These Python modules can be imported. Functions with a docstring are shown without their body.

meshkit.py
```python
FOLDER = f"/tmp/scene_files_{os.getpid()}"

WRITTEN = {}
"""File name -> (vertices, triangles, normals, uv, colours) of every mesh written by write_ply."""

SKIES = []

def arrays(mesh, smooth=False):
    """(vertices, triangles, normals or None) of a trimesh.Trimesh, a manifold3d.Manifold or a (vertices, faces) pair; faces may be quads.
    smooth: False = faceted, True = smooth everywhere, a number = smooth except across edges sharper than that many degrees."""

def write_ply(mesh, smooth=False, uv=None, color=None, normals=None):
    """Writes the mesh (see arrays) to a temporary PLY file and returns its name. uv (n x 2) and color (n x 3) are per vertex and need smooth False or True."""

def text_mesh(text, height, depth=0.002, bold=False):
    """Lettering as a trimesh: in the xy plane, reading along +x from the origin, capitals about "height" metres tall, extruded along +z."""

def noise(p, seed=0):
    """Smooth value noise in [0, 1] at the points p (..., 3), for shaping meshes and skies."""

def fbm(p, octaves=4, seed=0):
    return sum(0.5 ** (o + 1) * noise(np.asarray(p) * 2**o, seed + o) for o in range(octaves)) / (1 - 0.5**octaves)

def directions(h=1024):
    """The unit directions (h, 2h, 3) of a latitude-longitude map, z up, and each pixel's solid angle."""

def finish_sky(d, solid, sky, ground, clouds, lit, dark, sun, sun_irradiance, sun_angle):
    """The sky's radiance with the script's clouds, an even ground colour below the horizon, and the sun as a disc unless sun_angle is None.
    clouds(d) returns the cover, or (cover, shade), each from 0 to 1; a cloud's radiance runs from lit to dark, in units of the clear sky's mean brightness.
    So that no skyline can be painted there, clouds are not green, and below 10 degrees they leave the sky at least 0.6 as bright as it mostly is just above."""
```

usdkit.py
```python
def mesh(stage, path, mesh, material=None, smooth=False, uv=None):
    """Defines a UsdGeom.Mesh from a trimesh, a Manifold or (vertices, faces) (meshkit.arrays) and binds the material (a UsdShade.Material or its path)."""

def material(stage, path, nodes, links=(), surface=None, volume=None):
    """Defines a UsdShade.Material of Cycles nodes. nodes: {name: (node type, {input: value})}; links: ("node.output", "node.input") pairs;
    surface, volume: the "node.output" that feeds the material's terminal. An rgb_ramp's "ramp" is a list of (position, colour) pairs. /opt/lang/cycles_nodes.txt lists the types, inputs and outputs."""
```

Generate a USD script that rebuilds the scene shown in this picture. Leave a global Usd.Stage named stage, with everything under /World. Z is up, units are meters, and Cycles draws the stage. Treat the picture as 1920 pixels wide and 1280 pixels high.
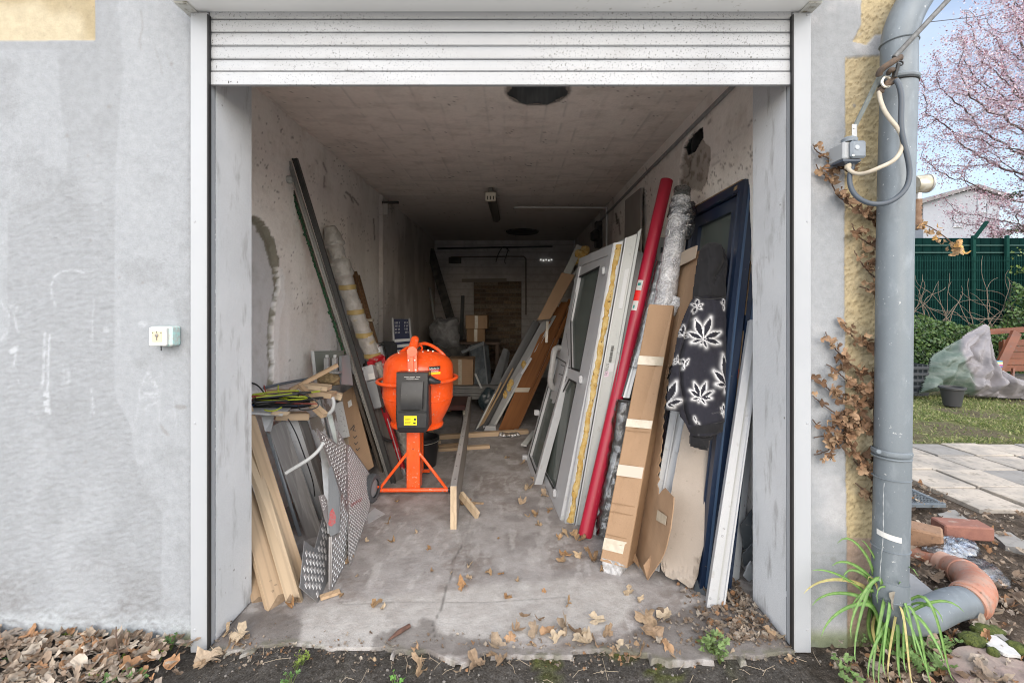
import math, random
import numpy as np, trimesh, shapely
from shapely.geometry import Polygon, LineString, Point
from shapely import affinity
from PIL import Image, ImageDraw, ImageFilter
from pxr import Usd, UsdGeom, UsdLux, UsdShade, Sdf, Gf, Vt
import usdkit, meshkit

stage = Usd.Stage.CreateInMemory()
UsdGeom.SetStageUpAxis(stage, 'Z')
UsdGeom.Xform.Define(stage, '/World')
UsdGeom.Scope.Define(stage, '/World/Looks')

# ------------------------------------------------------------------ camera, sky, sun, exposure
H, F, CX, CY = 1.444, 860.0, 960.0, 577.0        # eye height (m); focal length and principal point in units of the 1920 x 1280 photograph
cam = UsdGeom.Camera.Define(stage, '/World/camera')
cam.CreateHorizontalApertureAttr(36.0)
cam.CreateVerticalApertureAttr(24.0)
cam.CreateFocalLengthAttr(36.0 * F / 1920)
cam.CreateVerticalApertureOffsetAttr(-(640 - CY) / 1920 * 36.0)
cam.CreateClippingRangeAttr((0.05, 5000.0))
cam.AddTranslateOp().Set((0, 0, H))
cam.AddRotateXOp().Set(90.0)
EXPOSURE = 2.26
cam.CreateExposureAttr(EXPOSURE)
SUN_EL, SUN_AZ = math.radians(30), math.radians(176)    # azimuth from +y towards +x: high behind the camera, veiled
sun_dir = np.array([math.sin(SUN_AZ) * math.cos(SUN_EL), math.cos(SUN_AZ) * math.cos(SUN_EL), math.sin(SUN_EL)])
dome = UsdLux.DomeLight.Define(stage, '/World/sky')
dome.GetPrim().SetCustomDataByKey('kind', 'structure')
sky_m = usdkit.material(stage, '/World/Looks/sky', {
    'sky': ('sky_texture', {'sky_type': 'single_scattering', 'sun_disc': False, 'sun_elevation': SUN_EL, 'sun_rotation': SUN_AZ, 'altitude': 100.0, 'air_density': 1.0, 'aerosol_density': 2.2, 'ozone_density': 1.0}),
    'tc': ('texture_coordinate', {}),
    'mp': ('mapping', {'scale': (1.0, 1.0, 2.6)}),
    'cl': ('noise_texture', {'scale': 1.7, 'detail': 7.0, 'roughness': 0.58}),
    'mr': ('map_range', {'from_min': 0.38, 'from_max': 0.8, 'to_min': 0.05, 'to_max': 0.5}),
    'mx': ('mix_color', {'b': (6.2, 6.6, 7.2), 'use_clamp': False}),
    'bg': ('background_shader', {'strength': 0.05})},
    [('tc.generated', 'mp.vector'), ('mp.vector', 'cl.vector'), ('cl.fac', 'mr.value'), ('mr.result', 'mx.fac'), ('sky.color', 'mx.a'), ('mx.result', 'bg.color')], surface='bg.background')
UsdShade.MaterialBindingAPI.Apply(dome.GetPrim()).Bind(sky_m)
sun = UsdLux.DistantLight.Define(stage, '/World/sun')
sun.CreateIntensityAttr(0.36)
sun.CreateAngleAttr(160.0)
sun.CreateColorAttr((1.0, 0.985, 0.965))
sun.GetPrim().CreateAttribute('inputs:normalize', Sdf.ValueTypeNames.Bool).Set(True)
m4 = Gf.Matrix4d(1.0); m4.SetRotate(Gf.Rotation(Gf.Vec3d(0, 0, 1), Gf.Vec3d(*map(float, sun_dir))))
sun.AddTransformOp().Set(m4)

# ------------------------------------------------------------------ geometry helpers (world metres; the photograph's pixels only serve to measure directions)
EYE = np.array([0, 0, H])
V = lambda *a: np.array(a, float)
def ray(px, py): return V((px - CX) / F, 1.0, -(py - CY) / F)
def at(px, py, d): return EYE + ray(px, py) * d
def fl(px, py, z=0.0): return at(px, py, (H - z) * F / (py - CY))
def onX(px, py, X): return at(px, py, X * F / (px - CX))
def proj(P):
    P = np.asarray(P, float)
    return np.stack([CX + P[..., 0] / P[..., 1] * F, CY - (P[..., 2] - H) / P[..., 1] * F], -1)
def pt(c): return fl(c[0], c[1]) if len(c) == 2 or c[2] is None else at(*c)
unit = lambda v: np.asarray(v, float) / (np.linalg.norm(v) + 1e-12)
class Plane:
    def __init__(s, a, b, c, long=None):
        s.o = np.asarray(a, float); s.n = unit(np.cross(b - a, c - a))
        if np.dot(s.n, s.o - EYE) < 0: s.n = -s.n            # points away from the eye
        s.w = unit(long if long is not None else c - a); s.w = unit(s.w - s.n * np.dot(s.w, s.n)); s.u = np.cross(s.w, s.n)
    def hit(s, px, py):
        r = ray(px, py); return EYE + r * (np.dot(s.n, s.o - EYE) / np.dot(s.n, r))
    def uv(s, P): P = np.asarray(P) - s.o; return np.stack([P @ s.u, P @ s.w], -1)
    def xyz(s, uv, h=0.0):
        uv = np.asarray(uv, float); h = np.asarray(h, float)
        return s.o + uv[..., :1] * s.u + uv[..., 1:2] * s.w + (h[..., None] if h.ndim else h) * s.n
def TM(v, f): return trimesh.Trimesh(np.asarray(v, float), np.asarray(f), process=False)
def cat(*ms): return trimesh.util.concatenate([m for g in ms for m in (g if isinstance(g, (list, tuple)) else [g])])
def outward(m):
    c = m.vertices.mean(0); t = m.triangles
    vol = np.einsum('ij,ij->i', t[:, 0] - c, np.cross(t[:, 1] - c, t[:, 2] - c)).sum()
    if vol < 0: m = TM(m.vertices, m.faces[:, ::-1])
    return m
def hexa(a, b):
    """a, b: two matching quads."""
    v = np.vstack([a, b]); n = len(a); f = []
    for k in range(1, n - 1): f += [[0, k + 1, k], [n, n + k, n + k + 1]]
    for k in range(n):
        j = (k + 1) % n; f += [[k, j, n + j], [k, n + j, n + k]]
    return outward(TM(v, f))
def hull(p): return trimesh.convex.convex_hull(np.asarray(p, float))
def board(q, th, bev=0.0):
    """A sheet from four corners (bl, br, tr, tl), thickness away from the eye."""
    q = np.array([pt(c) if not isinstance(c, np.ndarray) else c for c in q])
    n = unit(np.cross(q[1] - q[0], q[3] - q[0]))
    if np.dot(n, q.mean(0) - EYE) < 0: n = -n
    if not bev: return hexa(q, q + n * th)
    c = q.mean(0); qi = np.array([p + unit(c - p) * bev * 1.4 for p in q])
    return hull(np.vstack([qi, q + n * bev, q + n * (th - bev), qi + n * th]))
def qext(q, d, th):
    """Four corners pushed along direction d."""
    q = np.array([pt(c) if not isinstance(c, np.ndarray) else c for c in q]); return hexa(q, q + unit(d) * th)
def frame_of(p0, p1, side):
    w = unit(p1 - p0); u = side - w * np.dot(side, w)
    if np.linalg.norm(u) < 1e-6: u = np.cross(w, V(0.3, 1, 0.2))
    u = unit(u); return u, np.cross(w, u), w
def beam(p0, p1, w, h, side=V(1, 0, 0), bev=0.003):
    """A bar from p0 to p1 (centre line), w along side, h across it, chamfered."""
    p0, p1 = np.asarray(p0, float), np.asarray(p1, float); u, v, ax = frame_of(p0, p1, side); P = []
    for p, s in ((p0, 1), (p1, -1)):
        for k, b in ((0.0, bev), (bev, 0.0)):
            for a in (-1, 1):
                for c in (-1, 1):
                    P += [p + ax * s * k + u * a * (w / 2 - b) + v * c * (h / 2 - b)]
                    if k: P += [p + ax * s * k + u * a * (w / 2 - bev) + v * c * h / 2, p + ax * s * k + u * a * w / 2 + v * c * (h / 2 - bev)]
    return hull(P)
def prism(sec, p0, p1, side=V(1, 0, 0)):
    """A section (shapely polygon or points, metres; first axis along side) swept from p0 to p1."""
    p0, p1 = np.asarray(p0, float), np.asarray(p1, float)
    s = sec if isinstance(sec, Polygon) else Polygon(sec); L = np.linalg.norm(p1 - p0)
    m = trimesh.creation.extrude_polygon(s, L, engine='earcut'); u, v, w = frame_of(p0, p1, side)
    m.vertices = p0 + m.vertices[:, :1] * u + m.vertices[:, 1:2] * v + m.vertices[:, 2:] * w
    return m
def tube(pts, r, sides=12, closed=False, caps=True):
    p = np.asarray(pts, float); n = len(p)
    if closed: t = np.roll(p, -1, 0) - np.roll(p, 1, 0)
    else: t = np.gradient(p, axis=0)
    t /= np.linalg.norm(t, axis=1, keepdims=True) + 1e-12
    a = np.zeros_like(p); ref = V(0, 0, 1) if abs(t[0][2]) < .9 else V(1, 0, 0)
    for i in range(n):
        x = ref - t[i] * np.dot(ref, t[i]); a[i] = unit(x); ref = a[i]
    b = np.cross(t, a); ang = np.arange(sides) * 2 * np.pi / sides
    r = np.broadcast_to(r, (n,))[:, None, None]
    v = (p[:, None] + r * (np.cos(ang)[None, :, None] * a[:, None] + np.sin(ang)[None, :, None] * b[:, None])).reshape(-1, 3)
    m = n if closed else n - 1
    i, j = np.meshgrid(np.arange(m), np.arange(sides), indexing='ij'); i2 = (i + 1) % n; j2 = (j + 1) % sides
    q = np.stack([i * sides + j, i * sides + j2, i2 * sides + j2, i2 * sides + j], -1).reshape(-1, 4)
    f = np.vstack([q[:, [0, 1, 2]], q[:, [0, 2, 3]]])
    if caps and not closed:
        v = np.vstack([v, p[:1], p[-1:]]); k = np.arange(sides); k2 = (k + 1) % sides; o = (n - 1) * sides
        f = np.vstack([f, np.stack([np.full(sides, n * sides), k2, k], 1), np.stack([np.full(sides, n * sides + 1), o + k, o + k2], 1)])
    return TM(v, f)
def smooth_path(pts, n=24):
    from scipy.interpolate import CubicSpline
    p = np.asarray(pts, float); s = np.r_[0, np.cumsum(np.linalg.norm(np.diff(p, axis=0), axis=1) + 1e-6)]
    return CubicSpline(s, p)(np.linspace(0, s[-1], n))
def line_path(pts, n=60):
    p = np.asarray(pts, float); s = np.r_[0, np.cumsum(np.linalg.norm(np.diff(p, axis=0), axis=1))]; x = np.unique(np.r_[np.linspace(0, s[-1], n), s])
    return np.stack([np.interp(x, s, p[:, k]) for k in range(3)], 1)
def lathe(prof, o, axis=V(0, 0, 1), n=48, side=V(1, 0, 0)):
    """prof: (radius, height) pairs; heights along axis from o."""
    axis = unit(axis); u, v, w = frame_of(V(0, 0, 0), axis, side); prof = np.asarray(prof, float); ang = np.arange(n) * 2 * np.pi / n
    vv = (o + prof[:, None, 1:2] * w + prof[:, None, :1] * (np.cos(ang)[None, :, None] * u + np.sin(ang)[None, :, None] * v)).reshape(-1, 3)
    i, j = np.meshgrid(np.arange(len(prof) - 1), np.arange(n), indexing='ij'); j2 = (j + 1) % n
    q = np.stack([i * n + j, i * n + j2, (i + 1) * n + j2, (i + 1) * n + j], -1).reshape(-1, 4)
    return TM(vv, np.vstack([q[:, [0, 1, 2]], q[:, [0, 2, 3]]]))
def box(c, s, R=None, bev=0.0):
    c, s = np.asarray(c, float), np.asarray(s, float); R = np.eye(3) if R is None else R
    if bev:
        P = []
        for a in (-1, 1):
            for b in (-1, 1):
                for d in (-1, 1):
                    e = V(a, b, d) * s / 2
                    for k in range(3):
                        x = e - V(a, b, d) * bev; x[k] = e[k]; P.append(x)
        m = hull(P)
    else: m = trimesh.creation.box(s)
    m.vertices = m.vertices @ R.T + c
    return m
def rotz(a): c, s = math.cos(a), math.sin(a); return np.array([[c, -s, 0], [s, c, 0], [0, 0, 1.0]])
def pext(poly, plane, th, holes=(), lift=0.0):
    """A polygon measured in the photograph, laid on a plane and given thickness away from the eye."""
    pg = Polygon(plane.uv(np.array([plane.hit(*p) for p in poly])), [plane.uv(np.array([plane.hit(*p) for p in h])) for h in holes])
    return sext(pg, plane, th, lift)
def sext(pg, plane, th, lift=0.0):
    if not pg.is_valid: pg = pg.buffer(0)
    out = []
    for g in getattr(pg, 'geoms', [pg]):
        m = trimesh.creation.extrude_polygon(g, th, engine='earcut')
        m.vertices = plane.xyz(m.vertices[:, :2], m.vertices[:, 2] + lift); out.append(outward(m) if False else m)
    return cat(out)
def rough_poly(pts, seg, amp, seed):
    """Breaks up the edges of a polygon."""
    r = np.random.default_rng(seed); p = np.asarray(pts, float); o = []
    for a, b in zip(p, np.roll(p, -1, 0)):
        n = max(1, int(np.linalg.norm(b - a) / seg))
        for k in range(n): o.append(a + (b - a) * k / n + (r.normal(0, amp, 2) if k else 0))
    return o

# ------------------------------------------------------------------ materials
MATS, SC = {}, 1.0      # SC scales the base colours of the section that follows
def mat(name, base=(.5, .5, .5), layers=(), rough=.6, metal=0., bump=(), spec=.5, coat=0., paint=False, rl=None, sheen=0., coords='object', trans=0., emit=None):
    if name in MATS: return MATS[name]
    sc = lambda c: tuple(SC * x for x in c)
    n, L = {'tc': ('texture_coordinate', {}), 'geo': ('geometry', {})}, []
    src = 'tc.object' if coords == 'object' else 'geo.position'
    if paint: n['base'] = ('attribute', {'attribute': 'paint'}); cur = 'base.color'
    else: n['base'] = ('color', {'value': sc(base)}); cur = 'base.color'
    def tex(i, l):
        n[f'm{i}'] = ('mapping', {'scale': l.get('st', (1, 1, 1)), 'location': (3.7 * len(n) % 7, 1.3 * len(n) % 5, 0.7)}); L.append((src, f'm{i}.vector'))
        k = l.get('k', 'noise')
        if k == 'noise': n[f't{i}'] = ('noise_texture', {'scale': l['s'], 'detail': l.get('d', 5.0), 'roughness': l.get('r', .6), 'distortion': l.get('w', 0.)}); o = f't{i}.fac'
        elif k == 'cell': n[f't{i}'] = ('voronoi_texture', {'scale': l['s'], 'feature': 'f1'}); o = f't{i}.distance'
        elif k == 'edge': n[f't{i}'] = ('voronoi_texture', {'scale': l['s'], 'feature': 'distance_to_edge'}); o = f't{i}.distance'
        elif k == 'wave': n[f't{i}'] = ('wave_texture', {'scale': l['s'], 'distortion': l.get('w', 0.), 'detail': 3.0, 'detail_scale': l.get('ds', 1.0), 'bands_direction': l.get('dir', 'x')}); o = f't{i}.fac'
        L.append((f'm{i}.vector', f't{i}.vector')); return o
    for i, l in enumerate(layers):
        o = tex(i, l); n[f'r{i}'] = ('map_range', {'from_min': l.get('lo', .4), 'from_max': l.get('hi', .6), 'to_min': 0., 'to_max': l.get('a', 1.), 'clamp': True}); L.append((o, f'r{i}.value')); f = f'r{i}.result'
        if 'gate' in l:
            g = l['gate']; o2 = tex(f'{i}g', g); n[f'q{i}'] = ('map_range', {'from_min': g.get('lo', .4), 'from_max': g.get('hi', .6), 'to_min': 0., 'to_max': 1., 'clamp': True}); L.append((o2, f'q{i}.value'))
            n[f'p{i}'] = ('math', {'math_type': 'multiply'}); L += [(f, f'p{i}.value1'), (f'q{i}.result', f'p{i}.value2')]; f = f'p{i}.value'
        n[f'x{i}'] = ('mix_color', {'b': l['c'] if l.get('bl') else sc(l['c']), 'blend_type': l.get('bl', 'mix')}); L += [(f, f'x{i}.fac'), (cur, f'x{i}.a')]; cur = f'x{i}.result'
    n['p'] = ('principled_bsdf', {'roughness': rough, 'metallic': metal, 'specular_ior_level': spec, 'coat_weight': coat, 'sheen_weight': sheen, 'transmission_weight': trans}); L.append((cur, 'p.base_color'))
    if emit: n['p'][1]['emission_color'] = emit; n['p'][1]['emission_strength'] = 1.0
    if rl:
        o = tex('rl', rl); n['rr'] = ('map_range', {'from_min': rl.get('lo', .3), 'from_max': rl.get('hi', .7), 'to_min': rl['r0'], 'to_max': rl['r1'], 'clamp': True}); L += [(o, 'rr.value'), ('rr.result', 'p.roughness')]
    nrm = None
    for i, b in enumerate(bump):
        o = tex(f'b{i}', b); n[f'bu{i}'] = ('bump', {'strength': b.get('a', .5), 'distance': b.get('h', .004)}); L.append((o, f'bu{i}.height'))
        if nrm: L.append((nrm, f'bu{i}.normal'))
        nrm = f'bu{i}.normal'
    if nrm: L.append((nrm, 'p.normal'))
    MATS[name] = usdkit.material(stage, f'/World/Looks/{name}', n, L, surface='p.BSDF'); return MATS[name]
def pane_mat(name, tint, rough=.05, ior=1.5, bump=None, extra=0.0, reflect_veil=None):
    if name in MATS: return MATS[name]
    n = {'t': ('transparent_bsdf', {'color': tint}), 'g': ('glossy_bsdf', {'color': (.9, .9, .9), 'roughness': rough}), 'f': ('fresnel', {'IOR': ior}), 'a': ('math', {'math_type': 'add', 'value2': extra, 'use_clamp': True}), 'm': ('mix_closure', {})}
    L = [('f.fac', 'a.value1'), ('a.value', 'm.fac'), ('t.BSDF', 'm.closure1'), ('g.BSDF', 'm.closure2')]
    if bump:
        n['tc'] = ('texture_coordinate', {}); n['nz'] = ('noise_texture', {'scale': bump[0], 'detail': 4.0}); n['b'] = ('bump', {'strength': bump[1], 'distance': .01})
        L += [('tc.object', 'nz.vector'), ('nz.fac', 'b.height'), ('b.normal', 'g.normal'), ('b.normal', 'f.normal')]
    if reflect_veil: n['du'] = ('diffuse_bsdf', {'color': reflect_veil[0]}); n['dm'] = ('mix_closure', {'fac': reflect_veil[1]}); L += [('m.closure', 'dm.closure1'), ('du.BSDF', 'dm.closure2')]
    MATS[name] = usdkit.material(stage, f'/World/Looks/{name}', n, L, surface='dm.closure' if reflect_veil else 'm.closure'); return MATS[name]
def leafmat(name, paint=True, base=(.1, .2, .05), tl=.35, rough=.6):
    n = {'a': ('attribute', {'attribute': 'paint'}) if paint else ('color', {'value': base}), 'tc': ('texture_coordinate', {}), 'nz': ('noise_texture', {'scale': 60.0, 'detail': 4.0}), 'mr': ('map_range', {'from_min': .3, 'from_max': .7, 'to_min': .72, 'to_max': 1.15}),
         'hs': ('hsv', {}), 'p': ('principled_bsdf', {'roughness': rough, 'specular_ior_level': .3}), 't': ('translucent_bsdf', {}), 'm': ('mix_closure', {'fac': tl})}
    L = [('tc.object', 'nz.vector'), ('nz.fac', 'mr.value'), ('mr.result', 'hs.value'), ('a.color', 'hs.color'), ('hs.color', 'p.base_color'), ('hs.color', 't.color'), ('p.BSDF', 'm.closure1'), ('t.BSDF', 'm.closure2')]
    MATS[name] = usdkit.material(stage, f'/World/Looks/{name}', n, L, surface='m.closure'); return MATS[name]

# ------------------------------------------------------------------ prims
COUNT = {}
def numbered(path):
    k = COUNT.get(path, 0); COUNT[path] = k + 1
    return path if k == 0 else f'{path}_{k:03d}'
def put(prim, **kw):
    for k, v in kw.items():
        if v: prim.SetCustomDataByKey(k, v)
class Thing:
    """An Xform at the thing's base; its parts are given in world metres and stored in its own frame."""
    def __init__(s, name, label=None, cat=None, o=(0, 0, 0), z=None, side=V(1, 0, 0), group=None, kind=None):
        s.o = np.asarray(o, float); s.R = np.eye(3)
        if z is not None:
            u, v, w = frame_of(V(0, 0, 0), np.asarray(z, float), side); s.R = np.stack([u, v, w], 1)
        s.path = numbered('/World/' + name); x = UsdGeom.Xform.Define(stage, s.path); s.prim = x.GetPrim()
        m = np.eye(4); m[:3, :3] = s.R.T; m[3, :3] = s.o
        x.AddTransformOp().Set(Gf.Matrix4d(*m.ravel().tolist()))
        put(s.prim, label=label, category=cat, group=group, kind=kind)
    def part(s, name, mesh, m, smooth=30, under=None, label=None, kind=None, paint=None):
        v, f = np.array(mesh.vertices), np.array(mesh.faces); loc = (v - s.o) @ s.R
        p = numbered(f'{under or s.path}/{name}')
        g = usdkit.mesh(stage, p, TM(loc, f), m, smooth=(True if paint is not None and smooth else smooth))
        if paint is not None: UsdGeom.PrimvarsAPI(g).CreatePrimvar('paint', Sdf.ValueTypeNames.Color3fArray, 'vertex').Set(Vt.Vec3fArray.FromNumpy(np.ascontiguousarray(np.broadcast_to(paint, (len(v), 3)), np.float32)))
        put(g.GetPrim(), label=label, kind=kind); return p
def single(name, mesh, m, label=None, cat=None, smooth=30, group=None, kind=None, paint=None, z=None, o=None, side=V(1, 0, 0)):
    """A thing that is one mesh."""
    v, f = np.array(mesh.vertices), np.array(mesh.faces)
    if o is None: b = mesh.bounds; o = V((b[0][0] + b[1][0]) / 2, (b[0][1] + b[1][1]) / 2, b[0][2])
    R = np.eye(3)
    if z is not None: R = np.stack(frame_of(V(0, 0, 0), np.asarray(z, float), side), 1)
    p = numbered('/World/' + name); g = usdkit.mesh(stage, p, TM((v - o) @ R, f), m, smooth=(True if paint is not None and smooth else smooth))
    mm = np.eye(4); mm[:3, :3] = R.T; mm[3, :3] = o; g.AddTransformOp().Set(Gf.Matrix4d(*mm.ravel().tolist()))
    if paint is not None: UsdGeom.PrimvarsAPI(g).CreatePrimvar('paint', Sdf.ValueTypeNames.Color3fArray, 'vertex').Set(Vt.Vec3fArray.FromNumpy(np.ascontiguousarray(np.broadcast_to(paint, (len(v), 3)), np.float32)))
    put(g.GetPrim(), label=label, category=cat, group=group, kind=kind); return p

# ------------------------------------------------------------------ surfaces whose wear is measured on the wall or floor itself
def stains(shapes, blur=3.0):
    """Returns a function P -> 0..1. shapes: lists of points measured on the photograph; ('line', pts, width) or ('poly', pts) or ('dot', (x, y), r)."""
    S = 1; off = 400; im = Image.new('L', (1920 + 2 * off, 1280 + 2 * off)); d = ImageDraw.Draw(im)
    for s in shapes:
        if s[0] == 'poly': d.polygon([(x + off, y + off) for x, y in s[1]], fill=int(255 * (s[2] if len(s) > 2 else 1)))
        elif s[0] == 'line': d.line([(x + off, y + off) for x, y in s[1]], fill=int(255 * (s[3] if len(s) > 3 else 1)), width=s[2], joint='curve')
        else: (x, y), r = s[1], s[2]; d.ellipse([x - r + off, y - r + off, x + r + off, y + r + off], fill=int(255 * (s[3] if len(s) > 3 else 1)))
    a = np.asarray(im.filter(ImageFilter.GaussianBlur(blur)), float) / 255 if blur else np.asarray(im, float) / 255
    def f(P):
        q = np.clip(np.nan_to_num(proj(P)) + off, 0, [1920 + 2 * off - 1.01, 1280 + 2 * off - 1.01]); i = q.astype(int); t = q - i
        x, y = i[..., 0], i[..., 1]; tx, ty = t[..., 0], t[..., 1]
        return (a[y, x] * (1 - tx) + a[y, x + 1] * tx) * (1 - ty) + (a[y + 1, x] * (1 - tx) + a[y + 1, x + 1] * tx) * ty
    return f
def sstep(x, a, b): t = np.clip((x - a) / (b - a), 0, 1); return t * t * (3 - 2 * t)
def mixc(c, col, f): return c * (1 - f[..., None]) + np.asarray(col, float) * f[..., None]
def sheet(us, vs, o, u, v):
    """A grid of points o + us*u + vs*v and its faces."""
    A, B = np.meshgrid(us, vs, indexing='ij'); P = o + A[..., None] * u + B[..., None] * v; nu, nv = A.shape
    i, j = np.meshgrid(np.arange(nu - 1), np.arange(nv - 1), indexing='ij'); k = i * nv + j
    q = np.stack([k, k + nv, k + nv + 1, k + 1], -1).reshape(-1, 4)
    return P.reshape(-1, 3), np.vstack([q[:, [0, 1, 2]], q[:, [0, 2, 3]]])
fb = lambda P, s, o=4, seed=0: meshkit.fbm(np.asarray(P) * s, o, seed)
# ================================================================== THE SETTING: ground, floor, garage
GX0, GX1, RX0, RX1 = -1.2925, 1.195, -1.63, 1.29      # opening and room, left and right
FY, RY, BY, CZ, SY = 2.0, 2.27, 9.5, 2.844, 5.65        # facade, inner face of the front wall, back wall, ceiling, the joint half way back
grain = [dict(s=260, lo=.3, hi=.7, c=(.72, .72, .72), bl='multiply', a=.8), dict(s=30, lo=.35, hi=.65, c=(.86, .86, .86), bl='multiply', a=.9)]
M_wallpaint = mat('painted_plaster', paint=True, layers=grain, rough=.85, spec=.25, bump=[dict(s=18, a=.35, h=.010), dict(s=90, a=.5, h=.004), dict(s=420, a=.35, h=.002)])
M_inner = mat('limewashed_plaster', paint=True, layers=[dict(s=260, lo=.3, hi=.7, c=(.84, .84, .84), bl='multiply', a=.8), dict(s=30, lo=.35, hi=.65, c=(.93, .93, .93), bl='multiply', a=.9), dict(s=7, lo=.52, hi=.72, c=(.86, .84, .82), bl='multiply')], rough=.9, spec=.2, bump=[dict(s=55, a=.5, h=.006), dict(s=300, a=.35, h=.002)])
M_floor = mat('worn_concrete', paint=True, layers=[dict(s=220, lo=.3, hi=.7, c=(.66, .65, .64), bl='multiply', a=.9), dict(s=18, lo=.35, hi=.7, c=(.78, .76, .75), bl='multiply'), dict(s=70, lo=.62, hi=.7, c=(.45, .43, .41), bl='multiply', a=.7), dict(k='cell', s=55, lo=.12, hi=.05, c=(.5, .47, .44), bl='multiply', a=.8)], rough=.8, spec=.3, bump=[dict(s=60, a=.45, h=.006), dict(s=350, a=.4, h=.003)])
M_soil = mat('soil', paint=True, layers=[dict(s=120, lo=.35, hi=.65, c=(.45, .43, .4), bl='multiply'), dict(s=34, lo=.4, hi=.62, c=(.6, .58, .55), bl='multiply'), dict(s=160, lo=.62, hi=.7, c=(.34, .29, .23), a=.45)], rough=.95, spec=.15, bump=[dict(s=45, a=.7, h=.012), dict(s=220, a=.7, h=.006)])
M_conc = mat('reveal_concrete', (.52, .535, .555), [dict(s=2.2, lo=.4, hi=.7, c=(.60, .615, .635)), dict(s=16, st=(1, 1, .25), lo=.55, hi=.72, c=(.33, .33, .33)), dict(s=240, lo=.3, hi=.7, c=(.78, .78, .78), bl='multiply'), dict(k='cell', s=14, lo=.09, hi=.05, c=(.16, .15, .14), gate=dict(s=9, lo=.52, hi=.56))], rough=.85, spec=.25, bump=[dict(s=70, a=.35, h=.004), dict(s=300, a=.4, h=.002)])
M_plain = mat('plain_render', (.42, .42, .43), [dict(s=3, c=(.48, .48, .49))], rough=.9)
M_roofing = mat('roofing_felt', (.06, .06, .062), [dict(s=30, c=(.09, .09, .09))], rough=.9)
M_dark = mat('near_black', (.03, .03, .03), [dict(s=9, c=(.07, .065, .06))], rough=.9)  # near-black, for hollows and black things

# ---- ground: one sheet out to the horizon
gx = np.unique(np.r_[np.linspace(-260, -12, 14), np.linspace(-12, -2.6, 30), np.arange(-2.6, 1.3, .03), np.arange(1.3, 5.2, .02), np.arange(5.2, 9.5, .06), np.linspace(9.5, 30, 50), np.linspace(30, 400, 16)])
gy = np.unique(np.r_[np.linspace(-300, -10, 14), np.linspace(-10, 1.4, 30), np.arange(1.4, 5.0, .025), np.arange(5.0, 9.6, .06), np.linspace(9.6, 40, 60), np.linspace(40, 600, 16)])
P, Fq = sheet(gx, gy, V(0, 0, 0), V(1, 0, 0), V(0, 1, 0))
X, Y = P[:, 0], P[:, 1]
garden = sstep(X, 1.25, 1.75)
under_house = (X > -4) & (X < 1.66) & (Y > 2.06) & (Y < 9.8)
n1 = fb(P, 9, 4, 3); n2 = fb(P, 1.3, 3, 5); n3 = fb(P, 34, 3, 6)
z = -.030 + .025 * np.exp(-((Y - 1.95) / .15) ** 2) * (X > -1.3) * (X < 1.2) + .016 * (n2 - .5) + .010 * (n1 - .5) + .006 * (n3 - .5)
z += garden * (.035 * (fb(P, 3.1, 4, 9) - .5) + .022 * (n1 - .5) + .016 * (n3 - .5)) * sstep(Y, 1.2, 2.0)
z += .045 * sstep(X, -1.35, -1.75) * sstep(Y, 1.2, 1.95)
z -= .012 * np.exp(-((X - .2) / 1.4) ** 2) * (1 - garden)
z += .5 * sstep(Y, 8.2, 10.5) * sstep(X, 1.8, 2.5) * (X < 60)
z[under_house] = -.12
slab_zone = (X > 3.32) & (X < 7.2) & (Y > 3.2) & (Y < 5.2)
z = np.where(slab_zone, np.minimum(z, -.045), z)
P[:, 2] = z
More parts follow.
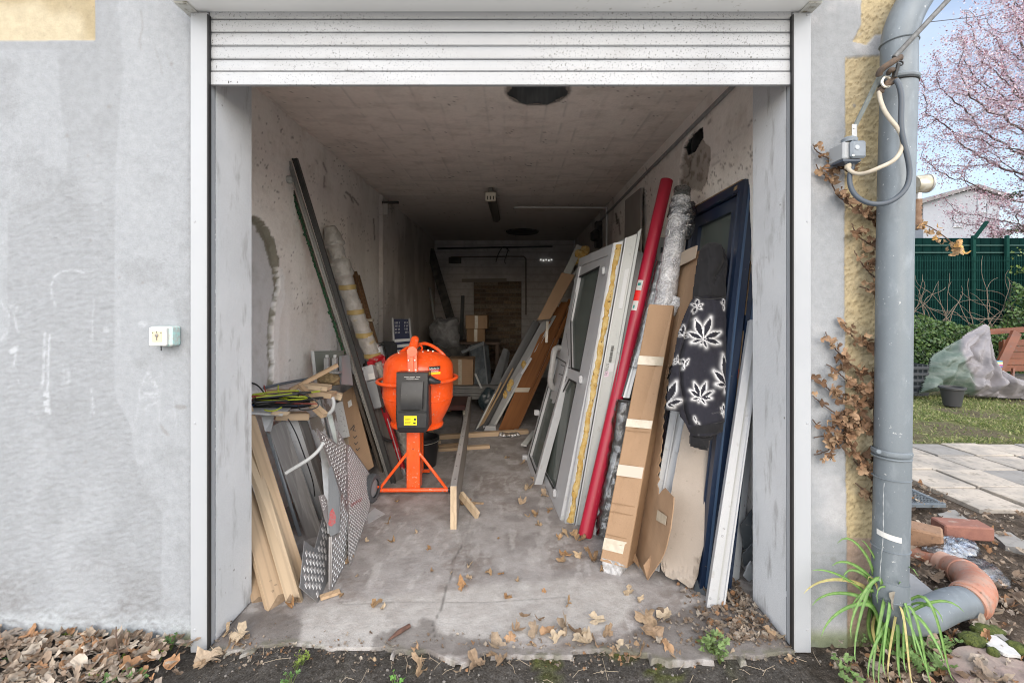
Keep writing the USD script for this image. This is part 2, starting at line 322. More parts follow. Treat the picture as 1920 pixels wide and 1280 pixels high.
soil = V(.105, .083, .066); c = np.tile(soil, (len(P), 1))
c = mixc(c, (.16, .13, .105), sstep(n1, .45, .7)); c = mixc(c, (.062, .05, .04), sstep(n3, .55, .72))
front = (1 - sstep(X, 1.1, 1.5)) * (1 - sstep(Y, 2.0, 2.1))
c = mixc(c, (.062, .060, .058), front * .9)
c = mixc(c, (.085, .08, .076), front * sstep(n1, .5, .62) * .8)
moss = sstep(fb(P, 6.5, 4, 17), .50, .60) * sstep(n3, .35, .55) * front * sstep(Y, 1.72, 1.86) * sstep(X, -.75, -.5) * (1 - sstep(X, .75, .95))
c = mixc(c, (.085, .10, .02), moss * .85); P[:, 2] += moss * .008
lawn = sstep(Y, 4.3, 5.4) * sstep(X, 2.2, 3.0) * (1 - .8 * sstep(fb(P, 1.1, 3, 21), .47, .58))
c = mixc(c, (.15, .125, .09), sstep(Y, 4.2, 5) * garden * .6); c = mixc(c, (.17, .20, .07), lawn * .75)
yard = sstep(Y + .12 * (n1 - .5), 1.62, 1.5) * (1 - .35 * sstep(n2, .5, .65)); c = mixc(c, (.56, .55, .53), yard); far = sstep(Y, 9, 14); c = mixc(c, (.11, .13, .05), far * .8)  # yard: unseen near ground, made pale to bounce light into the bay
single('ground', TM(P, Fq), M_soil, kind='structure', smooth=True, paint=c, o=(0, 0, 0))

# ---- garage floor slab
fx = np.arange(-1.66, 1.321, .011); fy = [1.86]
while fy[-1] < 9.52: fy.append(fy[-1] + .006 * (fy[-1] / 1.9) ** 1.7)
P, Fq = sheet(fx, np.array(fy), V(0, 0, 0), V(1, 0, 0), V(0, 1, 0)); X, Y = P[:, 0], P[:, 1]
edge = 1.93 + .055 * (fb(P * V(1, .2, 1), 1.3, 2, 12) - .5) + .03 * (fb(P * V(1, .2, 1), 22, 3, 22) - .5) + .030 * (fb(P * V(1, .2, 1), 3.2, 4, 2) - .5) * 2 - .035 * (fb(P * V(1, .1, 1), 9, 3, 77) > .56) + .03 * np.exp(-((X + .98) / .12) ** 2) - .05 * np.exp(-((X - (-.24)) / .07) ** 2)
wide = (X < GX0 + .004) | (X > GX1 - .004)
edge = np.where(wide, RY - .01, edge)
n1 = fb(P, 7, 5, 31); n2 = fb(P, 1.7, 3, 32); n3 = fb(P, 45, 3, 33)
c = np.tile(V(.335, .32, .312), (len(P), 1)); c = mixc(c, (.215, .2, .194), sstep(n1, .42, .66) * .7); c = mixc(c, (.33, .32, .315), sstep(n2, .48, .66) * .65); c = mixc(c, (.19, .16, .14), sstep(fb(P, 3.3, 4, 37), .56, .68) * sstep(n3, .3, .6) * .55); c = mixc(c, (.44, .43, .42), sstep(fb(P * V(1, .35, 1), 19, 4, 38), .64, .7) * .5)
pale = stains([('poly', [(570, 1140), (700, 1115), (900, 1100), (1080, 1085), (1180, 1095), (1200, 1130), (1150, 1180), (1020, 1200), (830, 1200), (690, 1215), (560, 1218)])], 14)(P)
c = mixc(c, (.42, .41, .395), sstep(pale + .6 * (n1 - .5), .3, .7) * .85)
wet = stains([('poly', [(440, 1150), (530, 1150), (565, 1165), (560, 1215), (470, 1225), (380, 1225)]), ('poly', [(700, 1195), (760, 1175), (800, 1180), (830, 1190), (1010, 1212), (1180, 1190), (1200, 1160), (1260, 1150), (1330, 1120), (1420, 1100), (1500, 1200), (1500, 1240), (700, 1225)]), ('poly', [(785, 1160), (815, 1155), (818, 1200), (800, 1190)])], 7)(P)
wet = sstep(wet + 1.1 * (n1 - .5) + .5 * (n3 - .5), .3, .75); c = mixc(c, (.125, .112, .104), wet * .65)
rust = stains([('poly', [(930, 830), (1000, 830), (1040, 920), (960, 920)], .8), ('poly', [(700, 900), (850, 925), (850, 960), (700, 960)], .7)], 16)(P); c = mixc(c, (.20, .17, .15), rust * sstep(n1, .4, .6) * .7)
cr = stains([('line', [(818, 1200), (812, 1170), (828, 1140), (834, 1110), (846, 1080), (850, 1050), (868, 1020)], 2), ('line', [(640, 1132), (760, 1126), (900, 1128), (1060, 1118)], 2, .7), ('line', [(880, 1062), (872, 1030), (884, 960)], 1, .6), ('line', [(560, 1050), (640, 1000), (700, 940)], 1, .5)], .8)(P)
c = mixc(c, (.06, .055, .05), np.clip(cr * .9, 0, .6)); blots = stains([('dot', (1000 + 190 * math.sin(7.7 * k), 870 + 26 * k % 290), 2 + k % 3, .7) for k in range(26)] + [('line', [(983, 1063), (985, 1075)], 2), ('line', [(994, 1050), (1002, 1056)], 2)], 1.2)(P)
c = mixc(c, (.52, .5, .48), blots * .5)
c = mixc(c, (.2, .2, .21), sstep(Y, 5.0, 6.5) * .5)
P[:, 2] = .006 * (n2 - .5) + .004 * (n1 - .5) + .0022 * (n3 - .5) - .004 * cr + .006 * (pale > .5) * 0
mossf = sstep(fb(P, 6.5, 4, 17), .42, .58) * (1 - sstep(Y, edge + .01, edge + .05)) * sstep(n3, .3, .5); c = mixc(c, (.10, .105, .05), mossf * .45)
low = Y < edge; P[low, 2] = -.07; P[:, 1] = np.where(low & (edge - Y < .02), edge + .002, P[:, 1])
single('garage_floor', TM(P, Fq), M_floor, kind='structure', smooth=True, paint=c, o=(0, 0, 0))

# ---- the garage
G = Thing('garage', 'grey rendered garage with a deep open bay full of building material', 'garage', (0, FY, 0))
# left facade: grey coats over coarse render, chalk scribbles, a strip of yellow render at the top
us = np.r_[np.arange(-3.4, -2.3, .05), np.arange(-2.3, GX0 + .0001, .0062)]; us[-1] = GX0
vs = np.r_[-.06, np.arange(.0, 2.9, .0066), 3.1, 3.4]
P, Fq = sheet(us, vs, V(0, FY, 0), V(1, 0, 0), V(0, 0, 1)); Fq = Fq[:, ::-1] if False else Fq
n1 = fb(P * V(1, 1, 1), 5, 5, 41); n2 = fb(P * V(1, 1, .35), 2.2, 3, 42); n3 = fb(P, 60, 3, 43); n4 = fb(P * V(1, 1, 3.2), 26, 4, 44)
base = V(.25, .265, .283); c = np.tile(base, (len(P), 1))
coat = stains([('poly', [(-60, 95), (108, 95), (112, 180), (118, 230), (128, 270), (122, 330), (92, 372), (14, 398), (14, 640), (-60, 640)]), ('poly', [(218, 0), (352, 0), (356, 1200), (300, 1200), (305, 960), (262, 900), (245, 800), (214, 740), (216, 330), (232, 120)])], 5)(P)
coat = sstep(coat + .35 * (n1 - .5), .35, .65); c = mixc(c, (.285, .303, .325), coat * .8)
c = mixc(c, (.32, .34, .363), sstep(n2, .5, .7) * .5); c = mixc(c, (.22, .232, .246), sstep(n1, .56, .72) * .5)
damp = sstep(P[:, 2], .42, .10) * sstep(n1, .38, .62) * sstep(P[:, 0], -1.45, -1.7); c = mixc(c, (.235, .243, .255), damp * .6); c = mixc(c, (.18, .183, .19), damp * sstep(n3, .52, .66) * .8)
salt = sstep(P[:, 2] + .16 * (n1 - .5), .16, .07) * sstep(n3, .3, .55); c = mixc(c, (.36, .39, .415), salt * .8)
green = sstep(P[:, 2], .05, .0) * sstep(n1, .5, .6); c = mixc(c, (.16, .18, .09), green * .8)
rng = np.random.default_rng(5); sc = []
def stroke(p, w, a): sc.append(('line', p, w, a))
for x0, y0, x1, y1, w, a in [(85, 625, 80, 725, 5, .5), (93, 630, 90, 735, 3, .7), (88, 735, 90, 775, 10, .75), (84, 640, 78, 730, 2, .6), (174, 560, 172, 640, 2, .5), (170, 728, 177, 780, 2, .6), (176, 728, 172, 785, 1, .5), (120, 680, 118, 720, 1, .5), (130, 695, 128, 722, 5, .3), (255, 790, 262, 730, 1, .7), (262, 730, 276, 700, 1, .7), (276, 700, 296, 725, 2, .8), (296, 725, 300, 790, 1, .7), (258, 745, 300, 742, 2, .5), (270, 768, 300, 750, 2, .6), (304, 785, 330, 760, 1, .7), (322, 720, 326, 760, 1, .6), (326, 762, 333, 798, 1, .7), (305, 670, 300, 780, 1, .5), (270, 735, 295, 738, 5, .5), (18, 570, 36, 625, 2, .6), (20, 660, 34, 652, 9, .75), (30, 660, 28, 690, 3, .6), (32, 710, 40, 728, 2, .6), (195, 615, 205, 622, 8, .4), (222, 600, 226, 628, 3, .45), (262, 610, 276, 606, 8, .45), (2, 565, 16, 590, 2, .5), (16, 590, 16, 620, 2, .5), (16, 620, 0, 640, 2, .5)]:
    stroke([(x0 + (x1 - x0) * t + rng.normal(0, 1.2), y0 + (y1 - y0) * t + rng.normal(0, 1.5)) for t in np.linspace(0, 1, 7)], w, a)
stroke([(158, 512), (140, 506), (116, 508), (102, 518), (96, 535), (98, 558), (104, 572)], 3, .6); stroke([(20, 575), (26, 570), (32, 574), (30, 584), (22, 584), (20, 575)], 2, .6)
ch = stains(sc, 1.0)(P); c = mixc(c, (.42, .445, .475), np.clip(ch * 1.1, 0, .65) * sstep(n3, .25, .5))
sm = stains([('poly', [(326, 762), (334, 758), (348, 760), (350, 765), (336, 767)]), ('poly', [(300, 795), (306, 800), (318, 815), (316, 818), (308, 812)]), ('dot', (170, 450), 2), ('dot', (268, 530), 2), ('dot', (165, 292), 2), ('dot', (126, 255), 3), ('dot', (224, 520), 2), ('dot', (205, 200), 3), ('dot', (322, 120), 3), ('line', [(264, 20), (268, 50), (262, 80), (266, 95)], 3, .7), ('line', [(288, 85), (300, 120), (304, 140)], 2, .6), ('line', [(312, 100), (322, 122)], 2, .6), ('dot', (160, 865), 2), ('line', [(190, 888), (225, 902), (250, 899)], 2, .5), ('line', [(200, 903), (268, 900)], 1, .7), ('line', [(270, 560), (355, 556)], 1, .3), ('line', [(268, 640), (262, 700), (270, 760), (264, 820)], 1, .25), ('line', [(40, 860), (95, 872), (150, 866), (188, 880)], 1, .4), ('line', [(210, 400), (214, 470), (208, 520)], 1, .3), ('line', [(60, 300), (84, 340), (92, 372)], 1, .35), ('line', [(0, 1010), (70, 1018), (110, 1012)], 1, .35), ('line', [(300, 900), (306, 980), (298, 1060), (304, 1130)], 1, .25)] + [('dot', (11 + 83 * k % 340, 90 + 137 * k % 1030), 1, .5) for k in range(40)], 1.0)(P)
c = mixc(c, (.22, .22, .225), np.clip(sm, 0, .85))
yel = stains([('poly', [(-200, -300), (178, -300), (177, 76), (120, 75), (60, 77), (-200, 76)])], .8)(P); vein = np.abs(fb(P, 8, 4, 47) - .5)
yc = mixc(np.tile(V(.32, .27, .173), (len(P), 1)), (.38, .31, .19), sstep(n1, .45, .7) * .7); yc = mixc(yc, (.22, .18, .12), sstep(vein, .012, .0) * .7); yc = mixc(yc, (.3, .25, .16), sstep(n3, .62, .7) * .7); yc = mixc(yc, (.46, .41, .30), sstep(fb(P, 3, 3, 48), .55, .7) * .7)
c = c * (1 - yel[:, None]) + yc * yel[:, None]
n6 = fb(P * V(1, 1, 2.2), 48, 3, 45); hgt = .0035 * (.6 * (n4 - .5) + .8 * (n6 - .5)) * (1 - .75 * coat) * 1.7 * sstep(P[:, 2], 2.35, 1.9) + .003 * (n1 - .5) + .0012 * coat - .005 * yel - .001 * (n3 - .5) * (1 - yel) * sstep(P[:, 2], .6, .2) * 2 - .004 * damp * (n3 - .5)
P[:, 1] -= hgt
fw = G.part('front_wall', TM(P, Fq), M_wallpaint, paint=c, label='left front wall in pale grey coats with chalk scribbles and a strip of yellow render')
# right pier: grey strip, rough yellow render, brown plinth
us = np.arange(GX1, 1.7201, .0055); P, Fq = sheet(us, vs, V(0, FY, 0), V(1, 0, 0), V(0, 0, 1)); n1 = fb(P, 5, 5, 51); n3 = fb(P, 95, 3, 52); n5 = fb(P, 42, 3, 53); n4 = fb(P * V(1, 1, 3.2), 26, 4, 44)
c = mixc(np.tile(V(.27, .285, .302), (len(P), 1)), (.42, .42, .43), sstep(n1, .5, .7) * .6); c = mixc(c, (.31, .327, .347), sstep(fb(P * V(1, 1, .4), 2, 3, 54), .5, .65) * .6)
yel = stains([('poly', [(1586, 108), (1650, 104), (1800, 104), (1800, 1400), (1590, 1400), (1590, 1100), (1586, 800), (1585, 400)]), ('poly', [(1618, -300), (1616, 45), (1600, 78), (1625, 84), (1640, 66), (1700, 60), (1700, -300)])], 1.0)(P)
yc = mixc(np.tile(V(.36, .305, .195), (len(P), 1)), (.46, .37, .21), sstep(n1, .45, .65) * .6); yc = mixc(yc, (.43, .38, .27), sstep(fb(P, 2.1, 3, 55), .5, .66) * .5); yc = mixc(yc, (.20, .155, .085), sstep(n3, .60, .70) * .75); yc = mixc(yc, (.25, .2, .12), sstep(n5, .60, .70) * .45)
pl = stains([('poly', [(1500, 1010), (1800, 1006), (1800, 1400), (1500, 1400)])], 1.5)(P) * yel; yc = mixc(yc, (.34, .25, .20), sstep(pl + .3 * (n1 - .5), .4, .6) * .9); yc = mixc(yc, (.20, .16, .11), sstep(P[:, 2], .12, .0) * .7)
c = c * (1 - yel[:, None]) + yc * yel[:, None]
c = mixc(c, (.2, .2, .2), np.clip(stains([('line', [(1590, 108), (1602, 106), (1610, 109)], 2), ('line', [(1592, 75), (1606, 70), (1618, 60)], 2, .6), ('dot', (1604, 197), 3), ('line', [(1523, 1036), (1583, 1036)], 1, .5), ('dot', (1563, 1048), 5, .6), ('line', [(1560, 250), (1580, 244)], 1, .7)], .8)(P), 0, .8)); c = mixc(c, (.16, .19, .09), sstep(P[:, 2], .07, .0) * sstep(n1, .4, .6) * .8)
P[:, 1] -= yel * (.010 * (n5 - .5) + .012 * (n3 - .5)) * (1 - .5 * pl) + .003 * (n1 - .5) - .006 * yel
P[us.size * 0 + np.where(np.isclose(P[:, 0], us[-1]))[0], 1] = FY + .004
G.part('pier', TM(P, Fq), M_wallpaint, paint=c, label='narrow right front wall, grey strip beside rough yellow render')
# bodies of the walls behind the painted faces, reveals, lintel
G.part('wall_core', box(((-3.4 + GX0) / 2, 2.145, 1.67), (-GX0 * 0 + (GX0 + 3.4) - .004, .25 - .02, 3.46)), M_plain)
G.part('reveal', qext([V(GX0, FY + .001, -.06), V(GX0, RY, -.06), V(GX0, RY, 2.72), V(GX0, FY + .001, 2.72)], V(-1, 0, 0), .03), M_conc, label='left concrete reveal of the bay')
G.part('reveal', qext([V(GX1, FY + .001, -.06), V(GX1, RY, -.06), V(GX1, RY, 2.72), V(GX1, FY + .001, 2.72)], V(1, 0, 0), .03), M_conc, label='right concrete reveal of the bay')
for x in (GX0 - .006, GX1 + .006): G.part('corner_bead', box((x, RY + .003, 1.33), (.012, .006, 2.78)), M_conc)
G.part('wall_core', box(((GX1 + 1.715) / 2 + .014, 2.15, 1.67), (1.715 - GX1 - .03, .23, 3.46)), M_plain)
G.part('corner_strip', box((1.716, 2.022, 1.67), (.007, .030, 3.46)), M_plain)
G.part('lintel', box(((GX0 + GX1) / 2, (FY + RY) / 2 + .002, 3.06), (GX1 - GX0, RY - FY - .01, .675)), M_plain)
G.part('outer_wall', box((1.62, 6.05, 1.67), (.19, 7.5, 3.46)), M_plain); G.part('outer_wall', box((RX0 - .14, 6.05, 1.67), (.2, 7.5, 3.46)), M_plain)
G.part('roof', box((-.8, 5.9, 3.47), (5.6, 8.3, .14), bev=.01), M_roofing)
# inner walls
ys = [2.24]
while ys[-1] < BY: ys.append(ys[-1] + .011 * (ys[-1] / 2.6) ** 1.35)
ys[-1] = BY; ys = np.array(ys); zs = np.arange(-.02, CZ + .012, .0135)
def inner_wall(X0, sgn, seed):
    P, Fq = sheet(ys, zs, V(X0, 0, 0), V(0, 1, 0), V(0, 0, 1)); n1 = fb(P, 4, 5, seed); n2 = fb(P * V(1, 1, .3), 3, 4, seed + 1); n3 = fb(P, 48, 3, seed + 2)
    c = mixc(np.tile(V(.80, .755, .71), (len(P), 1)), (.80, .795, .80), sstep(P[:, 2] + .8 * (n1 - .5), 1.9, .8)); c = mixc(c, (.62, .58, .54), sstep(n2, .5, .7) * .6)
    rear_tone = sstep(P[:, 1], SY - .25, SY + .05); c = mixc(c, (.62, .575, .545), rear_tone * .75); c = mixc(c, (.45, .42, .40), sstep(P[:, 1], 5.5, 8.6) * .75); c = mixc(c, (.33, .30, .28), rear_tone * sstep(n2, .45, .6) * .6); c = mixc(c, (.2, .18, .16), sstep(n3, .66, .72) * sstep(n1, .5, .65) * .8)  # wall tone darker from the joint on, and further towards the back
    c = mixc(c, (.24, .22, .20), sstep(P[:, 1], 5.0, 5.5) * (1 - rear_tone) * sstep(n2, .45, .65) * .5)
    return P, Fq, c, n1, n3
P, Fq, c, n1, n3 = inner_wall(RX0, 1, 61)
patch = stains([('poly', [(440, 400), (478, 408), (500, 430), (512, 460), (518, 500), (524, 540), (512, 590), (510, 640), (512, 690), (508, 730), (440, 735)])], 2)(P); patch = sstep(patch + .7 * (n1 - .5) + .9 * (fb(P, 15, 4, 66) - .5), .42, .55)
rim = stains([('line', [(472, 405), (490, 420), (506, 448), (514, 478), (518, 500)], 15), ('line', [(518, 500), (522, 545), (512, 590), (508, 640), (511, 700), (508, 730)], 5)], 2.5)(P); rag = fb(P, 15, 4, 66); rim = sstep(rim + 1.3 * (rag - .5) + .7 * (n3 - .5), .38, .72)
c = mixc(c, (.50, .50, .51), patch * .85); c = mixc(c, (.80, .79, .78), sstep(stains([('line', [(524, 500), (530, 550), (520, 600), (516, 660), (519, 730)], 12)], 3)(P) + 1.0 * (fb(P, 15, 4, 67) - .5), .45, .7) * (1 - patch) * .7); c = mixc(c, (.17, .155, .11), rim * .9)
spots = stains([('line', [(605, 305), (612, 322)], 2), ('line', [(608, 330), (607, 352)], 2, .8), ('line', [(648, 360), (656, 366), (662, 380)], 3, .8), ('line', [(660, 368), (672, 384)], 2), ('line', [(645, 366), (648, 372)], 2), ('dot', (580, 312), 1), ('dot', (492, 250), 1), ('dot', (500, 232), 1), ('line', [(486, 218), (487, 226)], 1), ('dot', (548, 258), 2, .8), ('dot', (556, 268), 1), ('dot', (507, 268), 1), ('line', [(592, 300), (596, 308)], 1), ('dot', (640, 345), 1), ('dot', (690, 470), 1), ('line', [(700, 410), (702, 450)], 2, .8)] + [('dot', (480 + 97 * k % 210, 200 + 61 * k % 230), 1, .6 - .3 * (k % 2)) for k in range(46)], .7)(P); c = mixc(c, (.10, .09, .08), np.clip(spots * 1.1, 0, .7))
P[:, 0] += .010 * (n1 - .5) + .003 * (n3 - .5) - .022 * patch + .004 * rim * (n3 - .5); P[:, 0] += .03 * sstep(P[:, 1], SY - .02, SY + .02)
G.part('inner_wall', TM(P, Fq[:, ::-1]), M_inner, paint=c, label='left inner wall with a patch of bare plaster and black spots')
P, Fq, c, n1, n3 = inner_wall(RX1, -1, 71)
patch = stains([('poly', [(1276, 300), (1284, 268), (1300, 250), (1320, 268), (1331, 276), (1326, 330), (1312, 360), (1290, 352), (1276, 390), (1270, 380)])], 2)(P); rg_ = fb(P, 17, 4, 76); patch = sstep(patch + .6 * (n1 - .5) + .9 * (rg_ - .5), .4, .55); c = mixc(c, (.40, .36, .32), patch * .85); c = mixc(c, (.20, .17, .14), patch * sstep(rg_, .52, .62) * .7)
lines = stains([('line', [(1330, 300), (1390, 250)], 1, .5), ('line', [(1335, 310), (1350, 300)], 2), ('line', [(1328, 232), (1334, 224)], 2), ('line', [(1290, 300), (1286, 330), (1280, 334)], 2), ('line', [(1402, 240), (1412, 222)], 2), ('line', [(1155, 400), (1158, 420)], 3), ('line', [(1160, 410), (1162, 440)], 2)] + [('dot', (1235 + 71 * k % 170, 190 + 53 * k % 160), 1, .5) for k in range(24)], .9)(P); c = mixc(c, (.07, .06, .05), np.clip(lines, 0, .9))
P[:, 0] -= .010 * (n1 - .5) + .003 * (n3 - .5); P[:, 0] += .02 * patch
cen = P[Fq].mean(1); q = proj(cen); hole = np.array([Polygon([(1284, 276), (1300, 252), (1318, 237), (1319, 258), (1304, 284), (1292, 292)]).contains(Point(a)) if 1270 < a[0] < 1330 and 220 < a[1] < 300 else False for a in q])
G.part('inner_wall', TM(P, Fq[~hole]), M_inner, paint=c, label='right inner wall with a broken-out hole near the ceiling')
hc = onX(1302, 265, RX1); G.part('niche', cat(box(hc + V(.135, 0, 0), (.02, .3, .3)), box(hc + V(.09, 0, .15), (.1, .3, .02)), box(hc + V(.09, 0, -.15), (.1, .3, .02)), box(hc + V(.09, .15, 0), (.1, .02, .3)), box(hc + V(.09, -.15, 0), (.1, .02, .3))), M_dark)
# inner face of the front wall (beside the opening)
for a, b in ((RX0 - .02, GX0), (GX1, RX1 + .02)): G.part('return_wall', box(((a + b) / 2, RY + .0125, 1.41), (abs(b - a) - .026, .015, 2.86)), M_plain)
G.part('return_wall', box(((GX0 + GX1) / 2, RY + .012, 2.785), (GX1 - GX0 + .05, .02, .13)), M_plain)
# ceiling with board marks and a round opening
xs = np.arange(RX0 - .02, RX1 + .021, .0135); P, Fq = sheet(xs, ys, V(0, 0, CZ), V(1, 0, 0), V(0, 1, 0)); n1 = fb(P, 3, 5, 81); n2 = fb(P * V(.35, 1, 1), 14, 4, 82); n3 = fb(P, 60, 3, 83)
c = mixc(np.tile(V(.82, .745, .685), (len(P), 1)), (.74, .675, .62), sstep(n1, .4, .65) * .8); c = mixc(c, (.66, .60, .55), sstep(n2, .5, .68) * .6)
rear_tone = sstep(P[:, 1], SY - .1, SY + .1); c = mixc(c, (.66, .60, .56), rear_tone * .7); c = mixc(c, (.36, .34, .33), sstep(P[:, 1], 5.6, 8.2) * .75); c = mixc(c, (.12, .11, .1), sstep(n3, .68, .74) * sstep(n1, .5, .6) * .8)  # ceiling tone darker from the joint on, and further towards the back
seam = np.zeros(len(P)); rg = np.random.default_rng(8); xx = RX0 + .02
while xx < RX1:
    seam = np.maximum(seam, np.exp(-((P[:, 0] - xx - .012 * (fb(P * V(0, 1, 0), 2, 2, int(xx * 50) + 99) - .5)) / .006) ** 2) * sstep(fb(P * V(.1, 1, 1), 9, 2, int(xx * 90) + 500), .42, .6)); xx += rg.uniform(.10, .24)
for yy in (5.05, 5.62, 7.1): seam = np.maximum(seam, np.exp(-((P[:, 1] - yy - .02 * (fb(P * V(1, 0, 0), 1.5, 2, 7) - .5)) / .012) ** 2) * sstep(n2, .35, .5))
c = mixc(c, (.52, .485, .45), seam * (1 - .7 * rear_tone) * .6); P[:, 2] += .006 * (n1 - .5) + .002 * (n3 - .5) - .004 * seam; P[:, 2] -= .006 * sstep(P[:, 1], SY - .01, SY + .012)
HC = V(.168, 2.97, CZ); cen = P[Fq].mean(1); keep = np.hypot(cen[:, 0] - HC[0], cen[:, 1] - HC[1]) > .19 + .012 * np.sin(7 * np.arctan2(cen[:, 1] - HC[1], cen[:, 0] - HC[0]))
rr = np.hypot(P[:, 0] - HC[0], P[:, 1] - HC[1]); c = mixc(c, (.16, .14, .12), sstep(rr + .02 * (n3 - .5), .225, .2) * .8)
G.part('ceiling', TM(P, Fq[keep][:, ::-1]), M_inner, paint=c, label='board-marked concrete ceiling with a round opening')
G.part('vent_shaft', cat(lathe([(.197, -.002), (.197, .55)], HC), lathe([(.0, .55), (.2, .55)], HC)), mat('shaft_grey', (.10, .105, .105), [dict(s=20, st=(1, 1, .2), c=(.15, .15, .15))], rough=.7), label='round dark shaft in the ceiling near the door')
G.part('vent_rosette', lathe([(.0, -.045), (.28, -.04), (.30, -.02), (.30, .01)], V(.19, 8.35, CZ)), M_dark)
# back wall: whitewashed brickwork, a bricked-up doorway
M_backw = mat('whitewashed_brick', (.52, .50, .505), [dict(s=3, lo=.4, hi=.65, c=(.40, .38, .385)), dict(s=14, lo=.5, hi=.75, c=(.30, .28, .27), a=.7), dict(k='wave', s=2.05, w=.3, dir='z', lo=.86, hi=.97, c=(.34, .32, .31), a=.6), dict(s=80, lo=.3, hi=.7, c=(.75, .75, .75), bl='multiply')], rough=.9, bump=[dict(s=30, a=.6, h=.01)])
dx0, dx1, dz1 = at(888, 600, BY)[0], at(978, 600, BY)[0], at(900, 527, BY)[2]
G.part('back_wall', box(((RX0 + dx0) / 2, BY + .06, 1.42), (dx0 - RX0, .12, 2.85)), M_backw); G.part('back_wall', box(((RX1 + dx1) / 2, BY + .06, 1.42), (RX1 - dx1, .12, 2.85)), M_backw); G.part('back_wall', box(((dx0 + dx1) / 2, BY + .06, (dz1 + 2.85) / 2), (dx1 - dx0, .12, 2.85 - dz1)), M_backw)
G.part('infill_mortar', box(((dx0 + dx1) / 2, BY + .09, dz1 / 2), (dx1 - dx0, .06, dz1)), mat('old_mortar', (.16, .14, .12), rough=.95))
brs = [mat(f'old_brick_{k}', b, [dict(s=30, c=tuple(.6 * x for x in b))], rough=.9, bump=[dict(s=90, a=.5, h=.004)]) for k, b in enumerate([(.17, .115, .08), (.13, .09, .065), (.21, .15, .10), (.24, .19, .15)])]
rng = np.random.default_rng(3); row = 0; zz = .02
while zz + .07 < dz1:
    x = dx0 + .01 - (.12 if row % 2 else 0)
    while x < dx1 - .03:
        a, b = max(x, dx0 + .008), min(x + .235, dx1 - .008)
        if b - a > .04: G.part('brick', box(((a + b) / 2, BY + .052 + rng.uniform(-.006, .006), zz + .034), (b - a, .05, .066), bev=.004), brs[rng.integers(4)], smooth=False)
        x += .247
    zz += .079; row += 1
pr = lambda px, py: at(px, py, BY - .03)
M_pipe = mat('grey_conduit', (.26, .26, .26), [dict(s=30, c=(.2, .2, .2))], rough=.5); M_blackp = mat('black_pipe', (.02, .02, .021), rough=.5)
G.part('service_pipe', tube([pr(820, 466), pr(1036, 462)], .018), M_blackp, label='black pipe along the top of the back wall'); G.part('service_pipe', tube(line_path([pr(845, 482), pr(960, 481), pr(982, 481), pr(986, 485), pr(986, 500), pr(986, 590)], 40), .014), mat('rust_pipe', (.10, .08, .07), rough=.8))
G.part('batten', beam(pr(866, 526), pr(950, 525), .07, .04, V(0, 0, 1)), mat('grey_batten', (.2, .18, .16), rough=.8)); G.part('wall_vent', box(pr(853, 488), (.26, .02, .13)), M_dark)
M_day = mat('lit_block', (.8, .8, .75), emit=(.10, .10, .095)); gap = [pr(1014 + 5 * k, 487 + (k % 2)) for k in range(6)]
for k in range(5): G.part('vent_slot', box(gap[k], (.03, .02, .028 + .012 * (k % 2))), M_day, label='daylight through the perforated vent block')
w = smooth_path([pr(943, 463), pr(938, 470), pr(930, 492)], 12); w2 = smooth_path([pr(943, 463), pr(952, 466), pr(949, 480), pr(948, 495)], 12); w3 = smooth_path([pr(935, 466), pr(945, 464), pr(955, 472)], 10)
single('hanging_wires', cat(*[tube(p - V(0, .04, 0), .009, 6) for p in (w, w2, w3)]), M_blackp, 'loose black wires hanging in the middle of the far back wall', 'wires', o=pr(943, 495))
# conduits on the inner walls
single('conduit', tube([V(RX1 - .016, 2.3, 2.722), V(RX1 - .016, 4.4, 2.722), V(RX1 - .016, 6.7, 2.70)], .014), M_pipe, 'grey conduit running along the right inner wall just under the ceiling', 'conduit')
lampy = 6.1; e = V(RX1 - .02, 6.15, CZ - .05)
single('conduit', tube(line_path([V(.03, lampy, CZ - .062), V(.5, 6.12, CZ - .060), V(RX1 - .09, 6.15, CZ - .058), e + V(0, 0, -.01), V(RX1 - .02, 6.15, CZ - .11), V(RX1 - .02, 6.15, 2.3), V(RX1 - .02, 6.15, 1.2)], 60), .0125), mat('pale_conduit', (.5, .5, .5), rough=.5), 'pale conduit crossing the ceiling from the lamp to the right wall', 'conduit')
t = Thing('strip_light', 'dusty fluorescent strip light under the middle of the garage ceiling', 'light', V(-.24, 5.9, CZ))
lc = onX(920, 352, -.24) if False else at(920, 358, 5.35); lz = lc[2]; 
t.part('housing', prism([(-.05, .03), (.05, .03), (.058, 0), (-.058, 0)], V(lc[0], 5.35, CZ - .075), V(lc[0] + .02, 6.75, CZ - .09), V(1, 0, 0)), mat('dusty_grey', (.16, .15, .13), rough=.7)); t.part('diffuser', prism(Point(0, -.03).buffer(.055, 6), V(lc[0], 5.37, CZ - .115), V(lc[0] + .02, 6.73, CZ - .125)), mat('smoky_diffuser', (.06, .055, .045), rough=.35))
t.part('end_cap', box((lc[0], 5.33, CZ - .11), (.125, .05, .105), bev=.012), mat('cream_plastic', (.62, .58, .48), rough=.5)); 
for s in (-.035, 0, .035): t.part('clip', box((lc[0] + s, 5.302, CZ - .13), (.012, .012, .04)), mat('clip_dark', (.12, .11, .09)))
t.part('bracket', box((lc[0], 5.36, CZ - .03), (.05, .05, .06)), mat('dusty_grey'))
b = onX(1122, 440, RX1 - .05); t = Thing('meter_box', 'small black box with a cap on the right inner wall', 'box', b); t.part('body', box(b, (.1, .12, .38), bev=.015), M_dark); t.part('cap', box(b + V(-.06, -.05, -.02), (.1, .2, .14), bev=.02), M_dark)
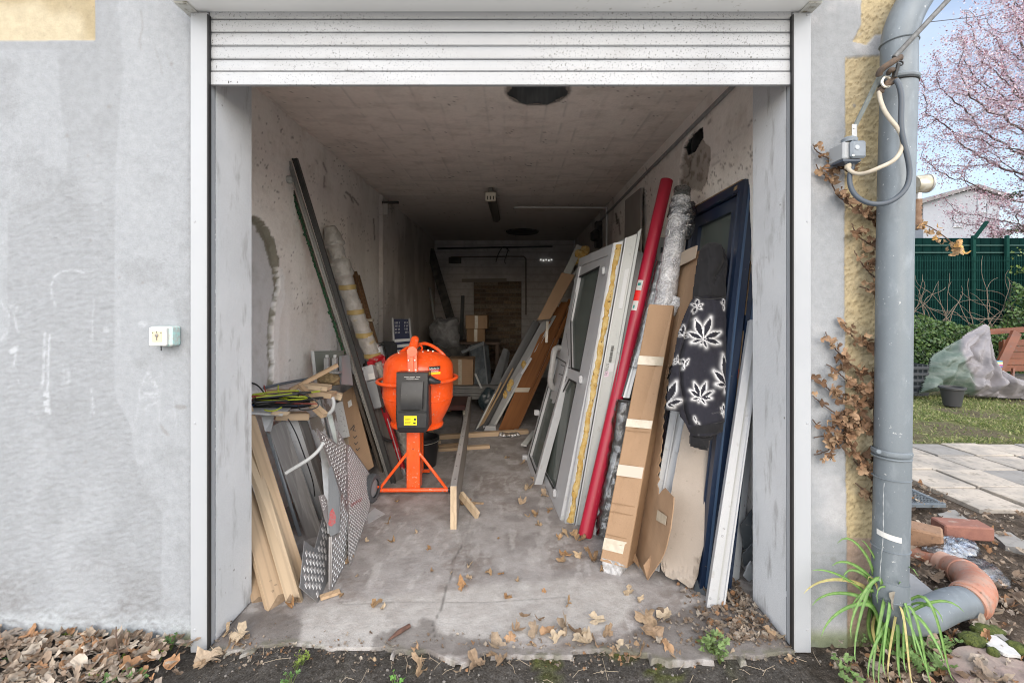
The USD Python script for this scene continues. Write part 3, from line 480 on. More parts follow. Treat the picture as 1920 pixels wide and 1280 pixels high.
b = onX(723, 392, RX0 + .07); t = Thing('ceiling_bracket', 'small pale bracket high on the left inner wall', 'bracket', b); t.part('tab', box(b, (.06, .02, .14)), mat('tab_grey', (.36, .35, .33))); t.part('arm', box(b + V(.06, 0, .08), (.2, .03, .03)), M_dark)

# ---- roller shutter
M_alu = mat('white_aluminium', (.30, .315, .335), [dict(s=1.3, st=(1, 1, 1), lo=.45, hi=.7, c=(.27, .285, .305)), dict(s=300, lo=.3, hi=.7, c=(.9, .9, .9), bl='multiply')], rough=.42, spec=.5, coords='world')
spk = dict(s=120, d=4, r=.7, lo=.595, hi=.63, c=(.06, .06, .055), gate=dict(s=1.05, d=2, lo=.36, hi=.52)); spk2 = dict(k='cell', s=26, lo=.12, hi=.08, c=(.1, .1, .095), a=.8, gate=dict(s=4.1, lo=.56, hi=.6))
M_slat = mat('spotted_slat', (.325, .338, .357), [dict(s=1.3, c=(.29, .303, .322)), dict(s=9, st=(.5, 1, 2), lo=.5, hi=.75, c=(.26, .266, .273), a=.7), spk, spk2, dict(s=105, d=2, lo=.66, hi=.69, c=(.1, .1, .09), gate=dict(s=2.0, lo=.46, hi=.6))], rough=.45, coords='world')
M_rubber = mat('black_rubber', (.012, .012, .013), rough=.6)
S = Thing('roller_shutter', 'white aluminium roller shutter, raised, spotted with dirt, in side rails', 'shutter', (0, 1.96, 0))
lines = [14, 37, 62, 87, 112, 135, 160]; cz = lambda y: H + (CY - y) * 1.965 / F
for a, b in zip(lines[:-1], lines[1:]):
    z1, z0 = cz(a), cz(b); hh = z1 - z0; last = b == 160; gp = .0019
    sec = [(0, z0 + gp), (-.004, z0 + gp + .003), (-.0050, z0 + hh * .3), (-.0056, z0 + hh * .55), (-.0045, z0 + hh * .8), (-.001, z1 - gp - .003), (.0, z1 - gp), (.008, z1 - gp), (.008, z0 + gp)] if not last else [(-.006, z0), (-.007, z0 + .004), (-.007, z1 - .006), (-.003, z1 - gp), (.012, z1 - gp), (.012, z0)]
    v = np.array([[x, 1.965 + p[0], p[1]] for x in (GX0 + .002, GX1 - .002) for p in sec]); n = len(sec); f = [[k, (k + 1) % n, n + (k + 1) % n] for k in range(n)] + [[k, n + (k + 1) % n, n + k] for k in range(n)]
    S.part('bottom_rail' if last else 'slat', TM(v, f), M_slat, smooth=25)
S.part('added_backing', box((0, 1.978, (2.404 + 2.75) / 2 + .01), (GX1 - GX0 - .01, .006, .33)), M_rubber); S.part('seal', box((-.05, 1.972, 2.4015), (GX1 - GX0 - .1, .016, .006)), M_rubber, label='black sealing lip under the bottom rail')  # black sheet added behind the slats so the gaps between them read dark
S.part('dirt_clump', cat(*[box((GX0 + .065 + .014 * k + .004 * (k % 2), 1.966, 2.404 + .002 * (k % 3)), (.016, .012, .008 + .005 * (k % 2)), rotz(k), bev=.002) for k in range(5)]), M_dark)
for s, x0, x1 in ((-1, at(356.5, 0, 1.95)[0], GX0), (1, GX1, at(1521.5, 0, 1.95)[0])):
    sec = box(((x0 + x1) / 2, 1.974, (2.70 - .022) / 2), (x1 - x0, .048, 2.722), bev=.003); S.part('guide_rail', sec, M_alu)
    xi = x1 if s < 0 else x0; S.part('seal_strip', box((xi - s * .0045, 1.9505, 1.34), (.0055, .02, 2.69)), M_rubber, label='black brush strip in the guide rail')
    for py in (28, 415, 793, 1180): S.part('screw', lathe([(0, -.003), (.0045, -.0025), (.006, 0)], V(at(365 if s < 0 else 1514, 0, 1.95)[0], 1.9505, H + (CY - py) * 1.95 / F), V(0, 1, 0), 12), M_alu)
bx0, bx1, bz = -1.398, 1.283, 2.708
sec = [(1.998, bz), (1.79, bz), (1.765, bz + .012), (1.75, bz + .035), (1.75, bz + .22), (1.998, bz + .26)]
v = np.array([[x, p[0], p[1]] for x in (bx0, bx1) for p in sec]); n = len(sec); f = [[k, (k + 1) % n, n + (k + 1) % n] for k in range(n)] + [[k, n + (k + 1) % n, n + k] for k in range(n)] + [[0, k + 1, k] for k in range(1, n - 1)] + [[n, n + k, n + k + 1] for k in range(1, n - 1)]
S.part('shutter_box', TM(v, f), mat('box_aluminium', (.78, .79, .79), [dict(s=.9, c=(.72, .73, .73)), dict(s=40, lo=.6, hi=.7, c=(.42, .42, .38), gate=dict(s=3, lo=.5, hi=.6))], rough=.4, coords='world'), smooth=20)
for x in (bx0 + .03, bx1 - .03): S.part('end_plate', box((x, 1.94, bz - .004), (.055, .1, .008), bev=.002), mat('box_plate', (.5, .5, .47), [dict(s=30, lo=.5, hi=.65, c=(.2, .18, .13))], rough=.6))
# ---- key switch on the left wall
M_ks = mat('off_white_plastic', (.38, .38, .365), [dict(s=60, c=(.34, .55, .53))], rough=.45)
k0 = at(306, 629, 1.985); K = Thing('key_switch', 'small off-white key switch box screwed to the grey wall left of the door', 'switch', k0)
zt, zb = H + (CY - 611) * 2.0 / F, H + (CY - 647) * 2.0 / F; K.part('housing', box((at(313, 0, 1.98)[0], 1.972, (zt + zb) / 2), (.095, .056, zt - zb), bev=.006), M_ks); kx = at(295, 0, 1.93)[0]; kz = at(0, 631, 1.93)[2]
K.part('cover', box((kx, 1.938, kz), (.074, .018, .078), bev=.004), mat('cover_white', (.46, .46, .45), rough=.4)); K.part('plate', box((kx, 1.9285, kz), (.042, .003, .044), bev=.0005), mat('yellowed_plate', (.45, .40, .28), rough=.5)); K.part('keyhole', cat(lathe([(0, -.004), (.007, -.003), (.007, 0)], V(kx, 1.927, kz + .006), V(0, 1, 0), 16), box((kx, 1.926, kz - .006), (.003, .004, .018))), mat('key_steel', (.22, .21, .2), metal=.8, rough=.4))
K.part('symbol', cat(*[TM(V(*[[kx + a * .018 - .003, 1.926, kz + .014], [kx + a * .018 + .003, 1.926, kz + .014], [kx + a * .018, 1.926, kz + .020]]).reshape(3, 3), [[0, 1, 2]]) for a in (-1, 1)] + [box((kx, 1.926, kz + .02), (.0015, .002, .008))]), M_rubber, smooth=False); K.part('cable_stub', tube([V(kx + .004, 1.945, kz - .036), V(kx + .006, 1.944, kz - .06)], .0025, 6), M_rubber)
SC = .64
# ================================================================== RIGHT SIDE OF THE BAY
def bil(q, s, t): return (q[0] * (1 - s) + q[1] * s) * (1 - t) + (q[3] * (1 - s) + q[2] * s) * t
def Q(*c): return np.array([pt(k) for k in c])
def nrm(q):
    n = unit(np.cross(q[1] - q[0], q[3] - q[0])); return n if np.dot(n, q.mean(0) - EYE) > 0 else -n
def sub(q, s0, s1, t0, t1, lift=.0): return np.array([bil(q, s0, t0), bil(q, s1, t0), bil(q, s1, t1), bil(q, s0, t1)]) - nrm(q) * lift
def decal(m, o, xd, yd):
    xd, yd = unit(xd), unit(yd); zd = np.cross(xd, yd); m.vertices = o + m.vertices[:, :1] * xd + m.vertices[:, 1:2] * yd + m.vertices[:, 2:] * zd; return m
wear = dict(s=280, lo=.3, hi=.7, c=(.88, .88, .88), bl='multiply')
M_pvc = mat('white_pvc', (.58, .595, .62), [dict(s=3, st=(1, 1, .3), lo=.45, hi=.7, c=(.51, .525, .545)), dict(s=26, lo=.63, hi=.7, c=(.42, .41, .39), a=.6), wear], rough=.32, spec=.5)
M_pvc2 = mat('greyed_pvc', (.53, .55, .54), [dict(s=4, st=(1, 1, .2), c=(.47, .49, .48)), dict(s=22, lo=.62, hi=.7, c=(.35, .34, .31), a=.7), wear], rough=.38)
M_gasket = mat('gasket', (.015, .016, .016), rough=.5)
M_foam = mat('pu_foam', (.50, .31, .07), [dict(s=22, lo=.4, hi=.6, c=(.62, .47, .20)), dict(s=40, lo=.6, hi=.68, c=(.16, .09, .03))], rough=.8, bump=[dict(s=120, a=.7, h=.006)])
M_glassd = pane_mat('door_glass', (.40, .45, .42), .10, 1.5, extra=.04, reflect_veil=((.10, .115, .105), .62))  # grey-green reflection on dirty panes painted in as a diffuse layer
M_card = mat('cardboard', (.47, .31, .195), [dict(s=5, st=(1, 1, .4), c=(.42, .275, .17)), dict(s=60, lo=.62, hi=.7, c=(.33, .2, .12), a=.5), dict(k='wave', s=55, w=.4, dir='z', lo=.3, hi=.9, c=(.93, .93, .92), bl='multiply'), wear], rough=.8, spec=.2, bump=[dict(k='wave', s=55, w=.4, dir='z', a=.12, h=.002), dict(s=9, a=.25, h=.01)])
M_card2 = mat('cardboard_dark', (.36, .225, .13), [dict(s=5, st=(1, 1, .4), c=(.30, .19, .11)), wear], rough=.85, spec=.2, bump=[dict(s=12, a=.3, h=.01)])
M_beige = mat('beige_board', (.49, .425, .365), [dict(s=4, c=(.44, .38, .325)), dict(s=30, lo=.62, hi=.7, c=(.3, .25, .2), a=.6), wear], rough=.85, spec=.2, bump=[dict(s=7, a=.25, h=.012), dict(s=200, a=.25, h=.002)])
M_tape = mat('pale_tape', (.60, .53, .42), [dict(s=30, c=(.5, .44, .34))], rough=.28, coat=.3)
M_film = pane_mat('clear_film', (.86, .87, .88), .12, 1.45, bump=(38, .9), extra=.06)
M_blue = mat('dark_blue_paint', (.009, .020, .048), [dict(s=30, lo=.66, hi=.69, c=(.22, .17, .12)), dict(s=4, c=(.010, .02, .045)), wear], rough=.3, coat=.25)
M_bare = mat('bare_wood', (.42, .29, .16), [dict(s=20, st=(1, 1, .15), c=(.26, .17, .09))], rough=.8)

# ---- white glazed door leaf leaning on the right
A, B, T = fl(1050, 974), fl(1006, 870), at(1150, 470, 3.18); D = Plane(A, B, T, long=T - A); dd = unit(B - A)
outer = [(1050, 974), (1006, 870), (1082, 504), (1150, 470)]
up = [(1085, 518.5), (1124.5, 499), (1087, 697), (1071, 691), (1069.5, 599)]; lo = [(1067, 709.5), (1081.5, 717), (1040, 922), (1015.5, 874), (1031, 782)]
t = Thing('glazed_door', 'white plastic door leaf with dark panes and slanting bars, leaning right of the mixer', 'door', A, z=T - A, side=dd)
t.part('frame', pext(outer, D, .068, [up, lo]), M_pvc, smooth=False)
for pg in (up, lo):
    t.part('glass', pext(pg, D, .012, lift=.02), M_glassd, smooth=False); g = Polygon(D.uv(np.array([D.hit(*p) for p in pg]))); t.part('gasket', sext(g.buffer(.002, join_style=2).difference(g.buffer(-.012, join_style=2)), D, .006, lift=-.002), M_gasket, smooth=False)
for pg in ([(1062, 625), (1069, 690), (1052, 684)], [(1048, 700.5), (1063.5, 707), (1029, 778)]):
    g = Polygon(D.uv(np.array([D.hit(*p) for p in pg]))); t.part('gasket', sext(g.buffer(.004).difference(g.buffer(-.003)), D, .004, lift=-.001), M_gasket, smooth=False); t.part('panel', sext(g.buffer(-.003), D, .004, lift=-.0025), M_pvc, smooth=False)
for (px, py), (qx, qy) in (((1134.5, 508), (1144, 517)), ((1092, 711), (1102, 726)), ((1043, 923), (1057, 936))):
    for k, (a, b) in enumerate(((px, py), (qx, qy))):
        w = D.hit(a, b) if not k else at(a, b, D.hit(px, py)[1] - .03); t.part('hinge', box(w - V(.012, .008, 0), (.028, .035, .055), bev=.008), M_pvc)
t.part('bottom_edge', qext([A + V(.004, -.002, 0), A + V(.066, .004, 0), A + D.w * .03 + V(.066, .004, 0), A + D.w * .03 + V(.004, -.002, 0)], dd, -.004), M_pvc2, smooth=False)
for k in (.022, .047): t.part('groove', qext([A + D.n * k - dd * .0015, A + D.n * (k + .006) - dd * .0015, T + D.n * (k + .006) - dd * .0015, T + D.n * k - dd * .0015], dd, .003), M_gasket, smooth=False)
# ---- frame with foam, frame with barcode, next to it
def edge_frame(name, label, q, L, m, wdt=.075, group=None):
    t = Thing(name, label, 'frame', q[0], z=q[3] - q[0], side=dd); n = D.n
    t.part('stile', qext(q, dd, wdt), m, smooth=False); far = q + dd * (L - wdt); t.part('stile', qext(far, dd, wdt), m, smooth=False)
    h = unit(q[3] - q[0]); ln = np.linalg.norm(q[3] - q[0])
    for a in (0.0, ln - wdt):
        r = np.array([q[0] + h * a, q[1] + h * a, q[1] + h * (a + wdt), q[0] + h * (a + wdt)]) + dd * wdt; t.part('rail', qext(r, dd, L - 2 * wdt - .001), m, smooth=False)
    return t
qB = Q((1059, 980), (1077, 982), (1169, 452, 3.16), (1150, 456, 3.17)); t = edge_frame('foam_frame', 'white door frame with a yellow strip of builder\'s foam along its edge', qB, 1.0, M_pvc)
rng = np.random.default_rng(11); rings = []; K = 150
for k in range(K + 1):
    f = .005 + .985 * k / K; c0 = bil(qB, .55 + .05 * math.sin(k * .31) + rng.normal(0, .012), f); w = .020 * (.7 + .5 * meshkit.noise(V(k * .17, 3, 1)) + .1 * rng.normal()); hgt = .012 * (.5 + 1.1 * meshkit.noise(V(k * .23, 9, 1)))
    u = unit(qB[1] - qB[0]); n = -nrm(qB); rings.append([c0 + u * w * math.cos(a) + n * (hgt * math.sin(a) * (.7 + .6 * rng.random()) - .001) for a in np.linspace(0, math.pi, 7)])
v = np.array(rings).reshape(-1, 3); i, j = np.meshgrid(np.arange(K), np.arange(6), indexing='ij'); k = (i * 7 + j).ravel(); t.part('foam_strip', TM(v, np.vstack([np.stack([k, k + 1, k + 8], 1), np.stack([k, k + 8, k + 7], 1)])), M_foam, smooth=50)
for s in (.1, .93): t.part('fin', qext(sub(qB, s - .03, s + .03, .0, 1, .010), nrm(qB), .012), M_pvc2, smooth=False)
qC = Q((1080, 983), (1101, 985), (1195, 438, 3.15), (1174, 446, 3.16)); t = edge_frame('barcode_frame', 'greyish white frame with a barcode and number sticker, beside the red tube', qC, .98, M_pvc2)
qF = Q((1101, 985), (1106, 986), (1203, 428, 3.14), (1197, 434, 3.145)); t.part('fin', qext(qF, dd, .02), M_pvc2, smooth=False); t.part('fin', qext(sub(qC, -.06, .05, 0, 1, .012), nrm(qC), .014), M_pvc, smooth=False)
t.part('lock_plate', qext(sub(qC, .42, .8, .74, .88, .006), nrm(qC), .006), M_pvc, smooth=False); t.part('lock_plate', qext(sub(qC, .5, .95, .52, .55, .003), nrm(qC), .003), M_pvc, smooth=False)
Dq = Plane(qC[0], qC[1], qC[3], long=qC[3] - qC[0]); 
for s, f in ((.45, .962), (.4, .628), (.62, .955), (.62, .65)): t.part('screw_hole', lathe([(0, -.0015), (.006, -.001), (.006, .002)], bil(qC, s, f), -nrm(qC), 12), M_gasket)
dn, ri = -unit(qC[3] - qC[0]), unit(qC[1] - qC[0]); o = Dq.hit(1146.5, 648); rg = np.random.default_rng(2); bars = []; x = 0
while x < .115:
    w = rg.choice([.0012, .0022, .0034]); bars.append(qext([o + dn * x, o + dn * x + ri * .018, o + dn * (x + w) + ri * .018, o + dn * (x + w)] - nrm(qC) * .002, nrm(qC), .0015)); x += w + rg.choice([.0014, .0024])
t.part('barcode', cat(*bars), M_gasket, smooth=False, kind='stuff'); t.part('number', decal(meshkit.text_mesh('572635', .016, .0012), Dq.hit(1137.5, 681) - nrm(qC) * .0008, dn, ri), M_gasket, smooth=False)
t.part('pink_sticker', qext(sub(qC, .2, .6, .505, .525, .0015), nrm(qC), .001), mat('pink_sticker', (.66, .5, .6), rough=.5), smooth=False)
# ---- second window sash behind the door, bent grab handle
a, b = V(.185, 3.75, .0), V(.137, 4.36, .0); tp = at(1044, 655, 4.42); D2 = Plane(a, b, tp, long=tp - b); up2 = tp - b; ring = Polygon(D2.uv(np.array([a, b, b + up2, a + up2])))
t = Thing('window_sash', 'narrow white window sash standing behind the glazed door', 'window', a, z=up2, side=b - a); t.part('frame', sext(ring.difference(ring.buffer(-.065, join_style=2)), D2, .06), M_pvc, smooth=False); t.part('glass', sext(ring.buffer(-.06, join_style=2), D2, .01, .03), M_glassd, smooth=False); t.part('gasket', sext(ring.buffer(-.062, join_style=2).difference(ring.buffer(-.072, join_style=2)), D2, .006, -.001), M_gasket, smooth=False)
for px, py in ((1009, 772), (987, 856)): t.part('fitting', box(D2.hit(px, py) - V(.015, .02, 0), (.05, .05, .05), bev=.006), M_pvc)
single('grab_handle', tube(smooth_path([at(1040, 728, 4.15), at(1033, 722, 4.12), at(1033, 700, 4.1), at(1037, 672, 4.12), at(1040, 656, 4.15), at(1047, 652, 4.2), at(1056, 653, 4.25)], 40), .026), mat('handle_grey', (.40, .40, .40), [dict(s=20, c=(.33, .33, .33))], rough=.45), 'thick bent grey tube handle beside the glazed door', 'handle')
single('fitting_strip', board([(977, 832, 4.6), (988, 834, 4.6), (1006, 808, 4.9), (999, 806, 4.9)], .02), M_pvc2, 'short white fitting strip lying on the floor beside the sash', 'strip'); 
# ---- red tube
p0, p1 = fl(1097, 1004), at(1250, 339, 3.30); ax = unit(p1 - p0); M_red = mat('red_plastic', (.52, .016, .052), [dict(s=3, st=(1, 1, .2), c=(.47, .014, .045)), dict(s=130, lo=.67, hi=.7, c=(.6, .3, .3), a=.6), wear], rough=.42)
t = Thing('red_tube', 'long red plastic tube leaning between the white frames and cardboard', 'tube', p0, z=p1 - p0); L = np.linalg.norm(p1 - p0)
t.part('wall', lathe([(.039, .02), (.039, 0), (.044, 0), (.044, L), (.0405, L), (.0405, L - .15), (0, L - .15)], p0, p1 - p0, 40), M_red)
vs_ = [p0 + ax * (L * f) for f in np.linspace(.621, .690, 8)]; fr = frame_of(p0, p1, V(1, 0, 0)); tocam = unit(EYE - vs_[3]); tocam = unit(tocam - ax * np.dot(tocam, ax)); rt = np.cross(ax, tocam); rt = rt if rt[0] > 0 else -rt
def wrap(a0, a1, f0, f1, r):
    g = [[p0 + ax * L * f + (tocam * math.cos(a) + rt * math.sin(a)) * r for a in np.linspace(a0, a1, 9)] for f in (f0, f1)]; v = np.array(g).reshape(-1, 3); k = np.arange(8); return TM(v, np.vstack([np.stack([k, k + 1, k + 10], 1), np.stack([k, k + 10, k + 9], 1)]))
t.part('label', wrap(-1.0, -.05, .60, .688, .0446), mat('paper_white', (.72, .72, .70), rough=.5), smooth=True); t.part('label_band', wrap(-1.0, -.05, .628, .658, .0450), mat('label_red', (.85, .02, .015), rough=.5)); t.part('label_mark', wrap(-.75, -.45, .606, .615, .0450), mat('label_teal', (.05, .28, .26), rough=.5)); t.part('label_mark', wrap(-.8, -.3, .672, .680, .0450), mat('label_teal'))
# ---- anthracite panel and film-wrapped profiles behind the tube
q = Q((1150, 742, 3.02), (1184, 744, 3.0), (1232, 486, 3.2), (1196, 470, 3.22)); single('anthracite_board', board(q, .03), mat('anthracite', (.035, .042, .045), [dict(s=5, c=(.05, .056, .06)), wear], rough=.35), 'dark anthracite panel half hidden behind the red tube', 'panel', z=q[3] - q[0])
q = Q((1168, 745, 2.97), (1180, 746, 2.96), (1250, 476, 3.1), (1239, 474, 3.1)); t = Thing('wrapped_profile', 'silver profile in torn clear film just right of the red tube', 'profile', q[0], z=q[3] - q[0]); M_silver = mat('mill_aluminium', (.60, .61, .62), [dict(s=9, st=(1, 1, .1), c=(.5, .51, .52))], metal=.7, rough=.38)
t.part('profile', board(q, .04), M_silver, smooth=False); t.part('rib', board(sub(q, .35, .5, 0, 1, .006), .006), M_pvc, smooth=False)
def film(path, r, seed, m=None, sides=14, amp=.35, n=70):
    p = smooth_path(path, n); rg = np.random.default_rng(seed); mm = tube(p, r, sides); k = np.arange(len(mm.vertices) - 2) // sides; cen = p[k]; d = mm.vertices[:-2] - cen
    f = 1 + amp * (meshkit.fbm(mm.vertices[:-2] * 26, 4, seed) - .5) * 2; mm.vertices[:-2] = cen + d * f[:, None]; return mm
t.part('film', film([bil(q, .5, f) + V(0, -.01, .0) for f in (.2, .4, .6, .8, .93)], .033, 4), M_film, smooth=True)
t = Thing('wrapped_bundle', 'grey boards in clear film standing behind the red tube\'s foot', 'bundle', fl(1130, 1002)); q = Q((1122, 1003), (1148, 1006), (1188, 752, 2.99), (1160, 748, 3.0)); M_gw = mat('grey_woodgrain', (.19, .185, .18), [dict(s=12, st=(1, 1, .08), lo=.35, hi=.65, c=(.12, .115, .11)), dict(s=50, st=(1, 1, .05), lo=.5, hi=.7, c=(.25, .245, .24))], rough=.5)
t.part('board', board(q, .06), M_gw, smooth=False); q2 = Q((1107, 1000), (1117, 1003), (1158, 850, 2.93), (1150, 846, 2.93)); t.part('profile', board(q2, .03), M_pvc, smooth=False); t.part('film', film([bil(q, .45, f) + V(-.005, -.03, .0) for f in (.02, .25, .5, .75, 1.0)], .062, 6), M_film, smooth=True)
# ---- first long carton with a bubble-wrapped roll in it
q = Q((1122, 1070), (1171, 1084), (1262, 573, 2.80), (1217, 570, 2.80)); n = nrm(q); t = Thing('long_carton', 'long narrow carton with four bands of tape, open at the top', 'carton', q[0], z=q[3] - q[0])
qq = q.copy(); qq[:2] += (q[3] - q[0]) * .035; t.part('front', board(qq, .004), M_card, smooth=False); t.part('back', board(qq + n * .17, .004), M_card2, smooth=False); t.part('side', hexa(np.array([qq[1], qq[2], qq[2] + n * .17, qq[1] + n * .17]), np.array([qq[1], qq[2], qq[2] + n * .17, qq[1] + n * .17]) + V(.004, 0, 0)), M_card2, smooth=False); t.part('side', hexa(np.array([qq[0], qq[3], qq[3] + n * .17, qq[0] + n * .17]), np.array([qq[0], qq[3], qq[3] + n * .17, qq[0] + n * .17]) + V(.004, 0, 0)), M_card2, smooth=False)
for a, b, w in ((.755, .79, 0), (.515, .545, 0), (.335, .375, 1), (.075, .115, 0)): t.part('tape', board(sub(q, -.01, 1.01, a, b, .0012), .0012), M_tape if not w else mat('clear_tape', (.53, .43, .34), rough=.2, coat=.5), smooth=False)
for a in (.50, .235, .205, .125, .10): t.part('crease', board(sub(q, .02, .98, a, a + .0025, .0006), .001), M_card2, smooth=False)
v = [bil(q, s, f) + n * d for s in (.03, .97) for f, d in ((.045, 0), (.045, .17))] + [bil(q, s, f) + n * d for s in (.2, .8) for f, d in ((-.005, .01), (-.005, .15))] + [bil(q, .5, -.012) + n * .02]
m = hull(v).subdivide().subdivide().subdivide(); m.vertices += (meshkit.fbm(m.vertices * 55, 3, 3)[:, None] - .5) * .02 * m.vertex_normals; t.part('wrapped_end', m, mat('crumpled_film', (.55, .55, .56), [dict(s=40, c=(.3, .29, .28))], rough=.22, spec=.8, bump=[dict(s=90, a=.6, h=.008)]), smooth=40)
c0, c1 = bil(q, .50, .95) + n * .095, at(1277, 372, 3.02); t = Thing('bubble_wrapped_roll', 'roll in silvery bubble wrap sticking out of the long carton', 'roll', c0, z=c1 - c0); M_bub = mat('bubble_wrap', (.50, .51, .54), [dict(k='cell', s=70, lo=.1, hi=.5, c=(.36, .37, .40)), dict(s=10, c=(.62, .63, .66))], rough=.2, spec=.9, coat=.5, bump=[dict(k='cell', s=75, a=.8, h=.01), dict(s=30, a=.7, h=.02)])
pth = [c0, c0 * .6 + c1 * .4, c0 * .3 + c1 * .7, c1]; t.part('core', tube(smooth_path([*pth, c1 + unit(c1 - c0) * .03], 20), .045, 20), mat('grey_core', (.15, .17, .175), rough=.5)); 
m = film(pth, .062, 8, amp=.16, sides=26, n=120); t.part('bubble_wrap', m, M_bub, smooth=True); m = film([bil(q, .75, .98) + n * .075, bil(q, .88, 1.01) + n * .07, bil(q, .95, 1.045) + n * .065], .04, 9, amp=.35, sides=16, n=40); t.part('bubble_wrap', m, M_bub, smooth=True); t.part('film', film([c1 + (c0 - c1) * .33 + V(.04, -.02, 0), c1 + (c0 - c1) * .2 + V(.055, -.02, 0), c1 + (c0 - c1) * .06 + V(.045, 0, 0)], .05, 12, amp=.6, n=40), M_film, smooth=True)
t.part('film', film([c1 + (c0 - c1) * .16, c1 + (c0 - c1) * .05, c1 + unit(c1 - c0) * .07], V(1).repeat(40) * np.linspace(.07, .052, 40), 13, amp=.2, n=40), M_film, smooth=True); t.part('sticker', board([at(1251, 405 + 47, 2.93), at(1259, 406 + 47, 2.93), at(1262, 384 + 47, 2.94), at(1255, 384 + 47, 2.94)], .002), mat('paper_white'), smooth=False)
# ---- white profile behind, second torn carton, beige board
q = Q((1205, 1066), (1236, 1070), (1300, 690, 2.76), (1272, 690, 2.76)); t = Thing('white_profile', 'white plastic profile showing through the torn carton', 'profile', q[0], z=q[3] - q[0]); t.part('web', board(q, .05), M_pvc, smooth=False); t.part('rib', board(sub(q, .35, .45, 0, 1, .008), .008), M_pvc, smooth=False); t.part('rib', board(sub(q, .9, 1.0, 0, 1, .012), .012), M_pvc, smooth=False)
a, b, c_ = fl(1214, 1086), fl(1178, 1022), at(1296, 492, 2.80); E = Plane(a, b, c_, long=c_ - a); t = Thing('torn_carton', 'torn open cardboard carton with a ragged edge, left of the hooded top', 'carton', a, z=c_ - a)
tear = [(1253, 690)]; rg = np.random.default_rng(4)
for k in range(1, 26): tear.append((1253 - 22 * k / 26 + (1.8 if k % 2 else -1.8) + rg.normal(0, .5), 690 + 235 * k / 26))
poly = [(1274, 488), (1300, 472), (1325, 468), (1318, 560), (1300, 640)] + tear + [(1234, 928), (1240, 920), (1246, 914), (1257, 926), (1264, 932), (1259, 990), (1250, 1022), (1236, 1052), (1215, 1087), (1200, 1066), (1190, 1063), (1184, 1050), (1192, 1040), (1178, 1025), (1172, 1030), (1192, 900)]
m = pext(poly, E, .005); m = m.subdivide_to_size(.05) if hasattr(m, 'subdivide_to_size') else m; m.vertices -= E.n * (.02 * (meshkit.fbm(m.vertices * 6, 3, 2)[:, None] - .5)); t.part('panel', m, M_card, smooth=25)
t.part('flap', hexa(Q((1170, 1030, 2.62), (1200, 1066, 2.50), (1196, 1050, 2.55), (1178, 1000, 2.68)), Q((1170, 1030, 2.63), (1200, 1066, 2.51), (1196, 1050, 2.56), (1178, 1000, 2.69))), M_card2, smooth=False); t.part('flap', board([(1207, 1060, 2.44), (1214, 1086, 2.44), (1228, 1066, 2.45), (1222, 1040, 2.47)], .004), M_card, smooth=False); t.part('tape', pext([(1234, 975), (1252, 985), (1254, 968), (1237, 956)], E, .001, lift=-.012), M_tape, smooth=False)
t.part('hand_hole', pext([(1232, 760), (1235, 730), (1239, 717), (1239, 735), (1236, 758)], E, .002, lift=-.012), M_gasket, smooth=False)
t.part('torn_lip', pext(rough_poly([(1272, 508), (1274, 480), (1316, 462), (1312, 486), (1290, 497)], 6, .7, 3), E, .004, lift=-.03), mat('torn_paper', (.52, .43, .34), rough=.9), smooth=False)
q = Q((1238, 1072, 2.44), (1306, 1100, 2.33), (1392, 708, 2.50), (1322, 700, 2.62)); E2 = Plane(q[0], q[1], q[2], long=q[2] - q[1]); t = Thing('beige_board', 'large beige sheet of board with a crumpled lower edge, under the hooded top', 'board', q[1], z=q[2] - q[1])
poly = rough_poly([(1239, 1040), (1240, 1062), (1248, 1078), (1262, 1086), (1272, 1084), (1292, 1102), (1300, 1101), (1308, 1077), (1321, 1017), (1347, 942), (1374, 830), (1393, 722), (1388, 712), (1340, 700), (1300, 690), (1288, 760), (1262, 900)], 14, .5, 8); m = pext(poly, E2, .008).subdivide_to_size(.018); pxy = proj(m.vertices)
m.vertices -= E2.n * ((.018 * (fb(m.vertices, 5, 3, 4) - .5))[:, None] + (.10 * sstep(pxy[:, 1], 1030, 1075) * (np.abs(fb(m.vertices * V(1, 1, 2), 9, 3, 5) - .5) - .06))[:, None]); t.part('sheet', m, M_beige, smooth=30); 0 and t.part('crumple', tube(smooth_path([E2.hit(1242, 1046) - E2.n * .01, E2.hit(1256, 1056) - E2.n * .014, E2.hit(1270, 1062) - E2.n * .012, E2.hit(1280, 1070) - E2.n * .016, E2.hit(1292, 1068) - E2.n * .012, E2.hit(1308, 1060) - E2.n * .01], 30), .005, 8), M_beige)
single('torn_corner', pext(rough_poly([(1364, 572), (1362, 505), (1372, 504), (1378, 530), (1386, 552), (1376, 562)], 6, .8, 5), Plane(at(1364, 572, 2.62), at(1386, 552, 2.56), at(1366, 505, 2.66)), .004), mat('torn_paper'), 'torn flap of brown paper sticking out right of the hood', 'paper')
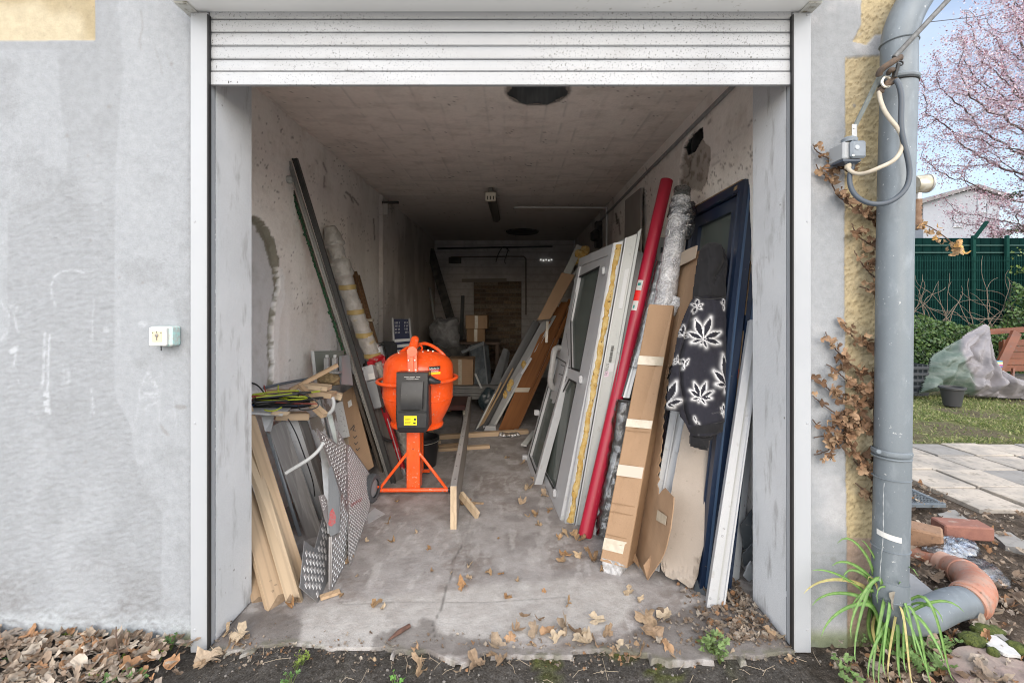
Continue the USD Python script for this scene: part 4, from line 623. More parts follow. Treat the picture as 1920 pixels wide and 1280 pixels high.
# ---- dark blue glazed frames
nb, nt, ft = fl(1312, 1108), at(1397, 335, 2.50), at(1293, 395, 3.23)
def blue_frame(off, label, glass, chips, seed):
    a, b, c = nb + off, nt + off, ft + off; Bp = Plane(a, b, c, long=b - a); R = Polygon(Bp.uv(np.array([a, b, c, a + c - b]))); J = dict(join_style=2)
    t = Thing('blue_frame', label, 'frame', a, z=b - a, side=c - b); t.part('outer_frame', sext(R.difference(R.buffer(-.062, **J)), Bp, .075), M_blue, smooth=False); t.part('sash', sext(R.buffer(-.066, **J).difference(R.buffer(-.145, **J)), Bp, .06, .016), M_blue, smooth=False); t.part('rebate', sext(R.buffer(-.050, **J).difference(R.buffer(-.058, **J)), Bp, .01, -.006), M_blue, smooth=False)
    if glass: t.part('glass', sext(R.buffer(-.14, **J), Bp, .012, .04), M_glassd, smooth=False)
    s = -1 if Bp.uv(c)[0] < 0 else 1; w = Bp.w; L = np.linalg.norm(b - a); rg = np.random.default_rng(seed)
    for k, (f0, f1, d, wd, lf) in enumerate(chips):
        n = 40; x = np.linspace(f0 * L, f1 * L, n); wid = wd * (.55 + .8 * rg.random(n)); g = Polygon([(s * (d - wid[i]), x[i]) for i in range(n)] + [(s * (d + wid[i] * .6), x[i]) for i in reversed(range(n))]); t.part('bare_edge', sext(g, Bp, .004, lf), M_bare, smooth=False, label='strip where the paint has come off down to bare wood')
    e0, e1 = a + Bp.n * .03 - unit(c - b) * .004, b + Bp.n * .03 - unit(c - b) * .004; t.part('edge_bead', beam(e0, e1, .010, .008, Bp.n), mat('blue_bead', (.05, .09, .16), rough=.3)); return t, Bp, R
blue_frame(V(0, 0, 0), 'dark blue glazed window frame with chipped paint behind the hooded top', True, [(.30, .985, .066, .0045, .012), (.985, .995, .1, .02, -.002)], 1)
t, Bp, R = blue_frame(V(.088, .006, -.01), 'second dark blue frame wedged between the first and the concrete reveal', False, [(.05, .62, .012, .005, -.002), (.66, .8, .012, .006, -.002)], 2)
tp = [nt, ft]; off = V(0, 0, .001); single('bare_lath', beam(nt + V(.01, .04, .006), ft + V(.0, -.04, .006), .012, .006, V(1, 0, 0)), M_bare, 'thin bare wooden strip along the top of the dark blue frame', 'strip')
single('red_sticker', board([at(1383, 708, 2.44), at(1392, 708, 2.43), at(1394, 692, 2.43), at(1385, 692, 2.44)], .002), mat('label_red'), 'small red sticker on the dark blue frame above the beige board', 'sticker')
# ---- white profile and pale panel at the right reveal, scraps
q = Q((1324, 1136), (1358, 1140), (1432, 600, 2.40), (1405, 600, 2.41)); t = Thing('white_profile', 'tall white grooved profile leaning against the right concrete reveal', 'profile', q[0], z=q[3] - q[0])
t.part('web', board(q, .03), M_pvc, smooth=False); t.part('rib', board(sub(q, 0, .5, 0, 1, .012), .012), M_pvc, smooth=False); t.part('rib', board(sub(q, .52, .60, 0, 1, .006), .006), M_pvc2, smooth=False); t.part('rib', board(sub(q, .9, 1, 0, 1, .008), .008), M_pvc, smooth=False); t.part('groove', board(sub(q, .5, .52, 0, 1, .001), .001), M_gasket, smooth=False)
for f, s in ((.03, .12), (.03, .62), (.26, .3), (.235, .28)): t.part('screw_hole', lathe([(0, -.0012), (.004, -.001), (.004, .002)], bil(q, s, f) - nrm(q) * (.012 if s < .5 else .0), -nrm(q), 10), M_gasket)
q = Q((1330, 1118, 2.32), (1386, 1084, 2.44), (1424, 700, 2.50), (1398, 700, 2.42)); single('pale_board', board(q, .012), mat('pale_blue_panel', (.52, .56, .60), [dict(s=5, c=(.47, .51, .55)), dict(s=24, lo=.64, hi=.7, c=(.2, .18, .16), a=.8), dict(s=3, st=(1, 1, 6), lo=.68, hi=.7, c=(.25, .25, .25), a=.6), wear], rough=.4), 'pale blue-grey sheet behind the tall white profile', 'panel', z=q[3] - q[0])
M_slate = mat('slate_sheet', (.05, .062, .075), [dict(s=9, c=(.08, .095, .11)), dict(s=40, lo=.62, hi=.7, c=(.2, .2, .2))], rough=.45)
q = Q((1302, 1108), (1328, 1118), (1332, 1088, 2.36), (1302, 1087, 2.38)); single('slate_scrap', board(q, .006), M_slate, 'square grey slate scrap at the foot of the white profile', 'scrap')
for k, (pts, lb) in enumerate((([(1388, 985), (1410, 955), (1412, 1020), (1394, 1030)], 'upper dark scrap of sheeting jammed behind the pale panel'), ([(1392, 1040), (1412, 1018), (1412, 1050), (1396, 1062)], 'middle dark scrap of sheeting jammed behind the pale panel'), ([(1394, 1080), (1408, 1052), (1412, 1085), (1404, 1090)], 'small pale scrap of sheeting near the floor by the right reveal'))):
    pl = Plane(at(*pts[0], 2.40), at(*pts[1], 2.36), at(*pts[2], 2.42)); m = pext(rough_poly(pts, 8, .8, k), pl, .006); single('sheet_scrap', m, M_slate if k < 2 else mat('pale_blue_panel'), lb, 'scrap')
# ---- grey panel on the right wall further in
q = np.array([onX(1166, 600, 1.17), onX(1196, 600, 1.17), onX(1201, 352, 1.24), onX(1172, 376, 1.24)]); q[0][2] = q[1][2] = .4; single('grey_board', board(q, .02), mat('taupe_panel', (.40, .37, .345), [dict(s=5, c=(.36, .335, .31))], rough=.6), 'tall grey-brown panel standing against the right wall behind the red tube', 'panel', z=q[3] - q[0])
q = Q((1215, 640, 3.5), (1242, 640, 3.5), (1252, 445, 3.65), (1236, 445, 3.65)); t = Thing('white_box', 'white carton end showing right of the red tube', 'box', q[0], z=q[3] - q[0]); t.part('body', board(q, .1), M_pvc2, smooth=False); t.part('label', board(sub(q, .3, .8, .84, .9, .002), .002), M_slate, smooth=False)
# ---- the hooded top
zz = lambda x, y: (1240 + x / 3.05, 440 + y / 3.05)
hp = Plane(at(1285, 800, 2.36), at(1350, 800, 2.33), at(1338, 470, 2.53), long=at(1338, 470, 2.53) - at(1320, 800, 2.345))
out = [(235, 72), (262, 52), (300, 48), (338, 56), (362, 84), (378, 150), (374, 215), (368, 260), (370, 370), (370, 600), (367, 870), (363, 1055), (354, 1085), (350, 1125), (298, 1150), (292, 1172), (276, 1178), (266, 1236), (215, 1224), (163, 1207), (166, 1142), (140, 1085), (108, 1040), (100, 1012), (60, 1008), (26, 998), (28, 940), (46, 830), (62, 745), (95, 560), (128, 470), (160, 395), (178, 362), (188, 260), (205, 150), (218, 95)]
to_uv = lambda x, y: hp.uv(hp.hit(*zz(x, y))); opl = Polygon([to_uv(*p) for p in out]).buffer(.004).buffer(-.002); b = opl.bounds; st = .0042
us, vs = np.arange(b[0] - st, b[2] + st, st), np.arange(b[1] - st, b[3] + st, st); A_, B_ = np.meshgrid(us, vs, indexing='ij'); uvp = np.stack([A_.ravel(), B_.ravel()], 1)
dist = shapely.distance(shapely.points(uvp), opl.exterior); ins = shapely.contains_xy(opl, uvp[:, 0], uvp[:, 1]); dist = np.where(ins, dist, 0)
W = proj(hp.xyz(uvp)); zx, zy = (W[:, 0] - 1240) * 3.05, (W[:, 1] - 440) * 3.05                       # position on the garment
def seg(pts): return shapely.distance(shapely.points(np.stack([zx, zy], 1)), LineString(pts))
h = .055 * (1 - np.exp(-dist / .028)); cre = lambda pts, w, a: a * np.exp(-(seg(pts) / w) ** 2)
h -= cre([(182, 440), (140, 560), (105, 700), (108, 860), (135, 1010), (160, 1080)], 8, .034) + cre([(175, 372), (250, 378), (368, 366)], 5, .012) + cre([(186, 1082), (250, 1082), (350, 1064)], 4, .007) + cre([(166, 1150), (230, 1160), (298, 1150)], 6, .02) + cre([(352, 80), (360, 150), (330, 210), (300, 250)], 10, .025) + cre([(290, 292), (320, 250)], 8, .014) + cre([(330, 470), (300, 640), (310, 760)], 16, .008) + cre([(230, 700), (205, 830), (200, 960)], 22, .007) + cre([(120, 640), (100, 690), (112, 740)], 8, .01) + cre([(60, 800), (48, 900), (60, 990)], 12, .008)
h += .040 * (fb(np.stack([uvp[:, 0] * 2.4, uvp[:, 1], 0 * uvp[:, 0]], 1), 7, 4, 3) - .5) * np.minimum(1, dist / .02) + .012 * (zy < 366) * np.exp(-((zx - 275) / 60) ** 2) - .012 * (zy > 1152) * (dist > 0) + cre([(240, 90), (255, 170), (250, 260), (262, 340)], 14, .010)
def leaf(c, tips, wd, gl):
    best = np.full(len(zx), 1e9); c = np.array(c, float)
    for t_ in tips:
        d = np.array(t_, float) - c; L = np.linalg.norm(d); e = d / L; x = (zx - c[0]) * e[0] + (zy - c[1]) * e[1]; y = -(zx - c[0]) * e[1] + (zy - c[1]) * e[0]; tt = np.clip(x / L, 0, 1); w = wd * L * np.sin(np.pi * np.clip(tt, .001, 1) ** 1.15) ** 1.25
        best = np.minimum(best, np.where((x < 0) | (x > L), np.hypot(np.where(x < 0, x, x - L), y), np.abs(y) - w))
    return np.where(best < 0, 0, np.exp(-(np.maximum(best, 0) / (gl * .9)) ** 1.3)), best < 0
white, dark = np.zeros(len(zx)), np.zeros(len(zx), bool)
for c, tips, gl in [((225, 606), [(270, 482), (183, 495), (332, 562), (146, 566), (325, 626), (163, 622), (243, 652), (214, 636)], 10), ((214, 932), [(243, 846), (178, 846), (284, 897), (155, 892), (275, 936), (165, 942), (241, 968), (205, 956)], 8), ((372, 862), [(345, 690), (286, 785), (300, 858), (360, 900)], 11), ((26, 968), [(78, 842), (112, 948), (30, 880), (70, 985)], 10), ((192, 425), [(198, 376), (168, 402), (224, 410), (218, 438), (170, 446), (180, 456)], 5), ((116, 580), [(122, 520), (104, 545), (146, 568), (96, 580), (145, 590)], 5), ((88, 728), [(92, 695), (70, 712), (112, 716), (110, 738), (66, 740)], 5), ((124, 752), [(148, 716), (118, 716), (142, 742), (116, 774)], 5), ((352, 408), [(350, 370), (336, 396), (352, 434)], 5), ((350, 1012), [(352, 968), (332, 990), (366, 985), (336, 1020), (364, 1024), (350, 1040)], 5), ((186, 1066), [(180, 1040), (204, 1080)], 6)]:
    w, dk = leaf(c, tips, .125, gl); white = np.maximum(white, w); dark |= dk
white = np.where(dark, 0, white); col = mixc(np.tile(V(.020, .020, .027), (len(zx), 1)), (.72, .72, .73), np.clip(white * 1.15, 0, 1) * (.72 + .5 * (fb(np.stack([uvp[:, 0], uvp[:, 1], 0 * uvp[:, 0]], 1), 16, 3, 8) - .3))); col = mixc(col, (.2, .2, .2), cre([(292, 880), (330, 882), (346, 884)], 2, .5) + cre([(275, 1022), (328, 1012)], 2, .3)); rib = (zy > 1152) | ((seg([(190, 1115), (350, 1095)]) < 26) & (zy > 1066)); col = np.where((rib | (zy < 366))[:, None], V(.016, .016, .018), col)
nv = len(vs); nu = len(us); i, j = np.meshgrid(np.arange(nu - 1), np.arange(nv - 1), indexing='ij'); k = (i * nv + j).ravel(); qd = np.stack([k, k + nv, k + nv + 1, k + 1], 1); qd = qd[ins[qd].all(1)]
Pf = hp.xyz(uvp, -h); Pb = hp.xyz(uvp, .012 * (1 - np.exp(-dist / .02))); ff = np.vstack([qd[:, [0, 1, 2]], qd[:, [0, 2, 3]]]); N = len(uvp); m = TM(np.vstack([Pf, Pb]), np.vstack([ff, ff[:, ::-1] + N])); cc = np.vstack([col, np.tile(V(.022, .022, .026), (N, 1))])
used = np.unique(m.faces); mp = -np.ones(2 * N, int); mp[used] = np.arange(len(used)); m = TM(m.vertices[used], mp[m.faces]); fn = np.cross(m.triangles[0][1] - m.triangles[0][0], m.triangles[0][2] - m.triangles[0][0]); m = TM(m.vertices, m.faces[:, ::-1]) if np.dot(fn, hp.n) > 0 else m
t = Thing('hooded_top', 'black hooded top printed with white-edged leaves, hung over the cardboard on the right', 'clothing', hp.hit(*zz(215, 1220)), z=hp.w); M_jersey = mat('black_jersey', paint=True, layers=[dict(s=400, lo=.3, hi=.7, c=(.7, .7, .7), bl='multiply'), dict(s=24, lo=.66, hi=.7, c=(.2, .2, .2), a=.3)], rough=.9, spec=.12, sheen=.04, bump=[dict(s=500, a=.35, h=.001), dict(s=22, a=.35, h=.012)])
t.part('body', m, M_jersey, paint=cc[used]); hem = smooth_path([hp.xyz(to_uv(x, y), -.045) for x, y in ((190, 1083), (250, 1084), (300, 1076), (350, 1064))], 30); t.part('hem_seam', tube(hem, .0025, 6), mat('black_thread', (.02, .02, .022), rough=.9)); hs = smooth_path([hp.xyz(to_uv(x, y), -.043) for x, y in ((178, 368), (240, 378), (300, 377), (366, 366))], 30); t.part('neck_seam', tube(hs, .003, 6), mat('black_thread'))
# ---- bundle of long profiles standing further in, on the right
M_brown = mat('brown_foil_profile', (.30, .115, .030), [dict(s=10, st=(1, 1, .05), lo=.4, hi=.65, c=(.19, .07, .018)), wear], rough=.6, spec=.15)
for bl, br, tr, tl, d, lb in (((934, 806), (947, 806), (1050, 575), (1036, 575), 5.65, 'front brown profile of the bundle with a pale strap'), ((946, 806), (958, 806), (1066, 566), (1052, 566), 5.7, 'second brown profile in the right-hand bundle'), ((957, 805), (964, 805), (1072, 560), (1066, 560), 5.75, 'third brown profile in the right-hand bundle'), ((964, 804), (972, 804), (1082, 560), (1074, 560), 5.8, 'rearmost brown profile in the right-hand bundle')):
    q = Q((*bl, None), (*br, None), (*tr, d), (*tl, d)); t = Thing('brown_profile', lb, 'profile', q[0], z=q[3] - q[0]); t.part('web', board(q, .04), M_brown, smooth=False); t.part('rib', board(sub(q, .35, .62, 0, 1, .012), .012), M_brown, smooth=False)
    if bl[0] == 934: t.part('strap', board(sub(q, -.1, 1.9, .30, .335, .016), .02), mat('strap_pale', (.55, .48, .38), rough=.6), smooth=False)
q = Q((905, 802), (926, 803), (1042, 592, 5.62), (1022, 592, 5.6)); t = Thing('grey_profile', 'grey-white profile with yellow foam blobs in front of the brown bundle', 'profile', q[0], z=q[3] - q[0]); M_gp = mat('dull_profile', (.34, .35, .36), [dict(s=6, st=(1, 1, .15), c=(.26, .265, .27)), wear], rough=.4); t.part('web', board(q, .05), M_gp, smooth=False); t.part('rib', board(sub(q, .85, 1.05, 0, 1, .015), .02), M_pvc2, smooth=False)
for f, s in ((.56, .55), (.40, .3), (.36, .35), (.30, .3)):
    m = trimesh.creation.icosphere(3, .03); m.vertices *= V(1, .5, 1.8); m.vertices *= (1 + .7 * (fb(m.vertices, 30, 3, int(f * 99)) - .5))[:, None]; m.vertices += bil(q, s, f); t.part('foam_blob', m, M_foam, smooth=60)
q = Q((888, 806, None), (906, 808, None), (1012, 605, 5.8), (1000, 600, 5.8)); single('dark_profile', board(q, .05), mat('dark_profile', (.06, .062, .065), rough=.4), 'dark profile leaning left of the grey-white one', 'profile', z=q[3] - q[0])
for k, (b0, t0, lb) in enumerate((((893, 806), (928, 738), 'thin pale stick, leftmost of the leaning bundle'), ((899, 806), (962, 690), 'thin wooden stick beside the grey-white profile'), ((897, 806), (940, 716), 'short wooden stick between two thin sticks'))): single('stick', beam(fl(*b0), at(*t0, 5.45), .018, .015), M_bare if k else M_pvc2, lb, 'stick', z=at(*t0, 5.5) - fl(*b0))
q = Q((1007, 600, 5.42), (1031, 598, 5.42), (1077, 515, 5.55), (1053, 511, 5.55)); E3 = nrm(q); single('cardboard_sleeve', cat(board(q, .004), hexa(np.array([q[1], q[2], q[2] + E3 * .1, q[1] + E3 * .1]), np.array([q[1], q[2], q[2] + E3 * .1, q[1] + E3 * .1]) + V(.004, 0, 0)), hexa(np.array([q[0], q[3], q[3] + E3 * .1, q[0] + E3 * .1]), np.array([q[0], q[3], q[3] + E3 * .1, q[0] + E3 * .1]) + V(.004, 0, 0))), M_card, 'brown cardboard sleeve around the top of the leaning bundle', 'sleeve', z=q[3] - q[0], smooth=False)
p0, p1 = at(1062, 515, 5.6), at(1087, 462, 5.75); t = Thing('foamed_profile', 'white profile end with a yellow lump of foam above the cardboard sleeve', 'profile', p0, z=p1 - p0); t.part('profile', beam(p0, p1, .085, .05), M_pvc2); t.part('profile', beam(p0 + V(.07, .02, -.05), p1 + V(.06, .02, -.15), .03, .03), M_pvc2)
for dx, dy, r in ((20, 14, .085), (28, 4, .06), (10, 22, .05), (30, 20, .05)):
    m = trimesh.creation.icosphere(3, r); m.vertices *= (1 + .8 * (fb(m.vertices, 18, 3, dx) - .5))[:, None]; m.vertices += at(1068 + dx, 466 + dy, 5.72); t.part('foam_lump', m, M_foam, smooth=60)
t = Thing('tape_strip', 'torn white strip of tape hanging on the brown bundle', 'tape', at(1018, 632, 5.4)); t.part('strip', board([at(1022, 642, 5.4), at(1027, 642, 5.4), at(1029, 602, 5.45), at(1024, 602, 5.45)], .004), M_tape); t.part('strip', board([at(976, 700, 5.35), at(980, 702, 5.35), at(998, 672, 5.42), at(995, 670, 5.42)], .004), M_pvc)
single('white_block', box(fl(918, 806) + V(0, 0, .027), (.15, .06, .054), bev=.004), M_pvc, 'small white block on the floor at the foot of the leaning bundle', 'block')
for k, (a, b, lb) in enumerate((((1040, 640), (1066, 610), 'wooden block in the dark rack behind the glazed door'), ((1046, 590), (1064, 580), 'upper wooden block in the dark rack'))): single('wood_block', box((at(*a, 6.3) + at(*b, 6.3)) / 2, (.2, .1, .12), bev=.006), M_bare, lb, 'wood')
t = Thing('dark_rack', 'dark wooden rack standing against the right wall behind the glazed door', 'rack', V(1.05, 6.6, 0)); M_dw = mat('dark_wood', (.09, .05, .03), [dict(s=8, st=(1, 1, .1), c=(.05, .03, .02))], rough=.7)
for y in (6.0, 7.3):
    for x in (.78, 1.22): t.part('post', beam(V(x, y, 0), V(x, y, 1.5), .06, .06), M_dw)
for z in (.35, .8, 1.3): t.part('shelf', box((1.0, 6.65, z), (.5, 1.4, .03), bev=.003), M_dw)
# ================================================================== LEFT SIDE AND MIDDLE OF THE BAY
pine = lambda k, b: mat(f'pine_{k}', tuple(1.32 * x for x in b), [dict(s=5, st=(1, 1, .12), lo=.35, hi=.65, c=tuple(1.05 * x for x in b)), dict(k='wave', s=9, st=(1, 1, .06), w=6, dir='x', lo=.55, hi=.95, c=tuple(.9 * x for x in b), a=.6), dict(s=14, lo=.70, hi=.73, c=(.10, .06, .03)), wear], rough=.65, spec=.3, bump=[dict(s=60, st=(1, 1, .05), a=.25, h=.002)])
P_A, P_B, P_C = pine('a', (.50, .37, .245)), pine('b', (.46, .325, .205)), pine('c', (.56, .435, .30))
M_damp = mat('damp_wood', (.22, .15, .09), [dict(s=30, c=(.32, .23, .15))], rough=.8)
for bl, br, tr, tl, d, m, lb in (
    ((555, 1112), (580, 1096), (468, 745, 2.78), (444, 745, 2.72), None, P_A, 'rightmost of the leaning pine planks, its upper edge highest beside the reveal'),
    ((536, 1128), (566, 1129), (470, 812, 2.68), (445, 812, 2.64), None, P_C, 'second pine plank from the right, narrow, beside the chequered plates'),
    ((503, 1146), (541, 1122), (466, 890, 2.58), (434, 890, 2.52), None, P_A, 'broad pine plank leaning in front of the others with two nail holes low down'),
    ((486, 1116), (509, 1108), (462, 905, 2.62), (440, 905, 2.60), None, P_B, 'pine plank half hidden behind the broad front plank'),
    ((472, 1130), (497, 1126), (458, 985, 2.50), (440, 985, 2.48), None, P_B, 'shortest pine plank, in the corner by the left reveal')):
    q = np.array([pt(c) for c in (bl, br, tr, tl)]); t = Thing('pine_plank', lb, 'plank', q[0], z=q[3] - q[0], side=q[1] - q[0]); t.part('board', board(q, .026, bev=.003), m); e = board(sub(q, .02, .98, .002, .10, .0012), .0015); t.part('damp_end', board(np.array([bil(q, .01, .002), bil(q, .99, .002), bil(q, .99, .045), bil(q, .6, .06)]) - nrm(q) * .001, .0015), M_damp, smooth=False, label='end darkened by damp')
    if 'nail' in lb:
        for s, f in ((.45, .17), (.42, .10), (.62, .13)): t.part('nail_hole', lathe([(0, -.0012), (.0045, -.001), (.0045, .002)], bil(q, s, f), -nrm(q), 10), M_gasket)
# ---- boards behind the planks
M_lam = mat('grey_laminate', (.24, .225, .22), [dict(s=14, st=(1, 1, .06), lo=.4, hi=.62, c=(.155, .145, .14)), dict(s=70, st=(1, 1, .04), lo=.5, hi=.7, c=(.31, .30, .29)), wear], rough=.5); M_whb = mat('white_board', (.58, .59, .60), [dict(s=6, c=(.5, .51, .52)), dict(s=26, lo=.63, hi=.7, c=(.28, .26, .23), a=.7), wear], rough=.5)
M_flake = mat('flaking_white_paint', (.55, .56, .57), [dict(s=12, st=(1, 1, .3), lo=.5, hi=.53, c=(.24, .21, .18)), dict(s=40, lo=.6, hi=.66, c=(.33, .32, .31)), wear], rough=.7, bump=[dict(s=30, a=.4, h=.005)])
def lean(name, lb, c, cq, th, m, bl=None, bev=0):
    q = np.array([pt(k) for k in cq]); t = Thing(name, lb, c, q[0], z=q[3] - q[0], side=q[1] - q[0]); t.part('board', board(q, th, bev), m, smooth=False); return t, q
lean('laminate_board', 'wide grey wood-grain board leaning behind the pine planks', 'board', ((575, 1010), (606, 1002), (535, 785, 2.95), (503, 803, 2.86)), .012, M_lam)
t, q = lean('white_board', 'white painted board leaning between two grey wood-grain boards', 'board', ((602, 972), (616, 964), (560, 785, 3.06), (534, 792, 2.98)), .016, M_whb); t.part('edge_strip', board(sub(q, .9, 1.06, 0, 1, .004), .02), M_lam, smooth=False)
lean('laminate_board', 'narrow dark grey wood-grain board right of the white painted board', 'board', ((617, 962), (628, 955), (575, 783, 3.12), (557, 784, 3.08)), .012, mat('dark_laminate', (.15, .14, .135), [dict(s=14, st=(1, 1, .06), lo=.4, hi=.62, c=(.095, .09, .088)), wear], rough=.5))
lean('flaking_board', 'white board with flaking paint behind the bent white tube', 'board', ((626, 935), (640, 930), (606, 778, 3.28), (576, 786, 3.18)), .02, M_flake)
lean('grey_strip', 'slim grey-blue metal strip along the edge of the wide wood-grain board', 'strip', ((560, 1005), (566, 1003), (506, 812, 2.83), (499, 810, 2.83)), .01, mat('zinc_strip', (.36, .39, .42), metal=.5, rough=.45))
lean('flaking_board', 'pale board with peeling paint just left of the carton with symbols', 'board', ((640, 915), (652, 910), (626, 750, 3.52), (603, 745, 3.40)), .02, M_flake)
lean('grey_metal_strip', 'bent strip of grey sheet metal behind the tall dark plate', 'strip', ((614, 1000, 2.60), (622, 1000, 2.60), (618, 850, 2.85), (600, 838, 2.85)), .003, mat('galvanised', (.42, .43, .44), [dict(s=12, c=(.33, .34, .35)), dict(s=30, lo=.62, hi=.68, c=(.30, .22, .08))], metal=.6, rough=.42))
t, q = lean('styrofoam_block', 'speckled white foam block between the pile and the carton', 'block', ((634, 823, 3.72), (656, 818, 3.80), (642, 752, 3.84), (622, 757, 3.78)), .05, mat('speckled_foam', (.62, .62, .60), [dict(k='cell', s=40, lo=.16, hi=.10, c=(.3, .3, .29)), dict(s=50, lo=.6, hi=.65, c=(.4, .4, .38))], rough=.9))
# carton with printed symbols
q = np.array([pt(k) for k in ((664, 900, 3.78), (701, 874, 3.84), (662, 724, 3.98), (641, 738, 3.90))]); n = nrm(q); t = Thing('carton', 'upright brown carton printed with handling arrows, behind the chequered plates', 'carton', q[0], z=q[3] - q[0])
t.part('body', board(q, .14), M_card, smooth=False); t.part('side', board([q[0] + V(-.05, .02, -.0), q[0] - n * .001, q[3] - n * .001, q[3] + V(-.05, .02, .0)], .12), mat('pale_card_side', (.50, .40, .29), rough=.85), smooth=False); t.part('sticker', board(sub(q, .34, .62, .80, .87, .0015), .001), mat('paper_white'), smooth=False)
E4 = Plane(q[0], q[1], q[3], long=q[3] - q[0]); pr4 = []
for (x, y), r in (((662, 803), 9), ((666, 819), 5), ((668, 831), 5), ((671, 842), 5)):
    pts = [(x - r * .5, y + r * .25), (x + r * .2, y - r * .75), (x + r * .25, y - r * .2), (x + .0, y + r * .4), (x + r * .55, y + r * .45)] if r > 6 else [(x - r * .6, y - r * .2), (x - r * .2, y + r * .4), (x + r * .6, y - r * .5)]
    pr4.append(sext(LineString(E4.uv(np.array([E4.hit(*a) for a in pts]))).buffer(.0028), E4, .001, -.0012))
t.part('printed_arrows', cat(*pr4), M_gasket, smooth=False, kind='stuff')
# bits of wood, cables and tubes on top of the pile
def slat(lb, a, b, w, h, m, side=V(0, 0, 1), nm='wood_offcut', holes=0):
    p0, p1 = pt(a), pt(b); t = Thing(nm, lb, 'wood', p0, z=p1 - p0, side=side); t.part('piece', beam(p0, p1, w, h, side), m)
    for f in ([.25, .78] if holes else []): t.part('hole', lathe([(0, -.001), (.006, -.001), (.006, .002)], p0 * (1 - f) + p1 * f - V(0, h / 2 + .0005, 0), V(0, -1, 0), 12), M_gasket)
slat('pale offcut with two drilled holes on top of the pile', (569, 722.5, 3.2), (618, 727, 3.2), .032, .09, P_C, holes=1); slat('second pale offcut just under the drilled one', (577, 735, 3.18), (626, 740, 3.18), .036, .10, P_A); slat('short square offcut beside the carton', (624, 740, 3.3), (641, 744, 3.32), .045, .06, P_C)
slat('long brown stick lying slantwise over the pile', (543, 732, 3.12), (633, 684, 3.35), .026, .025, P_B); slat('offcut pointing down from the cable heap', (576, 750, 3.02), (609, 779, 2.95), .035, .04, P_A); slat('split offcut crossing under the cables', (562, 722, 3.1), (592, 752, 3.0), .022, .03, P_B); slat('rough beam end under the cable heap', (514, 779, 2.93), (577, 779, 3.05), .042, .10, P_A); slat('brown board behind the cable heap', (468, 733, 3.0), (552, 735, 3.25), .035, .09, P_B)
q = np.array([pt(k) for k in ((455, 772, 2.70), (530, 776, 2.78), (560, 752, 3.10), (460, 750, 2.98))]); single('shelf_board', board(q, .012), M_whb, 'white board lying flat under the heap of cables', 'board'); single('white_sheet', board([(497, 809, 2.78), (508, 808, 2.78), (515, 776, 2.85), (488, 772, 2.82)], .004), M_whb, 'small white sheet hanging down in front of the pile', 'sheet'); single('thin_lath', board([(508, 776, 2.74), (538, 778, 2.80), (545, 772, 2.84), (510, 770, 2.76)], .006), P_C, 'thin pale lath under the cables', 'lath')
rng = np.random.default_rng(21); cols = [mat('cable_black', (.010, .010, .011), rough=.4), mat('cable_yellowgreen', (.42, .50, .02), rough=.45), mat('cable_blue', (.015, .06, .22), rough=.45), mat('cable_red', (.3, .04, .03), rough=.5)]
def cable(lb, kind, n, seed, yo, r):
    rg = np.random.default_rng(seed); p = []
    for k in range(n):
        a = rg.uniform(-1, 1); p.append(at(472 + (0 if k % 2 else 100 + 16 * rg.random()) + 10 * rg.random(), 752 + yo + 9 * rg.normal() * (.5 if k % 2 else 1), 2.86 + .10 * rg.normal() * .6) if k % 2 else at(545 + 38 * rg.random(), 748 + yo + 7 * rg.normal(), 2.92 + .08 * rg.random()))
    single('cable', tube(smooth_path(p, n * 10), r, 6), cols[kind], lb, 'cable')
for k, (kd, yo, lb) in enumerate(((0, 2, 'black cable coiled lowest in the heap of cables'), (0, -4, 'black cable looping through the top of the cable heap'), (0, 7, 'thick black cable along the front of the cable heap'), (1, -5, 'yellow-green earth wire lying on the cable heap'), (1, -9, 'upper yellow-green earth wire of the cable heap'), (2, 6, 'blue wire in the front of the cable heap'), (0, 10, 'black cable sagging out of the cable heap'), (3, 2, 'red wire end in the cable heap'))): cable(lb, kd, 12 if kd < 2 else 6, 30 + k, yo, .0055 if kd == 0 else .004)
for pts, r, k, lb in (([(468, 717, 2.9), (482, 722, 2.9), (500, 742, 2.85), (520, 752, 2.85)], .005, 0, 'black cable curling up by the left reveal'), ([(560, 742, 2.9), (590, 750, 2.88), (597, 760, 2.88), (585, 767, 2.86), (560, 760, 2.86)], .004, 0, 'thin black wire loop hanging right of the cable heap'), ([(540, 785, 2.84), (556, 815, 2.84), (571, 855, 2.86), (580, 880, 2.88), (590, 930, 2.9)], .004, 0, 'long black wire hanging down over the white painted board'), ([(496, 768, 2.74), (512, 770, 2.74), (528, 763, 2.78)], .004, 1, 'short yellow wire end at the front of the pile'), ([(495, 722, 2.95), (500, 738, 2.92), (505, 744, 2.9)], .004, 3, 'stiff red-tipped wire standing up from the cables'), ([(522, 722, 2.95), (524, 738, 2.92), (538, 748, 2.9)], .004, 1, 'stiff yellow wire standing up from the cables')):
    single('cable', tube(smooth_path([pt(p) for p in pts], 30), r, 6), cols[k], lb, 'cable')
M_hose = mat('blue_grey_hose', (.13, .16, .19), rough=.5); single('hose', tube(smooth_path([at(495, 727, 3.02), at(545, 716, 3.28), at(592, 708, 3.6)], 20), .010, 8), M_hose, 'blue-grey hose lying along the wall behind the pile', 'hose')
M_wtube = mat('white_tube', (.48, .50, .51), [dict(s=20, lo=.6, hi=.7, c=(.5, .5, .5))], rough=.35); single('bent_tube', tube(smooth_path([at(535.5, 887, 2.52), at(570, 866, 2.54), at(590, 851, 2.56), at(600, 840, 2.58), at(606, 829, 2.60)], 40), .0100, 14), M_wtube, 'bent white tube sticking out between boards and chequered plates', 'tube')
